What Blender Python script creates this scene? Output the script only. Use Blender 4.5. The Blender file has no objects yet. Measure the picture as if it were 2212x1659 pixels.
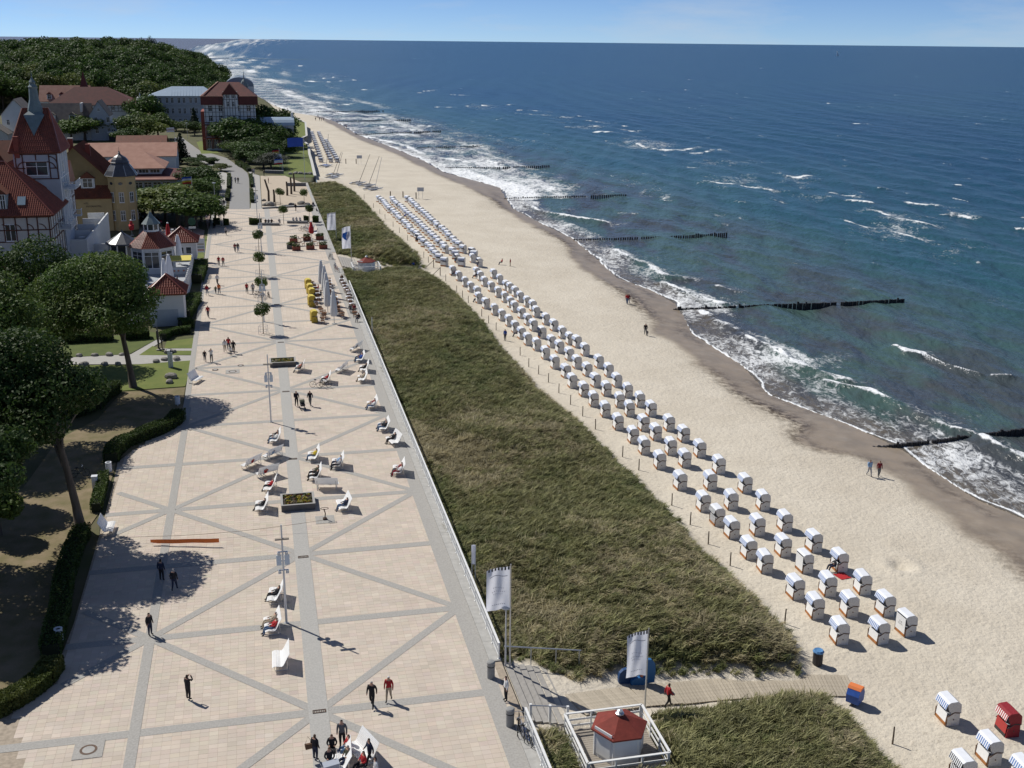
import bpy, bmesh, math, random
import numpy as np
from mathutils import Vector, Matrix
random.seed(7); rng = np.random.default_rng(7)
sc = bpy.context.scene
COL = sc.collection
# ---------------------------------------------------------------- camera
F, CX, CY = 2396.0, 1106.0, 829.5
PITCH = math.atan((829.5 - 88) / F); ROLL = math.radians(0.6); CAMH = 37.0
_f = np.array([0, math.cos(PITCH), -math.sin(PITCH)]); _r0 = np.array([1.0, 0, 0]); _u0 = np.cross(_r0, _f)
_r = math.cos(ROLL) * _r0 + math.sin(ROLL) * _u0; _u = math.cos(ROLL) * _u0 - math.sin(ROLL) * _r0
cam = bpy.data.cameras.new('camera'); cam.lens = F / 2212 * 36; cam.sensor_width = 36; cam.clip_start = 1; cam.clip_end = 90000
camo = bpy.data.objects.new('camera', cam); COL.objects.link(camo); sc.camera = camo
M = Matrix.Identity(4)
for i in range(3):
    M[i][0], M[i][1], M[i][2] = _r[i], _u[i], -_f[i]
M[2][3] = CAMH
camo.matrix_world = M
# ---------------------------------------------------------------- sky, sun, exposure
SUN_AZ = math.atan2(-0.813, 0.582); SUN_EL = math.radians(47.5)
w = bpy.data.worlds.new('World'); sc.world = w; w.use_nodes = True
nt = w.node_tree; nt.nodes.clear()
out = nt.nodes.new('ShaderNodeOutputWorld'); bg = nt.nodes.new('ShaderNodeBackground')
sky = nt.nodes.new('ShaderNodeTexSky'); sky.sky_type = 'NISHITA'; sky.sun_disc = False
sky.sun_elevation = SUN_EL; sky.sun_rotation = SUN_AZ; sky.air_density = 0.4; sky.dust_density = 0.0; sky.ozone_density = 3.0; sky.altitude = 0
tint = nt.nodes.new('ShaderNodeMixRGB'); tint.blend_type = 'MULTIPLY'; tint.inputs[0].default_value = 1.0; tint.inputs[2].default_value = (0.92, 1.06, 1.27, 1)
# thin high cloud
tc = nt.nodes.new('ShaderNodeTexCoord'); mp = nt.nodes.new('ShaderNodeMapping'); mp.inputs['Scale'].default_value = (5, 5, 26)
nz = nt.nodes.new('ShaderNodeTexNoise'); nz.inputs['Scale'].default_value = 1.1; nz.inputs['Detail'].default_value = 6; nz.inputs['Roughness'].default_value = 0.6
cr = nt.nodes.new('ShaderNodeMapRange'); cr.inputs[1].default_value = 0.47; cr.inputs[2].default_value = 0.75; cr.inputs[4].default_value = 0.5
cl = nt.nodes.new('ShaderNodeMixRGB'); cl.inputs[2].default_value = (7.4, 8.2, 9.2, 1)
L = nt.links.new
L(tc.outputs['Generated'], mp.inputs[0]); L(mp.outputs[0], nz.inputs[0]); L(nz.outputs[0], cr.inputs[0]); L(sky.outputs[0], tint.inputs[1])
L(tint.outputs[0], cl.inputs[1]); L(cr.outputs[0], cl.inputs[0]); L(cl.outputs[0], bg.inputs[0]); bg.inputs[1].default_value = 0.075
L(bg.outputs[0], out.inputs[0])
sun = bpy.data.lights.new('sun', 'SUN'); sun.energy = 4.6; sun.angle = math.radians(0.5); sun.color = (1.0, 0.965, 0.90)
suno = bpy.data.objects.new('sun', sun); COL.objects.link(suno)
_sd = Vector((math.sin(SUN_AZ) * math.cos(SUN_EL), math.cos(SUN_AZ) * math.cos(SUN_EL), math.sin(SUN_EL)))
suno.rotation_euler = _sd.to_track_quat('Z', 'Y').to_euler(); suno.location = (-60, 60, 90)
vs = sc.view_settings; vs.view_transform = 'Standard'; vs.look = 'None'; vs.gamma = 1; vs.exposure = 0.0; vs.use_curve_mapping = False
sc.render.resolution_x = 1024; sc.render.resolution_y = 768
try:
    sc.cycles.max_bounces = 6; sc.cycles.transparent_max_bounces = 8; sc.cycles.caustics_reflective = False; sc.cycles.caustics_refractive = False
except Exception: pass
# ---------------------------------------------------------------- survey helpers: sight lines from the tower meet the ground
def ray(x, y): return _f + _r * ((x - CX) / F) + _u * ((CY - y) / F)
def G(p, z=0.0):
    d = ray(*p); t = (z - CAMH) / d[2]; return np.array([0, 0, CAMH]) + t * d
def T(i, j, x, y): return (553 * i + x / 4, 414.75 * j + y / 4)
_R0 = {1: (0, 223.6, .14706), 2: (122, 155.9, .14706), 3: (298.2, 155.9, .14706), 4: (406.6, 325.3, .14706), 5: (162.6, 447.3, .14706), 6: (609.9, 555.7, .09804), 7: (786.1, 406.6, .12255), 8: (975.9, 555.7, .12255)}
def R(k, x, y): a, b, c = _R0[k]; return (a + x * c, b + y * c)
O = np.array([1.9, 50.6]); E = np.array([-.2238, .9746]); N = np.array([.9746, .2238]); ROT = math.atan2(.2238, .9746)
def W(s, t, z=0.0): p = O + s * E + t * N; return (float(p[0]), float(p[1]), float(z))
def ST(x, y): p = np.array([x, y]) - O; return float(p @ E), float(p @ N)
def GS(p, z=0.0): q = G(p, z); return ST(q[0], q[1])
# ---------------------------------------------------------------- materials
MATS = {}
def mat(name, col, rough=.7, var=.0, scale=3.0, col2=None, bump=0.0, bscale=20.0, spec=.3, metal=0.0, rnd=0.0, attr=None, world=False, detail=4.0, stretch=None, emis=None):
    if name in MATS: return MATS[name]
    m = bpy.data.materials.new(name); m.use_nodes = True; t = m.node_tree; b = t.nodes['Principled BSDF']; l = t.links.new
    b.inputs['Roughness'].default_value = rough; b.inputs['Specular IOR Level'].default_value = spec; b.inputs['Metallic'].default_value = metal
    c = (*col, 1); b.inputs['Base Color'].default_value = c; cur = None
    crd = t.nodes.new('ShaderNodeTexCoord').outputs['Object'] if not world else t.nodes.new('ShaderNodeNewGeometry').outputs['Position']
    if stretch:
        mpn = t.nodes.new('ShaderNodeMapping'); mpn.inputs['Scale'].default_value = stretch; l(crd, mpn.inputs[0]); crd = mpn.outputs[0]
    if var or col2:
        n = t.nodes.new('ShaderNodeTexNoise'); n.inputs['Scale'].default_value = scale; n.inputs['Detail'].default_value = detail; l(crd, n.inputs['Vector'])
        mr = t.nodes.new('ShaderNodeMapRange'); mr.inputs[1].default_value = .33; mr.inputs[2].default_value = .67; l(n.outputs[0], mr.inputs[0])
        mx = t.nodes.new('ShaderNodeMixRGB'); mx.inputs[1].default_value = c
        mx.inputs[2].default_value = (*(col2 if col2 else [x * (1 - var) for x in col]), 1); l(mr.outputs[0], mx.inputs[0]); cur = mx.outputs[0]
    if attr:
        a = t.nodes.new('ShaderNodeAttribute'); a.attribute_name = attr
        mu = t.nodes.new('ShaderNodeMixRGB'); mu.blend_type = 'MULTIPLY'; mu.inputs[0].default_value = 1; mu.inputs[1].default_value = c
        if cur: l(cur, mu.inputs[1])
        l(a.outputs['Color'], mu.inputs[2]); cur = mu.outputs[0]
    if rnd:
        oi = t.nodes.new('ShaderNodeObjectInfo'); mr2 = t.nodes.new('ShaderNodeMapRange'); mr2.inputs[3].default_value = 1 - rnd; mr2.inputs[4].default_value = 1 + rnd
        l(oi.outputs['Random'], mr2.inputs[0]); hs = t.nodes.new('ShaderNodeHueSaturation'); hs.inputs['Color'].default_value = c
        if cur: l(cur, hs.inputs['Color'])
        l(mr2.outputs[0], hs.inputs['Value']); cur = hs.outputs[0]
    if cur: l(cur, b.inputs['Base Color'])
    if bump:
        n2 = t.nodes.new('ShaderNodeTexNoise'); n2.inputs['Scale'].default_value = bscale; n2.inputs['Detail'].default_value = 3; l(crd, n2.inputs['Vector'])
        bp = t.nodes.new('ShaderNodeBump'); bp.inputs['Strength'].default_value = bump; bp.inputs['Distance'].default_value = .05; l(n2.outputs[0], bp.inputs['Height']); l(bp.outputs[0], b.inputs['Normal'])
    if emis: b.inputs['Emission Color'].default_value = (*emis, 1); b.inputs['Emission Strength'].default_value = 1
    MATS[name] = m; return m
def leafmat(name, c1, c2, scale=.6, trans=.35, rnd=.12):
    m = bpy.data.materials.new(name); m.use_nodes = True; t = m.node_tree; l = t.links.new; t.nodes.clear()
    o = t.nodes.new('ShaderNodeOutputMaterial'); d = t.nodes.new('ShaderNodeBsdfPrincipled'); d.inputs['Roughness'].default_value = .6; d.inputs['Specular IOR Level'].default_value = .22
    tr = t.nodes.new('ShaderNodeBsdfTranslucent'); mx = t.nodes.new('ShaderNodeMixShader'); mx.inputs[0].default_value = trans
    tc_ = t.nodes.new('ShaderNodeTexCoord'); n = t.nodes.new('ShaderNodeTexNoise'); n.inputs['Scale'].default_value = scale; n.inputs['Detail'].default_value = 3; l(tc_.outputs['Object'], n.inputs['Vector'])
    mr = t.nodes.new('ShaderNodeMapRange'); mr.inputs[1].default_value = .35; mr.inputs[2].default_value = .65; l(n.outputs[0], mr.inputs[0])
    c = t.nodes.new('ShaderNodeMixRGB'); c.inputs[1].default_value = (*c1, 1); c.inputs[2].default_value = (*c2, 1); l(mr.outputs[0], c.inputs[0])
    oi = t.nodes.new('ShaderNodeObjectInfo'); m2 = t.nodes.new('ShaderNodeMapRange'); m2.inputs[3].default_value = 1 - rnd * 2; m2.inputs[4].default_value = 1 + rnd * 2; l(oi.outputs['Random'], m2.inputs[0])
    hs = t.nodes.new('ShaderNodeHueSaturation'); l(c.outputs[0], hs.inputs['Color']); l(m2.outputs[0], hs.inputs['Value'])
    l(hs.outputs[0], d.inputs['Base Color']); l(hs.outputs[0], tr.inputs['Color']); l(d.outputs[0], mx.inputs[1]); l(tr.outputs[0], mx.inputs[2]); l(mx.outputs[0], o.inputs[0])
    MATS[name] = m; return m
# ---------------------------------------------------------------- mesh helpers
class MB:
    def __init__(s): s.v = []; s.f = []; s.m = []
    def add(s, vs, fs, mi=0):
        b = len(s.v); s.v.extend([tuple(map(float, q)) for q in vs]); s.f.extend([tuple(b + i for i in q) for q in fs]); s.m.extend([mi] * len(fs)); return s
    def box(s, x0, x1, y0, y1, z0, z1, mi=0):
        return s.add([(x0, y0, z0), (x1, y0, z0), (x1, y1, z0), (x0, y1, z0), (x0, y0, z1), (x1, y0, z1), (x1, y1, z1), (x0, y1, z1)],
                     [(0, 3, 2, 1), (4, 5, 6, 7), (0, 1, 5, 4), (1, 2, 6, 5), (2, 3, 7, 6), (3, 0, 4, 7)], mi)
    def cbox(s, cx, cy, z0, sx, sy, sz, a=0.0, mi=0):
        c, n = math.cos(a), math.sin(a); P = []
        for z in (z0, z0 + sz):
            for (u, v) in ((-1, -1), (1, -1), (1, 1), (-1, 1)):
                u *= sx / 2; v *= sy / 2; P.append((cx + u * c - v * n, cy + u * n + v * c, z))
        return s.add(P, [(0, 3, 2, 1), (4, 5, 6, 7), (0, 1, 5, 4), (1, 2, 6, 5), (2, 3, 7, 6), (3, 0, 4, 7)], mi)
    def prism(s, poly, z0, z1, mi=0):
        n = len(poly); return s.add([(x, y, z0) for x, y in poly] + [(x, y, z1) for x, y in poly], [tuple(range(n))[::-1], tuple(range(n, 2 * n))] + [(i, (i + 1) % n, n + (i + 1) % n, n + i) for i in range(n)], mi)
    def yprism(s, poly, y0, y1, mi=0):   # poly in (x,z), extruded along y
        n = len(poly); return s.add([(x, y0, z) for x, z in poly] + [(x, y1, z) for x, z in poly], [tuple(range(n)), tuple(range(n, 2 * n))[::-1]] + [(i, n + i, n + (i + 1) % n, (i + 1) % n) for i in range(n)], mi)
    def bar(s, a, b, w=.05, h=None, mi=0, up=(0, 0, 1)):
        h = h or w; a = Vector(a); b = Vector(b); d = (b - a).normalized(); u = Vector(up)
        if abs(d.dot(u)) > .98: u = Vector((1, 0, 0))
        r = d.cross(u).normalized() * w / 2; q = r.cross(d).normalized() * h / 2
        return s.add([a - r - q, a + r - q, a + r + q, a - r + q, b - r - q, b + r - q, b + r + q, b - r + q], [(0, 1, 2, 3), (7, 6, 5, 4), (0, 4, 5, 1), (1, 5, 6, 2), (2, 6, 7, 3), (3, 7, 4, 0)], mi)
    def tube(s, pts, rad, n=8, mi=0, cap=True):
        pts = [Vector(p) for p in pts]; rad = rad if hasattr(rad, '__len__') else [rad] * len(pts); P = []; Fc = []
        for i, p in enumerate(pts):
            d = (pts[min(i + 1, len(pts) - 1)] - pts[max(i - 1, 0)]).normalized(); u = Vector((0, 0, 1)) if abs(d.z) < .9 else Vector((1, 0, 0))
            a = d.cross(u).normalized(); b = d.cross(a).normalized()
            for k in range(n):
                an = 2 * math.pi * k / n; P.append(p + (a * math.cos(an) + b * math.sin(an)) * rad[i])
        for i in range(len(pts) - 1):
            for k in range(n): Fc.append((i * n + k, i * n + (k + 1) % n, (i + 1) * n + (k + 1) % n, (i + 1) * n + k))
        if cap: Fc.append(tuple(range(n))); Fc.append(tuple(range((len(pts) - 1) * n, len(pts) * n))[::-1])
        return s.add(P, Fc, mi)
    def lathe(s, prof, n=12, cx=0, cy=0, mi=0, a0=0.0):
        P = []; Fc = []
        for r, z in prof:
            for k in range(n): an = a0 + 2 * math.pi * k / n; P.append((cx + r * math.cos(an), cy + r * math.sin(an), z))
        for i in range(len(prof) - 1):
            for k in range(n): Fc.append((i * n + k, i * n + (k + 1) % n, (i + 1) * n + (k + 1) % n, (i + 1) * n + k))
        Fc.append(tuple(range(n))[::-1]); Fc.append(tuple(range((len(prof) - 1) * n, len(prof) * n)))
        return s.add(P, Fc, mi)
    def mesh(s, name, mats, smooth=False):
        me = bpy.data.meshes.new(name); me.from_pydata(s.v, [], s.f)
        for q in (mats if isinstance(mats, (list, tuple)) else [mats]): me.materials.append(q)
        if any(s.m): me.polygons.foreach_set('material_index', s.m)
        if smooth: me.polygons.foreach_set('use_smooth', [True] * len(me.polygons))
        me.update(); return me
    def build(s, name, mats, parent=None, smooth=False, **k): return link(name, s.mesh(name, mats, smooth), parent, **k)
def link(name, me, parent=None, loc=None, rz=None, label=None, cat=None, group=None, kind=None):
    o = bpy.data.objects.new(name, me); COL.objects.link(o)
    if parent is not None: o.parent = parent
    if loc is not None: o.location = loc
    if rz is not None: o.rotation_euler = (0, 0, rz)
    return tag(o, label, cat, group, kind)
def tag(o, label=None, cat=None, group=None, kind=None):
    if label: o['label'] = label
    if cat: o['category'] = cat
    if group: o['group'] = group
    if kind: o['kind'] = kind
    return o
def thing(name, label, cat, loc=(0, 0, 0), rz=0.0, group=None):
    return link(name, None, None, loc, rz, label, cat, group)
KIDS = {}
def copy_tree(o, loc=None, rz=None, label=None, group=None, parent=None, scale=None):
    c = o.copy(); COL.objects.link(c); c.parent = parent
    if loc is not None: c.location = loc
    if rz is not None: c.rotation_euler = (0, 0, rz)
    if scale is not None: c.scale = (scale,) * 3 if not hasattr(scale, '__len__') else scale
    if label: c['label'] = label
    if group: c['group'] = group
    if o.name not in KIDS: KIDS[o.name] = list(o.children)
    for ch in KIDS[o.name]: copy_tree(ch, parent=c)
    return c
def grid_mesh(name, X, Y, Z, mats, attrs=None, smooth=True):
    ny, nx = X.shape; me = bpy.data.meshes.new(name); co = np.stack([X, Y, Z], -1).reshape(-1, 3).astype(np.float32)
    idx = np.arange(ny * nx).reshape(ny, nx); q = np.stack([idx[:-1, :-1], idx[:-1, 1:], idx[1:, 1:], idx[1:, :-1]], -1).reshape(-1, 4)
    me.vertices.add(len(co)); me.vertices.foreach_set('co', co.ravel()); me.loops.add(q.size); me.loops.foreach_set('vertex_index', q.ravel().astype(np.int32))
    me.polygons.add(len(q)); me.polygons.foreach_set('loop_start', np.arange(0, q.size, 4, dtype=np.int32)); me.polygons.foreach_set('loop_total', np.full(len(q), 4, dtype=np.int32))
    if smooth: me.polygons.foreach_set('use_smooth', np.ones(len(q), dtype=bool))
    for m_ in (mats if isinstance(mats, list) else [mats]): me.materials.append(m_)
    for k, a in (attrs or {}).items():
        at = me.attributes.new(k, 'FLOAT', 'POINT'); at.data.foreach_set('value', a.ravel().astype(np.float32))
    me.update(calc_edges=True); me.validate(); return me
ORD = ['first', 'second', 'third', 'fourth', 'fifth', 'sixth', 'seventh', 'eighth', 'ninth', 'tenth', 'eleventh', 'twelfth']
def ordn(i):
    i += 1
    if i <= 12: return ORD[i - 1]
    return f'{i}' + ('th' if 10 <= i % 100 <= 20 else {1: 'st', 2: 'nd', 3: 'rd'}.get(i % 10, 'th'))
def fbm(x, y, seed=0, oct=4):
    r = np.random.default_rng(seed); v = np.zeros_like(x); a = 1.0; fq = 1.0
    for o_ in range(oct):
        for k in range(3):
            th = r.uniform(0, 6.28); ph = r.uniform(0, 6.28); v += a * np.sin((x * math.cos(th) + y * math.sin(th)) * fq + ph + 1.7 * np.sin((y * math.cos(th) - x * math.sin(th)) * fq * .6 + ph * 2))
        a *= .5; fq *= 2.1
    return v / 3
# ================================================================ GROUND, BEACH, SEA
def seg_dist(px, py, pts):
    best = np.full(px.shape, 1e9); side = np.zeros(px.shape)
    for (a, b) in zip(pts[:-1], pts[1:]):
        dx, dy = b[0] - a[0], b[1] - a[1]; l2 = dx * dx + dy * dy + 1e-9
        t = np.clip(((px - a[0]) * dx + (py - a[1]) * dy) / l2, 0, 1); ex = px - a[0] - t * dx; ey = py - a[1] - t * dy
        d = np.hypot(ex, ey); k = d < best; best = np.where(k, d, best); side = np.where(k, np.sign(dx * (py - a[1]) - dy * (px - a[0])), side)
    return best, side
def in_poly(px, py, poly):
    c = np.zeros(px.shape, bool); n = len(poly)
    for i in range(n):
        (x1, y1), (x2, y2) = poly[i], poly[(i + 1) % n]
        c ^= ((y1 > py) != (y2 > py)) & (px < (x2 - x1) * (py - y1) / (y2 - y1 + 1e-12) + x1)
    return c
def sm(a, b, x): t = np.clip((x - a) / (b - a), 0, 1); return t * t * (3 - 2 * t)
SEA = -3.5
_sh = [(2212, 1122), (2109, 1079.5), (2029, 1027), (1941.5, 968), (1831.5, 917), (1734, 881), (1659, 852), (1603, 790), (1551, 757), (1493, 720), (1478, 687), (1456, 655), (1406, 627), (1331, 600), (1286, 557), (1236, 515), (1173, 485), (1106, 450), (1078, 405), (958, 372), (915, 347.5), (843, 317), (770, 290), (728, 265), (693, 252), (625, 242), (540, 205), (470, 170), (425, 125)]
_ss = sorted(GS(p, SEA) for p in _sh)
_ss = [(-60, _ss[0][1] + 6)] + _ss + [(5000, -260)]
_s1 = np.array([p[0] for p in _ss]); _t1 = np.array([p[1] for p in _ss])
def t_sh(s): return np.interp(s, _s1, _t1)
_wr = [(2212, 1237), (2134, 1189), (2046, 1124), (1929, 1039), (1871, 997), (1784, 982), (1741, 964), (1726, 924), (1659, 884), (1556, 825), (1506, 790), (1456, 747), (1416, 710), (1406, 680), (1356, 640), (1291, 600), (1238, 565), (1233, 532), (1213, 515), (1156, 492), (1060, 430), (960, 385), (850, 330)]
_ws = sorted(GS(p, -3.1) for p in _wr); _ws = [(-60, _ws[0][1] + 3)] + _ws + [(420, 30), (5000, -268)]
_s2 = np.array([p[0] for p in _ws]); _t2 = np.array([p[1] for p in _ws])
def t_wr(s): return np.interp(s, _s2, _t2)
dA = [GS(p, -1.3) for p in [(773, 415), (815, 457), (840, 487), (875, 515), (903, 540), (923, 573), (900, 579), (848, 577), (800, 572)]]
DUNE_A = [(153, -3), (253, -3), (262, 3), (262, 9)] + dA + [(150, 2)]
dB = [GS(p, -1.5) for p in [(828, 587), (863, 583.5), (903, 587), (940, 600), (978, 622), (1015, 657), (1053, 697), (1090, 747), (1138, 795), (1176, 839), (1216, 874), (1256, 902), (1293, 939), (1326, 972), (1356, 1004), (1401, 1042), (1426, 1072), (1461, 1102), (1491, 1137), (1526, 1179), (1568, 1217), (1593, 1239), (1650, 1290), (1700, 1340), (1748, 1395), (1755, 1430), (1734, 1456), (1640, 1460), (1540, 1455), (1456, 1456), (1406, 1464), (1343, 1474), (1313, 1489), (1243, 1504)]]
DUNE_B = [(138, -3), (138, 1)] + dB + [(10.6, 1.5), (10.6, -3)]
dC = [GS(p, -1.4) for p in [(1401, 1534), (1481, 1522), (1581, 1509), (1659, 1496), (1734, 1499), (1799, 1507), (1844, 1539), (1884, 1582), (1924, 1627), (1959, 1665)]]
DUNE_C = [(-30, -3), (4.0, -3), (4.2, 1.8), (3.8, 6.5)] + dC + [(-30, 21.5)]
def dune_w(s, t):
    w_ = np.zeros(np.shape(s))
    for P, fall in ((DUNE_A, 5.0), (DUNE_B, 4.2), (DUNE_C, 3.6)):
        ins = in_poly(s, t, P); d, _ = seg_dist(s, t, P + [P[0]]); w_ = np.maximum(w_, np.where(ins, sm(-.6, fall, d), np.where(d < .6, sm(-.6, fall, -d), 0)))
    return w_
HUTS = [(1.3, 4.45), tuple(np.array(GS((793, 588), -.5)) + np.array([1.8, 0]))]
def zland(s, t):
    s = np.asarray(s, float); t = np.asarray(t, float); d = t_sh(s) - t
    zb = np.where(d > 0, SEA + 1.55 * (1 - np.exp(-np.maximum(d, 0) / 11)), np.maximum(SEA + .06 * d, -6.5))
    base = np.maximum(zb, np.where(s < 280, -.16 - .17 * t, -9)) if True else zb
    w_ = dune_w(s, t); top = -.45 + .42 * fbm(s * .22, t * .22, 3, 3) + .35 * sm(2, 7, t) - .25 * sm(9, 18, t)
    z = np.minimum(base + (top - base) * w_, np.where(t < 1.2, -.25, 9))
    for hs0, ht0 in HUTS: z = np.where((np.abs(s - hs0) < 2.9) & (np.abs(t - ht0) < 2.9), np.minimum(z, -1.35), z)
    return z
def GZ(p):     # where a sight line meets the beach or dune surface
    z = -2.0
    for _ in range(8):
        q = G(p, z); s, t = ST(q[0], q[1]); z = float(zland(np.array([s]), np.array([t]))[0])
    q = G(p, z); return (float(q[0]), float(q[1]), z)
def ZW(x, y): s, t = ST(x, y); return float(zland(np.array([s]), np.array([t]))[0])
# --- sand
def sand_material():
    m = bpy.data.materials.new('sand'); m.use_nodes = True; t = m.node_tree; l = t.links.new; b = t.nodes['Principled BSDF']; nd = t.nodes.new
    pos = nd('ShaderNodeNewGeometry').outputs['Position']
    def noise(sc_, det, rough=.55):
        n = nd('ShaderNodeTexNoise'); n.inputs['Scale'].default_value = sc_; n.inputs['Detail'].default_value = det; n.inputs['Roughness'].default_value = rough; l(pos, n.inputs['Vector']); return n.outputs[0]
    def rng_(v, a, b_, c=0., d=1.):
        r = nd('ShaderNodeMapRange'); r.inputs[1].default_value = a; r.inputs[2].default_value = b_; r.inputs[3].default_value = c; r.inputs[4].default_value = d; l(v, r.inputs[0]); return r.outputs[0]
    def att(n): a = nd('ShaderNodeAttribute'); a.attribute_name = n; return a.outputs['Fac']
    def mix(f, c1, c2):
        x = nd('ShaderNodeMixRGB')
        if isinstance(f, float): x.inputs[0].default_value = f
        else: l(f, x.inputs[0])
        for i, c in ((1, c1), (2, c2)):
            if isinstance(c, tuple): x.inputs[i].default_value = (*c, 1)
            else: l(c, x.inputs[i])
        return x.outputs[0]
    def math_(op, a, b_):
        x = nd('ShaderNodeMath'); x.operation = op; x.use_clamp = True
        for i, c in enumerate((a, b_)):
            if isinstance(c, float): x.inputs[i].default_value = c
            else: l(c, x.inputs[i])
        return x.outputs[0]
    sand = mix(rng_(noise(.16, 6), .36, .64), (.545, .485, .39), (.61, .55, .45))
    foot = noise(2.6, 3, .6)
    sand = mix(rng_(foot, .58, .74, 0, .42), sand, (.38, .33, .26))
    sand = mix(rng_(noise(7.5, 2), .64, .74, 0, .55), sand, (.20, .16, .12))
    wet = math_('MULTIPLY', att('wet'), rng_(noise(.5, 4), .2, .5, .8, 1.0))
    sand = mix(wet, sand, mix(rng_(noise(.35, 4), .4, .65), (.31, .25, .185), (.25, .205, .155)))
    wr = math_('MULTIPLY', att('wrack'), rng_(noise(1.1, 6, .75), .42, .56))
    sand = mix(wr, sand, (.060, .042, .026))
    soil = mix(rng_(noise(.45, 5), .35, .65), (.068, .066, .028), (.12, .105, .052))
    sand = mix(rng_(att('dune'), .12, .42), sand, soil)
    l(sand, b.inputs['Base Color']); l(rng_(att('wet'), .3, 1, .85, .42), b.inputs['Roughness']); b.inputs['Specular IOR Level'].default_value = .25
    bp = nd('ShaderNodeBump'); bp.inputs['Distance'].default_value = .16; l(rng_(att('wet'), .2, .8, .75, .08), bp.inputs['Strength'])
    ad = nd('ShaderNodeMath'); ad.operation = 'ADD'; l(foot, ad.inputs[0]); l(noise(.9, 3), ad.inputs[1]); l(ad.outputs[0], bp.inputs['Height']); l(bp.outputs[0], b.inputs['Normal'])
    return m
sg = np.concatenate([np.arange(-22, 260, .75), np.arange(260, 640, 2.5), np.geomspace(640, 2600, 120)])
k_ = np.linspace(0, 1, 190)
S_, K_ = np.meshgrid(sg, k_, indexing='ij')
tl_ = np.where(S_ < 262, -.15, np.where(S_ < 480, 3.0, t_sh(S_) - 46)); tl_ = np.where((S_ >= 480) & (S_ < 560), 3 + (t_sh(S_) - 46 - 3) * (S_ - 480) / 80, tl_)
tr_ = np.where(S_ < 300, 62.0, t_sh(S_) + 14)
T_ = tl_ + (tr_ - tl_) * K_
Z_ = zland(S_, T_); Z_ = Z_ + np.where(Z_ < -1.2, .025 * fbm(S_ * 2.1, T_ * 2.1, 5, 3), 0)
hole = G(T(3, 2, 1150, 1590), -2.4); hs_, ht_ = ST(hole[0], hole[1]); hd = np.hypot(S_ - hs_, T_ - ht_); Z_ += -.55 * np.exp(-(hd / .55) ** 2) + .16 * np.exp(-((hd - 1.35) / .5) ** 2)
DW = dune_w(S_, T_); dsh = t_sh(S_) - T_; dwr = T_ - t_wr(S_) + .8 * fbm(S_ * .35, T_ * .35, 9, 3)
wet = sm(-1.6, .7, dwr); wrk = np.exp(-(dwr / 1.7) ** 2) * (.55 + .45 * np.sin(S_ * .11 + 1)) + .55 * np.exp(-((dwr - 4.2) / 1.1) ** 2) * (np.sin(S_ * .21) > .1)
wrk = np.clip(wrk * np.where(S_ < 260, 1, .55), 0, 1)
PX = O[0] + S_ * E[0] + T_ * N[0]; PY = O[1] + S_ * E[1] + T_ * N[1]
link('beach', grid_mesh('beach', PX, PY, Z_, sand_material(), dict(wet=wet, wrack=wrk, dune=DW)), kind='structure')
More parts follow.
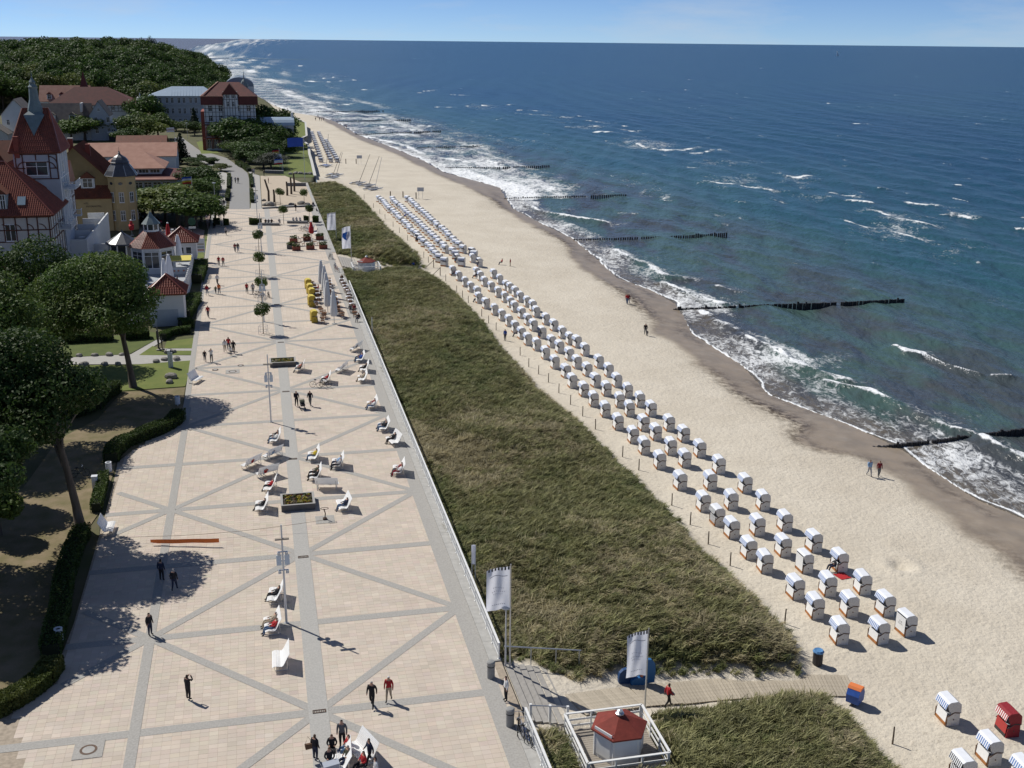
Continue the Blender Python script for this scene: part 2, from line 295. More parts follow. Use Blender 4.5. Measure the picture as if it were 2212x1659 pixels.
# --- sea
def sea_material():
    m = bpy.data.materials.new('sea_water'); m.use_nodes = True; t = m.node_tree; l = t.links.new; b = t.nodes['Principled BSDF']; nd = t.nodes.new
    pos = nd('ShaderNodeNewGeometry').outputs['Position']
    def noise(sc_, det, st=(1, 1, 1), rough=.55, rot=0.0, dist=0.0):
        mp_ = nd('ShaderNodeMapping'); mp_.inputs['Scale'].default_value = st; mp_.inputs['Rotation'].default_value = (0, 0, rot); l(pos, mp_.inputs[0])
        n = nd('ShaderNodeTexNoise'); n.inputs['Scale'].default_value = sc_; n.inputs['Detail'].default_value = det; n.inputs['Roughness'].default_value = rough; n.inputs['Distortion'].default_value = dist; l(mp_.outputs[0], n.inputs['Vector']); return n.outputs[0]
    def rng_(v, a, b_, c=0., d=1.):
        r = nd('ShaderNodeMapRange'); r.interpolation_type = 'SMOOTHSTEP'; r.inputs[1].default_value = a; r.inputs[2].default_value = b_; r.inputs[3].default_value = c; r.inputs[4].default_value = d; l(v, r.inputs[0]); return r.outputs[0]
    def att(n): a = nd('ShaderNodeAttribute'); a.attribute_name = n; return a.outputs['Fac']
    def mix(f, c1, c2):
        x = nd('ShaderNodeMixRGB'); l(f, x.inputs[0])
        for i, c in ((1, c1), (2, c2)):
            if isinstance(c, tuple): x.inputs[i].default_value = (*c, 1)
            else: l(c, x.inputs[i])
        return x.outputs[0]
    def ma(op, a, b_, clamp=False):
        x = nd('ShaderNodeMath'); x.operation = op; x.use_clamp = clamp
        for i, c in enumerate((a, b_)):
            if isinstance(c, float): x.inputs[i].default_value = c
            else: l(c, x.inputs[i])
        return x.outputs[0]
    fo = att('foam'); lace = ma('ADD', ma('MULTIPLY', noise(1.25, 6, (1, .6, 1), .66, -.25, 1.1), .62), ma('MULTIPLY', noise(.24, 4, (1, .55, 1), .6, -.3, .6), .38))
    mask = rng_(ma('ADD', fo, ma('MULTIPLY', ma('SUBTRACT', lace, .5), 2.3)), .40, .72)
    mask = ma('MULTIPLY', mask, ma('MULTIPLY', rng_(fo, .04, .22), rng_(fo, .35, .85, .58, 1.0)), True)
    deep = mix(rng_(noise(.012, 4, (1, .5, 1)), .35, .65), (.010, .052, .098), (.014, .062, .100))
    mid = mix(rng_(noise(.03, 4, (1, .4, 1)), .35, .65), (.026, .086, .102), (.036, .096, .098))
    c = mix(att('shal'), deep, mid)
    c = mix(rng_(att('shal'), .72, 1.0), c, mix(rng_(noise(.12, 4, (1, .4, 1)), .42, .6), (.058, .098, .086), (.060, .064, .070)))
    c = mix(rng_(att('shal'), 1.02, 1.3), c, (.12, .105, .085))
    c = mix(mask, c, (.80, .82, .83))
    l(c, b.inputs['Base Color']); l(rng_(mask, 0, 1, .26, .8), b.inputs['Roughness']); b.inputs['IOR'].default_value = 1.33; b.inputs['Specular IOR Level'].default_value = .26
    h = ma('ADD', ma('MULTIPLY', noise(.22, 3, (1, .38, 1), .5, -.28), 1.1), ma('ADD', ma('MULTIPLY', noise(.8, 4, (1, .45, 1), .55, -.1), .38), ma('MULTIPLY', lace, ma('MULTIPLY', mask, .14))))
    bp = nd('ShaderNodeBump'); bp.inputs['Strength'].default_value = 1.0; bp.inputs['Distance'].default_value = 1.25; l(h, bp.inputs['Height']); l(bp.outputs[0], b.inputs['Normal'])
    return m
yy = 1 / np.linspace(1 / 72.0, 1 / 2600.0, 760); yy = np.concatenate([yy, np.geomspace(2900, 45000, 14)])
_yx = np.array([W(s, t)[1] for s, t in zip(_s1, _t1)]); _xx = np.array([W(s, t)[0] for s, t in zip(_s1, _t1)]); o_ = np.argsort(_yx)
xs_ = np.interp(yy, _yx[o_], _xx[o_]) - 16
xl_ = np.where(yy < 2300, np.maximum(-.56 * yy - 60, xs_), -.60 * yy - 60); xr_ = .54 * yy + 45
U_ = np.linspace(0, 1, 480)
SX = xl_[:, None] + (xr_ - xl_)[:, None] * U_[None, :]; SY = np.repeat(yy[:, None], 480, 1)
Ss = (SX - O[0]) * E[0] + (SY - O[1]) * E[1]; St = (SX - O[0]) * N[0] + (SY - O[1]) * N[1]
off = St - t_sh(Ss)                                    # metres seaward of the swash line
foam = np.zeros_like(SX); zz = np.zeros_like(SX)
CR = []                                                # breaking crests: (points, width m, strength, height)
def crest(tile, pts, wd=1.0, st_=1.0, hh=.35): CR.append(([G(T(*tile, *p), SEA)[:2] for p in pts], wd, st_, hh))
c21, c31, c32, c20, c30, c10, c00 = (2, 1), (3, 1), (3, 2), (2, 0), (3, 0), (1, 0), (0, 0)
crest(c21, [(110, 100), (220, 170), (400, 205), (560, 230), (690, 245), (830, 270)], 1.2, 1, .5)
crest(c21, [(880, 510), (1060, 600), (1180, 640), (1230, 690), (1330, 740), (1480, 760)], 1.1, 1, .55)
crest(c21, [(1320, 800), (1500, 880), (1700, 950), (1800, 980)], 1.0, 1, .5)
crest(c21, [(1630, 1040), (1750, 1130), (1900, 1200), (2100, 1310), (2212, 1350)], .9, 1, .55)
crest(c31, [(0, 1350), (130, 1430), (300, 1530), (500, 1600), (700, 1660)], .8, 1, .6)
crest(c32, [(500, 0), (640, 30), (900, 100), (1130, 210), (1350, 310), (1560, 410), (1760, 460)], .75, 1, .6)
crest(c32, [(1850, 500), (1980, 580), (2300, 720)], .85, 1, .7)
crest(c31, [(1090, 1340), (1200, 1390), (1310, 1410)], .8, 1, .6); crest(c31, [(1310, 1400), (1500, 1480), (1850, 1590)], .28, .75, .5); crest(c31, [(1930, 1600), (2080, 1620)], .5, .95, .4)
crest(c21, [(1780, 830), (1900, 870)], .7, .9, .3); crest(c21, [(910, 185), (1050, 208)], .6, .8, .2)
for tl, pts, wd in [(c31, [(530, 12), (720, 42)], 1.2), (c31, [(690, 85), (860, 112)], 1.2), (c31, [(1220, 95), (1390, 120)], 1.5), (c31, [(1400, 120), (1480, 132)], .6), (c31, [(830, 160), (1000, 205), (1200, 265), (1400, 302)], 1.3), (c31, [(1500, 190), (1600, 185), (1720, 220)], 1.3), (c31, [(590, 222), (740, 275), (950, 315), (1230, 375), (1380, 440)], .9), (c31, [(2130, 320), (2212, 330)], .8), (c31, [(1580, 48), (1730, 85)], .5),
        (c20, [(40, 952), (150, 958), (270, 966)], 2), (c20, [(35, 980), (270, 998)], 1.5), (c20, [(280, 1050), (390, 1056)], 1.8), (c20, [(670, 1046), (780, 1062)], 2.2), (c20, [(910, 1118), (1050, 1130)], 2), (c20, [(730, 1140), (870, 1152)], 1.6), (c20, [(1080, 1252), (1180, 1285), (1300, 1300), (1530, 1285)], 1.6), (c20, [(1520, 1326), (1660, 1318), (1790, 1298)], 1.5), (c20, [(1520, 1446), (1590, 1452)], 1.5), (c20, [(1660, 1570), (1880, 1595), (2212, 1640)], 1.6), (c20, [(340, 1018), (640, 1005)], 1.0), (c20, [(470, 1102), (980, 1092)], .8),
        (c30, [(50, 1502), (230, 1530), (330, 1515)], 1.5), (c30, [(955, 1642), (1000, 1646)], .9), (c30, [(1600, 1612), (1720, 1620)], .6), (c30, [(520, 892), (580, 898)], 1.6), (c30, [(745, 1070), (820, 1072)], 1.6), (c30, [(1780, 1072), (1830, 1075)], 1.2),
        (c10, [(0, 462), (100, 476)], 3), (c10, [(0, 542), (190, 550)], 3), (c10, [(375, 570), (430, 573)], 3), (c10, [(340, 702), (600, 708), (880, 692)], 2), (c10, [(510, 682), (750, 664)], 2), (c10, [(600, 890), (700, 905), (870, 892)], 2.5), (c10, [(460, 912), (630, 944)], 2.5), (c10, [(920, 776), (1000, 780)], 2), (c10, [(1320, 806), (1500, 800)], 2), (c10, [(1430, 792), (1510, 776)], 2), (c10, [(1665, 820), (1780, 822)], 2.5), (c10, [(1780, 920), (1950, 912), (2212, 905)], 2), (c10, [(1530, 920), (1660, 930)], 2), (c10, [(650, 960), (780, 985), (1000, 1000), (1180, 995)], 2.5), (c10, [(1160, 1045), (1300, 1075), (1500, 1100)], 2), (c10, [(1265, 1118), (1370, 1126)], 1.8), (c10, [(920, 1080), (1100, 1098)], 2), (c10, [(1150, 1160), (1330, 1170)], 2), (c10, [(450, 826), (540, 830)], 2.5), (c10, [(350, 866), (440, 870)], 2.5), (c10, [(270, 890), (400, 896)], 2.5), (c10, [(880, 1170), (1100, 1215), (1300, 1265), (1400, 1320), (1550, 1360), (1800, 1400)], 1.8), (c10, [(1640, 1425), (1850, 1410), (2100, 1440)], 2.2), (c10, [(1800, 1470), (1950, 1530), (2212, 1620)], 1.6), (c10, [(2000, 1385), (2060, 1420)], 1.5), (c10, [(520, 612), (580, 612)], 3), (c10, [(1245, 472), (1275, 472)], 4), (c10, [(765, 566), (805, 566)], 3)]:
    crest(tl, pts, wd, 1.0, .3 if wd < 1.4 else .15)
rc = np.random.default_rng(11)
for i in range(230):
    y = 72 / rc.uniform(.02, .42); x = rc.uniform(-.30, .5) * y
    s0, t0 = ST(x, y)
    if t0 - t_sh(s0) < 25: continue
    a = rc.uniform(-1.9, -1.1); ln = rc.uniform(.5, 2.2) * (1 + y / 420); CR.append(([(x, y), (x + ln * math.cos(a), y + ln * math.sin(a))], .22 + y / 900, rc.uniform(.3, .85), .12))
for pts, wd, st_, hh in CR:
    P = np.array(pts); x0, y0 = P.min(0) - 6 * wd - 3; x1, y1 = P.max(0) + 6 * wd + 3
    r0 = np.searchsorted(yy, y0); r1 = np.searchsorted(yy, y1)
    if r1 <= r0: r0 = max(0, r0 - 1); r1 = r0 + 2
    sx, sy = SX[r0:r1], SY[r0:r1]; k = (sx > x0) & (sx < x1)
    if not k.any(): continue
    wob = .8 * wd * fbm(sx[k] * .9, sy[k] * .9, 21, 4); md_ = .78 + .34 * fbm(sx[k] * .35, sy[k] * .35, 23, 3)
    d, sd = seg_dist(sx[k], sy[k], [tuple(q) for q in pts]); d = np.abs(d + wob * .6)
    sea_side = (sx[k] - np.interp(sy[k], *(lambda q: (q[:, 1], q[:, 0]))(P[np.argsort(P[:, 1])]))) > 0
    f = np.where(sea_side, np.exp(-(d / (1.35 * wd)) ** 2), np.exp(-(d / (.75 * wd)) ** 2)) * st_ * np.clip(md_, .45, 1.05)
    tail = np.where(sea_side, .46 * np.exp(-(d / (5 * wd)) ** 2), .30 * np.exp(-(d / (2.5 * wd)) ** 2)) * (wd > .5)
    sub = foam[r0:r1]; sub[k] = np.maximum(sub[k], np.maximum(f, tail)); foam[r0:r1] = sub
    sz_ = zz[r0:r1]; sz_[k] = np.maximum(sz_[k], hh * np.exp(-(d / (1.5 * wd)) ** 2)); zz[r0:r1] = sz_
for tl, x0, y0, x1, y1, v in [(c31, 520, 150, 1750, 520, .5), (c31, 1000, 330, 2250, 690, .44), (c31, 0, -20, 800, 110, .40), (c31, 1680, 830, 2212, 1010, .33), (c31, 100, 1330, 900, 1600, .42), (c31, 100, 590, 520, 660, .34), (c20, 780, 1180, 1560, 1330, .5), (c20, 280, 990, 650, 1040, .5), (c20, 420, 1070, 1020, 1130, .46), (c20, 1280, 1340, 2300, 1460, .42), (c20, 1500, 1470, 2350, 1660, .50), (c20, 830, 1150, 1260, 1230, .38), (c30, 0, 1480, 550, 1659, .44), (c10, 300, 600, 900, 720, .40), (c10, 0, 500, 300, 560, .5), (c10, 1750, 880, 2300, 960, .42), (c10, 600, 940, 1250, 1030, .5), (c10, 870, 1150, 1700, 1270, .34), (c21, 250, 100, 720, 220, .45), (c21, 500, 440, 1000, 560, .4), (c21, 1480, 560, 1720, 690, .42), (c21, 1000, 500, 1500, 650, .42), (c21, 1650, 1000, 2212, 1200, .4), (c32, 1050, 180, 1900, 420, .44)]:
    c_ = G(T(*tl, (x0 + x1) / 2, (y0 + y1) / 2), SEA)[:2]; a_ = (G(T(*tl, x1, (y0 + y1) / 2), SEA)[:2] - G(T(*tl, x0, (y0 + y1) / 2), SEA)[:2]) / 2; b_ = (G(T(*tl, (x0 + x1) / 2, y0), SEA)[:2] - G(T(*tl, (x0 + x1) / 2, y1), SEA)[:2]) / 2
    Mi = np.linalg.inv(np.array([a_, b_]).T); dx = SX - c_[0]; dy = SY - c_[1]; u = Mi[0, 0] * dx + Mi[0, 1] * dy; v_ = Mi[1, 0] * dx + Mi[1, 1] * dy
    r_ = np.hypot(u, v_) + .30 * fbm(SX * .10, SY * .05, 61, 3); foam = np.maximum(foam, v * sm(1.25, .2, r_) * .95)
swash_w = np.where(Ss < 140, 11 + 2 * np.sin(Ss * .09), np.where(Ss < 240, 9.0, 20 + Ss * .03))
front = off + .7 * fbm(Ss * .3, St * .12, 15, 3)
foam = np.maximum(foam, np.where((front > 0) & (front < swash_w), (.50 + .10 * np.sin(Ss * .17)) * sm(0, .5, front) * sm(1.0, .75, front / swash_w), 0))
foam = np.maximum(foam, .92 * np.exp(-((front - .3) / .28) ** 2))
foam = np.where((Ss > 240) & (front > 0), np.maximum(foam, np.clip(.46 * sm(1.7, .3, front / (swash_w * 1.7)) + .32 * sm(2.2, .2, front / (swash_w * 1.7)) * fbm(front * .16, Ss * .018, 51, 4), 0, .9)), foam)
foam = np.where(front < -.1, 0, foam)
wave = np.zeros_like(SX)
for lam, amp, th in [(21, .22, -.15), (13, .18, .12), (8.5, .14, -.4), (5.5, .09, .3), (31, .18, -.3), (3.6, .05, -.05)]:
    kx, ky = math.cos(th + math.pi * 1.08), math.sin(th + math.pi * 1.08); ph = (SX * kx + SY * ky) * 2 * math.pi / lam
    wave += amp * np.sin(ph + 1.3 * fbm(SX * .03, SY * .03, int(lam), 2)) * sm(lam * 75, lam * 35, SY)
swash_z = .30 * sm(16, 0, off) * np.ones_like(off)
SZ = SEA + np.where(off > 0, wave * sm(2, 25, off) + zz * sm(.5, 5, off), 0) + np.where(off > 0, .05, -.10 - .05 * np.minimum(-off, 8))
shal = sm(170, 15, off) * .95 + .4 * sm(9, 0, off) + .0
sea = link('sea', grid_mesh('sea', SX, SY, SZ, sea_material(), dict(foam=foam, shal=shal)), kind='structure')
# --- land sheet behind the coast, with the wooded hill
ls = np.concatenate([np.linspace(-40, 500, 55), np.geomspace(520, 2600, 60)]); lk = np.linspace(0, 1, 70) ** 1.7
LS, LK = np.meshgrid(ls, lk, indexing='ij')
def t_land(s): return np.interp(s, [-60, 255, 262, 480, 560, 640, 2600], [-.35, -.35, 2.6, 2.6, float(t_sh(560)) - 30, float(t_sh(640)) - 30, float(t_sh(2600)) - 30])
def hill(x, y): return sm(430, 600, y) * (15 * np.exp(-((x + 285) / 150) ** 2 - ((y - 735) / 210) ** 2) + 6 * np.exp(-((x + 190) / 90) ** 2 - ((y - 800) / 260) ** 2) + 5 * np.exp(-((x + 420) / 200) ** 2 - ((y - 640) / 260) ** 2))
LT = t_land(LS) - LK * (120 + .9 * np.maximum(LS, 0) + 80)
LX = O[0] + LS * E[0] + LT * N[0]; LY = O[1] + LS * E[1] + LT * N[1]
LZ = np.where(LK == 0, -4.2, -.06 + hill(LX, LY)); LZ[:, 0] = -4.2
link('land', grid_mesh('land', LX, LY, LZ, mat('park_soil', (.115, .10, .055), .9, col2=(.075, .085, .028), scale=.25, world=True, bump=.4, bscale=2.0), smooth=False), kind='structure')
# ---------------------------------------------------------------- promenade
def tl_edge(s): return np.interp(s, [-30, -5, 3, 8.5, 11, 13.5, 20, 39, 46, 51, 55, 60, 66, 82, 102, 134, 192, 214], [-46, -40, -36, -31.5, -28.8, -27.0, -26.6, -26.7, -26.8, -27.0, -25.6, -23.4, -22.1, -22.0, -22.3, -22.7, -23.5, -23.8])
M_joint = mat('paving_joint', (.42, .35, .27), .9, var=.3, scale=4, world=True)
prom = MB(); sk = np.arange(-24, 211.1, 3.0)
for a, b in zip(sk[:-1], sk[1:]):
    prom.add([W(a, tl_edge(a)), W(a, 0), W(b, 0), W(b, tl_edge(b))], [(0, 1, 2, 3)])
def pav_far():
    m = bpy.data.materials.new('paving_far'); m.use_nodes = True; t = m.node_tree; l = t.links.new; b = t.nodes['Principled BSDF']
    g = t.nodes.new('ShaderNodeNewGeometry'); mp_ = t.nodes.new('ShaderNodeMapping'); mp_.vector_type = 'POINT'; mp_.inputs['Rotation'].default_value = (0, 0, -ROT); l(g.outputs['Position'], mp_.inputs[0])
    br = t.nodes.new('ShaderNodeTexBrick'); br.inputs['Scale'].default_value = 1; br.inputs['Brick Width'].default_value = .5; br.inputs['Row Height'].default_value = .4; br.inputs['Mortar Size'].default_value = .012; br.offset = 0
    br.inputs['Color1'].default_value = (.55, .47, .385, 1); br.inputs['Color2'].default_value = (.60, .52, .435, 1); br.inputs['Mortar'].default_value = (.42, .36, .29, 1)
    l(mp_.outputs[0], br.inputs['Vector']); n = t.nodes.new('ShaderNodeTexNoise'); n.inputs['Scale'].default_value = .35; n.inputs['Detail'].default_value = 5; l(g.outputs['Position'], n.inputs['Vector'])
    mr = t.nodes.new('ShaderNodeMapRange'); mr.inputs[1].default_value = .3; mr.inputs[2].default_value = .7; mr.inputs[3].default_value = .9; mr.inputs[4].default_value = 1.05; l(n.outputs[0], mr.inputs[0])
    mu = t.nodes.new('ShaderNodeVectorMath'); mu.operation = 'SCALE'; l(br.outputs['Color'], mu.inputs[0]); l(mr.outputs[0], mu.inputs['Scale']); l(mu.outputs[0], b.inputs['Base Color']); b.inputs['Roughness'].default_value = .85; b.inputs['Specular IOR Level'].default_value = .2; return m
PROM = prom.build('promenade', [M_joint], kind='structure')
far = MB()
for a, b in zip(np.arange(98, 208.1, 10), np.arange(108, 218.1, 10)):
    b = min(b, 210.5); far.add([W(a, tl_edge(a), .008), W(a, 0, .008), W(b, 0, .008), W(b, tl_edge(b), .008)], [(0, 1, 2, 3)])
far.build('far_paving', [pav_far()], PROM, kind='stuff')
M_pav = mat('paver', (.575, .495, .41), .85, var=.10, scale=.5, attr='tint', world=True, bump=.15, bscale=30, spec=.2)
ps, pt = np.meshgrid(np.arange(-20, 98, .4), np.arange(-46, -.9, .5), indexing='ij'); ps = ps.ravel() + .2; pt = pt.ravel() + .25
k = (pt - .25 > tl_edge(ps)); ps, pt = ps[k], pt[k]
pw = np.stack([O[0] + ps * E[0] + pt * N[0], O[1] + ps * E[1] + pt * N[1]], -1)
vw = (np.abs(np.arctan2(pw[:, 0], pw[:, 1])) < .475) & (pw[:, 1] > 44.5); ps, pt, pw = ps[vw], pt[vw], pw[vw]
NP = len(ps); tin = rng.normal(1, .035, (NP, 1)) * np.ones((1, 3)) * np.array([[1, 1, 1]]) * (1 + rng.normal(0, .012, (NP, 3)))
def paver_v(jz):
    hx, hy = .2470, .1970; L0 = [(-hx, -hy, .0), (hx, -hy, 0), (hx, hy, 0), (-hx, hy, 0)]; L1 = [(-hx + .003, -hy + .003, .005), (hx - .003, -hy + .003, .005), (hx - .003, hy - .003, .005), (-hx + .003, hy - .003, .005)]
    return np.array(L0 + L1)
pv = paver_v(0); c_, s_ = math.cos(ROT), math.sin(ROT)
pvr = np.stack([pv[:, 0] * c_ - pv[:, 1] * s_, pv[:, 0] * s_ + pv[:, 1] * c_, pv[:, 2]], -1)
order = np.argsort(np.hypot(pw[:, 0], pw[:, 1])); near, rest = order[:300], order[300:]
def color_attr(me, cols):
    ca = me.color_attributes.new('tint', 'FLOAT_COLOR', 'POINT'); ca.data.foreach_set('color', np.concatenate([cols, np.ones((len(cols), 1))], 1).astype(np.float32).ravel())
def pavers_mesh(ix, name):
    V = (pvr[None] + np.concatenate([pw[ix], np.zeros((len(ix), 1))], 1)[:, None, :]); V[:, 4:, 2] += rng.normal(0, .0006, (len(ix), 1)); V = V.reshape(-1, 3)
    fb = np.array([(4, 5, 6, 7), (0, 1, 5, 4), (1, 2, 6, 5), (2, 3, 7, 6), (3, 0, 4, 7)]); Q = (fb[None] + 8 * np.arange(len(ix))[:, None, None]).reshape(-1, 4)
    me = bpy.data.meshes.new(name); me.vertices.add(len(V)); me.vertices.foreach_set('co', V.astype(np.float32).ravel()); me.loops.add(Q.size); me.loops.foreach_set('vertex_index', Q.ravel().astype(np.int32))
    me.polygons.add(len(Q)); me.polygons.foreach_set('loop_start', np.arange(0, Q.size, 4, dtype=np.int32)); me.polygons.foreach_set('loop_total', np.full(len(Q), 4, dtype=np.int32)); me.materials.append(M_pav); me.polygons.foreach_set('use_smooth', np.zeros(len(Q), bool))
    color_attr(me, np.repeat(tin[ix], 8, 0)); me.update(calc_edges=True); me.validate(); return me
link('pavers', pavers_mesh(rest, 'pavers'), PROM, kind='stuff')
pm = []
for q in range(5):
    b = MB().add(pv, [(4, 5, 6, 7), (0, 1, 5, 4), (1, 2, 6, 5), (2, 3, 7, 6), (3, 0, 4, 7)]).mesh('paver', M_pav); color_attr(b, np.tile(tin[q][None], (8, 1))); pm.append(b)
for i in near: link('paver', pm[int(i) % 5], PROM, loc=(pw[i][0], pw[i][1], 0), rz=ROT)
# grey mosaic bands
M_band = mat('band_mosaic', (.315, .30, .275), .85, col2=(.40, .385, .355), scale=9, world=True, bump=.25, bscale=25, detail=6)
M_bandc = mat('band_centre', (.355, .345, .32), .85, col2=(.43, .415, .385), scale=9, world=True, bump=.25, bscale=25, detail=6)
def strip(s0, t0, s1, t1, wd, z, m=None, name='paving_band'):
    d = np.array([s1 - s0, t1 - t0]); d = d / np.linalg.norm(d); n = np.array([-d[1], d[0]]) * wd / 2; b = MB(); K = max(1, int(math.hypot(s1 - s0, t1 - t0) / 40))
    b.add([W(s0 - n[0], t0 - n[1], z), W(s1 - n[0], t1 - n[1], z), W(s1 + n[0], t1 + n[1], z), W(s0 + n[0], t0 + n[1], z)], [(0, 1, 2, 3)])
    return b.build(name, m or M_band, PROM)
S0, HS, TC, DT = 7.5, 10.45, -11.45, 10.1
strip(-20, TC, 210, TC, 1.12, .027, M_bandc); strip(-20, TC - DT, 66, TC - DT, .62, .024); strip(-20, -1.26, 210, -1.26, 1.06, .024); strip(66.05, -21.75, 210, -23.1, .6, .024)
for i in range(-2, 20):
    s = S0 + i * HS; strip(s, max(float(tl_edge(s)), -34) + .05, s, -.95, .72, .015)
for i in range(-2, 20):
    s = S0 + i * HS; sg_ = 1 if i % 2 == 0 else -1       # even rows meet on the centre band
    for (ta, tb, up) in ((TC, TC + DT, 1), (TC, TC - DT, 1)):
        a = (s, ta) if i % 2 == 0 else (s, tb); b = (s + HS, tb) if i % 2 == 0 else (s + HS, ta)
        if s + HS < 209: strip(a[0], a[1], b[0], b[1], .58, .018 if tb > ta else .021)
for i in range(0, 6):     # the lattice runs on to the hedge on the left
    s = S0 + HS + 2 * HS * (i - 1)
    for g in (-1, 1):
        L_ = 4.6; e_s = s + g * L_
        if -8 < e_s < 52: strip(s, TC - DT, e_s, TC - DT - L_, .58, .018 if g > 0 else .021)
M_iron = mat('cast_iron', (.13, .085, .06), .6, var=.4, scale=12, metal=.3)
for i, s in enumerate([7.5, 27.9, 48.6, 69.5, 90.6, 112.2, 132.0]):
    o = thing('drain_grate', f'small rusty drain grate in the grey centre band, {ordn(i)} from the camera', 'drain grate', W(s, TC + .05, .03), ROT, 'drain grates in the centre band')
    b = MB(); b.box(-.38, .38, -.16, -.12, 0, .03); b.box(-.38, .38, .12, .16, 0, .03); b.box(-.38, -.34, -.12, .12, 0, .03); b.box(.34, .38, -.12, .12, 0, .03); b.build('grate_frame', M_iron, o)
    b = MB(); [b.box(-.30 + q * .1, -.26 + q * .1, -.12, .12, 0, .02) for q in range(7)]; b.build('grate_bars', M_iron, o)
M_conc = mat('concrete', (.42, .41, .385), .85, var=.18, scale=2.5, world=True, bump=.2)
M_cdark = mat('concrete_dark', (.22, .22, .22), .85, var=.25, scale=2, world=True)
for (tx, ty, nm, sq) in [((0, 3), (765, 1505), 'round manhole cover with pale ring in a grey slab near the hedge', 1), ((0, 1), (2010, 1553), 'round manhole cover in a grey slab beside the walking family', 1), ((0, 1), (2080, 1500), 'thin ring manhole cover without slab, mid promenade', 0), ((0, 1), (1860, 1538), 'tiny manhole cover near the left lawn edge', 0)]:
    g = G(T(*tx, *ty)); o = thing('manhole_cover', nm, 'manhole', (g[0], g[1], .02), ROT)
    if sq: MB().box(-.78, .78, -.78, .78, .0, .012).build('slab', M_band, o)
    r_ = .46 if sq else .36
    MB().lathe([(r_, .0), (r_, .022), (r_ - .13, .022), (r_ - .13, .0)], 24).build('ring', M_iron, o); MB().lathe([(r_ - .135, 0), (r_ - .135, .02)], 24).build('lid', M_conc, o)
# kerb and retaining wall along the dune
def kerb(s0, s1, nm):
    b = MB()
    for a in np.arange(s0, s1 - .01, (s1 - s0) / max(1, round((s1 - s0) / 2.4))):
        e_ = min(s1, a + (s1 - s0) / max(1, round((s1 - s0) / 2.4)) - .015)
        P = [W(a, -.72), W(a, 0), W(e_, 0), W(e_, -.72)]
        b.add([(*p[:2], -.02) for p in P] + [(*p[:2], .075) for p in P], [(4, 5, 6, 7), (0, 1, 5, 4), (1, 2, 6, 5), (2, 3, 7, 6), (3, 0, 4, 7)])
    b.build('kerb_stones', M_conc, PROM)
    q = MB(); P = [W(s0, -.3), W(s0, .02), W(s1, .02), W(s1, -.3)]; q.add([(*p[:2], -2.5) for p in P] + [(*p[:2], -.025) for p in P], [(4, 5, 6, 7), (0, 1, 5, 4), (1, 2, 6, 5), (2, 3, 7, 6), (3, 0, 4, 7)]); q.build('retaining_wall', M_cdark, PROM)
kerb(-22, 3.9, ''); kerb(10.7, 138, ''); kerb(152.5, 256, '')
# ================================================================ GRASS, TREES, HEDGES
def inst_nodes(obj, coll):
    ng = bpy.data.node_groups.new('scatter_' + obj.name, 'GeometryNodeTree')
    ng.interface.new_socket('Geometry', in_out='INPUT', socket_type='NodeSocketGeometry'); ng.interface.new_socket('Geometry', in_out='OUTPUT', socket_type='NodeSocketGeometry')
    nd = ng.nodes.new; l = ng.links.new; gi = nd('NodeGroupInput'); go = nd('NodeGroupOutput'); iop = nd('GeometryNodeInstanceOnPoints'); ci = nd('GeometryNodeCollectionInfo')
    ci.inputs['Collection'].default_value = coll; ci.inputs['Separate Children'].default_value = True; ci.inputs['Reset Children'].default_value = True
    def na(n, ty):
        a = nd('GeometryNodeInputNamedAttribute'); a.data_type = ty; a.inputs['Name'].default_value = n; return a.outputs['Attribute']
    iop.inputs['Pick Instance'].default_value = True
    l(gi.outputs[0], iop.inputs['Points']); l(ci.outputs[0], iop.inputs['Instance']); l(na('pick', 'INT'), iop.inputs['Instance Index'])
    l(na('rot', 'FLOAT_VECTOR'), iop.inputs['Rotation']); l(na('scl', 'FLOAT_VECTOR'), iop.inputs['Scale']); l(iop.outputs[0], go.inputs[0])
    md = obj.modifiers.new('scatter', 'NODES'); md.node_group = ng
def scatter(name, pts, rot, scl, pick, coll, **k):
    me = bpy.data.meshes.new(name); me.vertices.add(len(pts)); me.vertices.foreach_set('co', np.asarray(pts, np.float32).ravel())
    a = me.attributes.new('rot', 'FLOAT_VECTOR', 'POINT'); a.data.foreach_set('vector', np.asarray(rot, np.float32).ravel())
    a = me.attributes.new('scl', 'FLOAT_VECTOR', 'POINT'); a.data.foreach_set('vector', np.asarray(scl, np.float32).ravel())
    a = me.attributes.new('pick', 'INT', 'POINT'); a.data.foreach_set('value', np.asarray(pick, np.int32)); me.update()
    o = link(name, me, **k); inst_nodes(o, coll); return o
def arr_mesh(name, V, Q, m):
    me = bpy.data.meshes.new(name); V = np.asarray(V, np.float32); Q = np.asarray(Q, np.int32); me.vertices.add(len(V)); me.vertices.foreach_set('co', V.ravel()); me.loops.add(Q.size); me.loops.foreach_set('vertex_index', Q.ravel())
    k = Q.shape[1]; me.polygons.add(len(Q)); me.polygons.foreach_set('loop_start', np.arange(0, Q.size, k, dtype=np.int32)); me.polygons.foreach_set('loop_total', np.full(len(Q), k, dtype=np.int32)); me.materials.append(m); me.update(calc_edges=True); me.validate(); return me
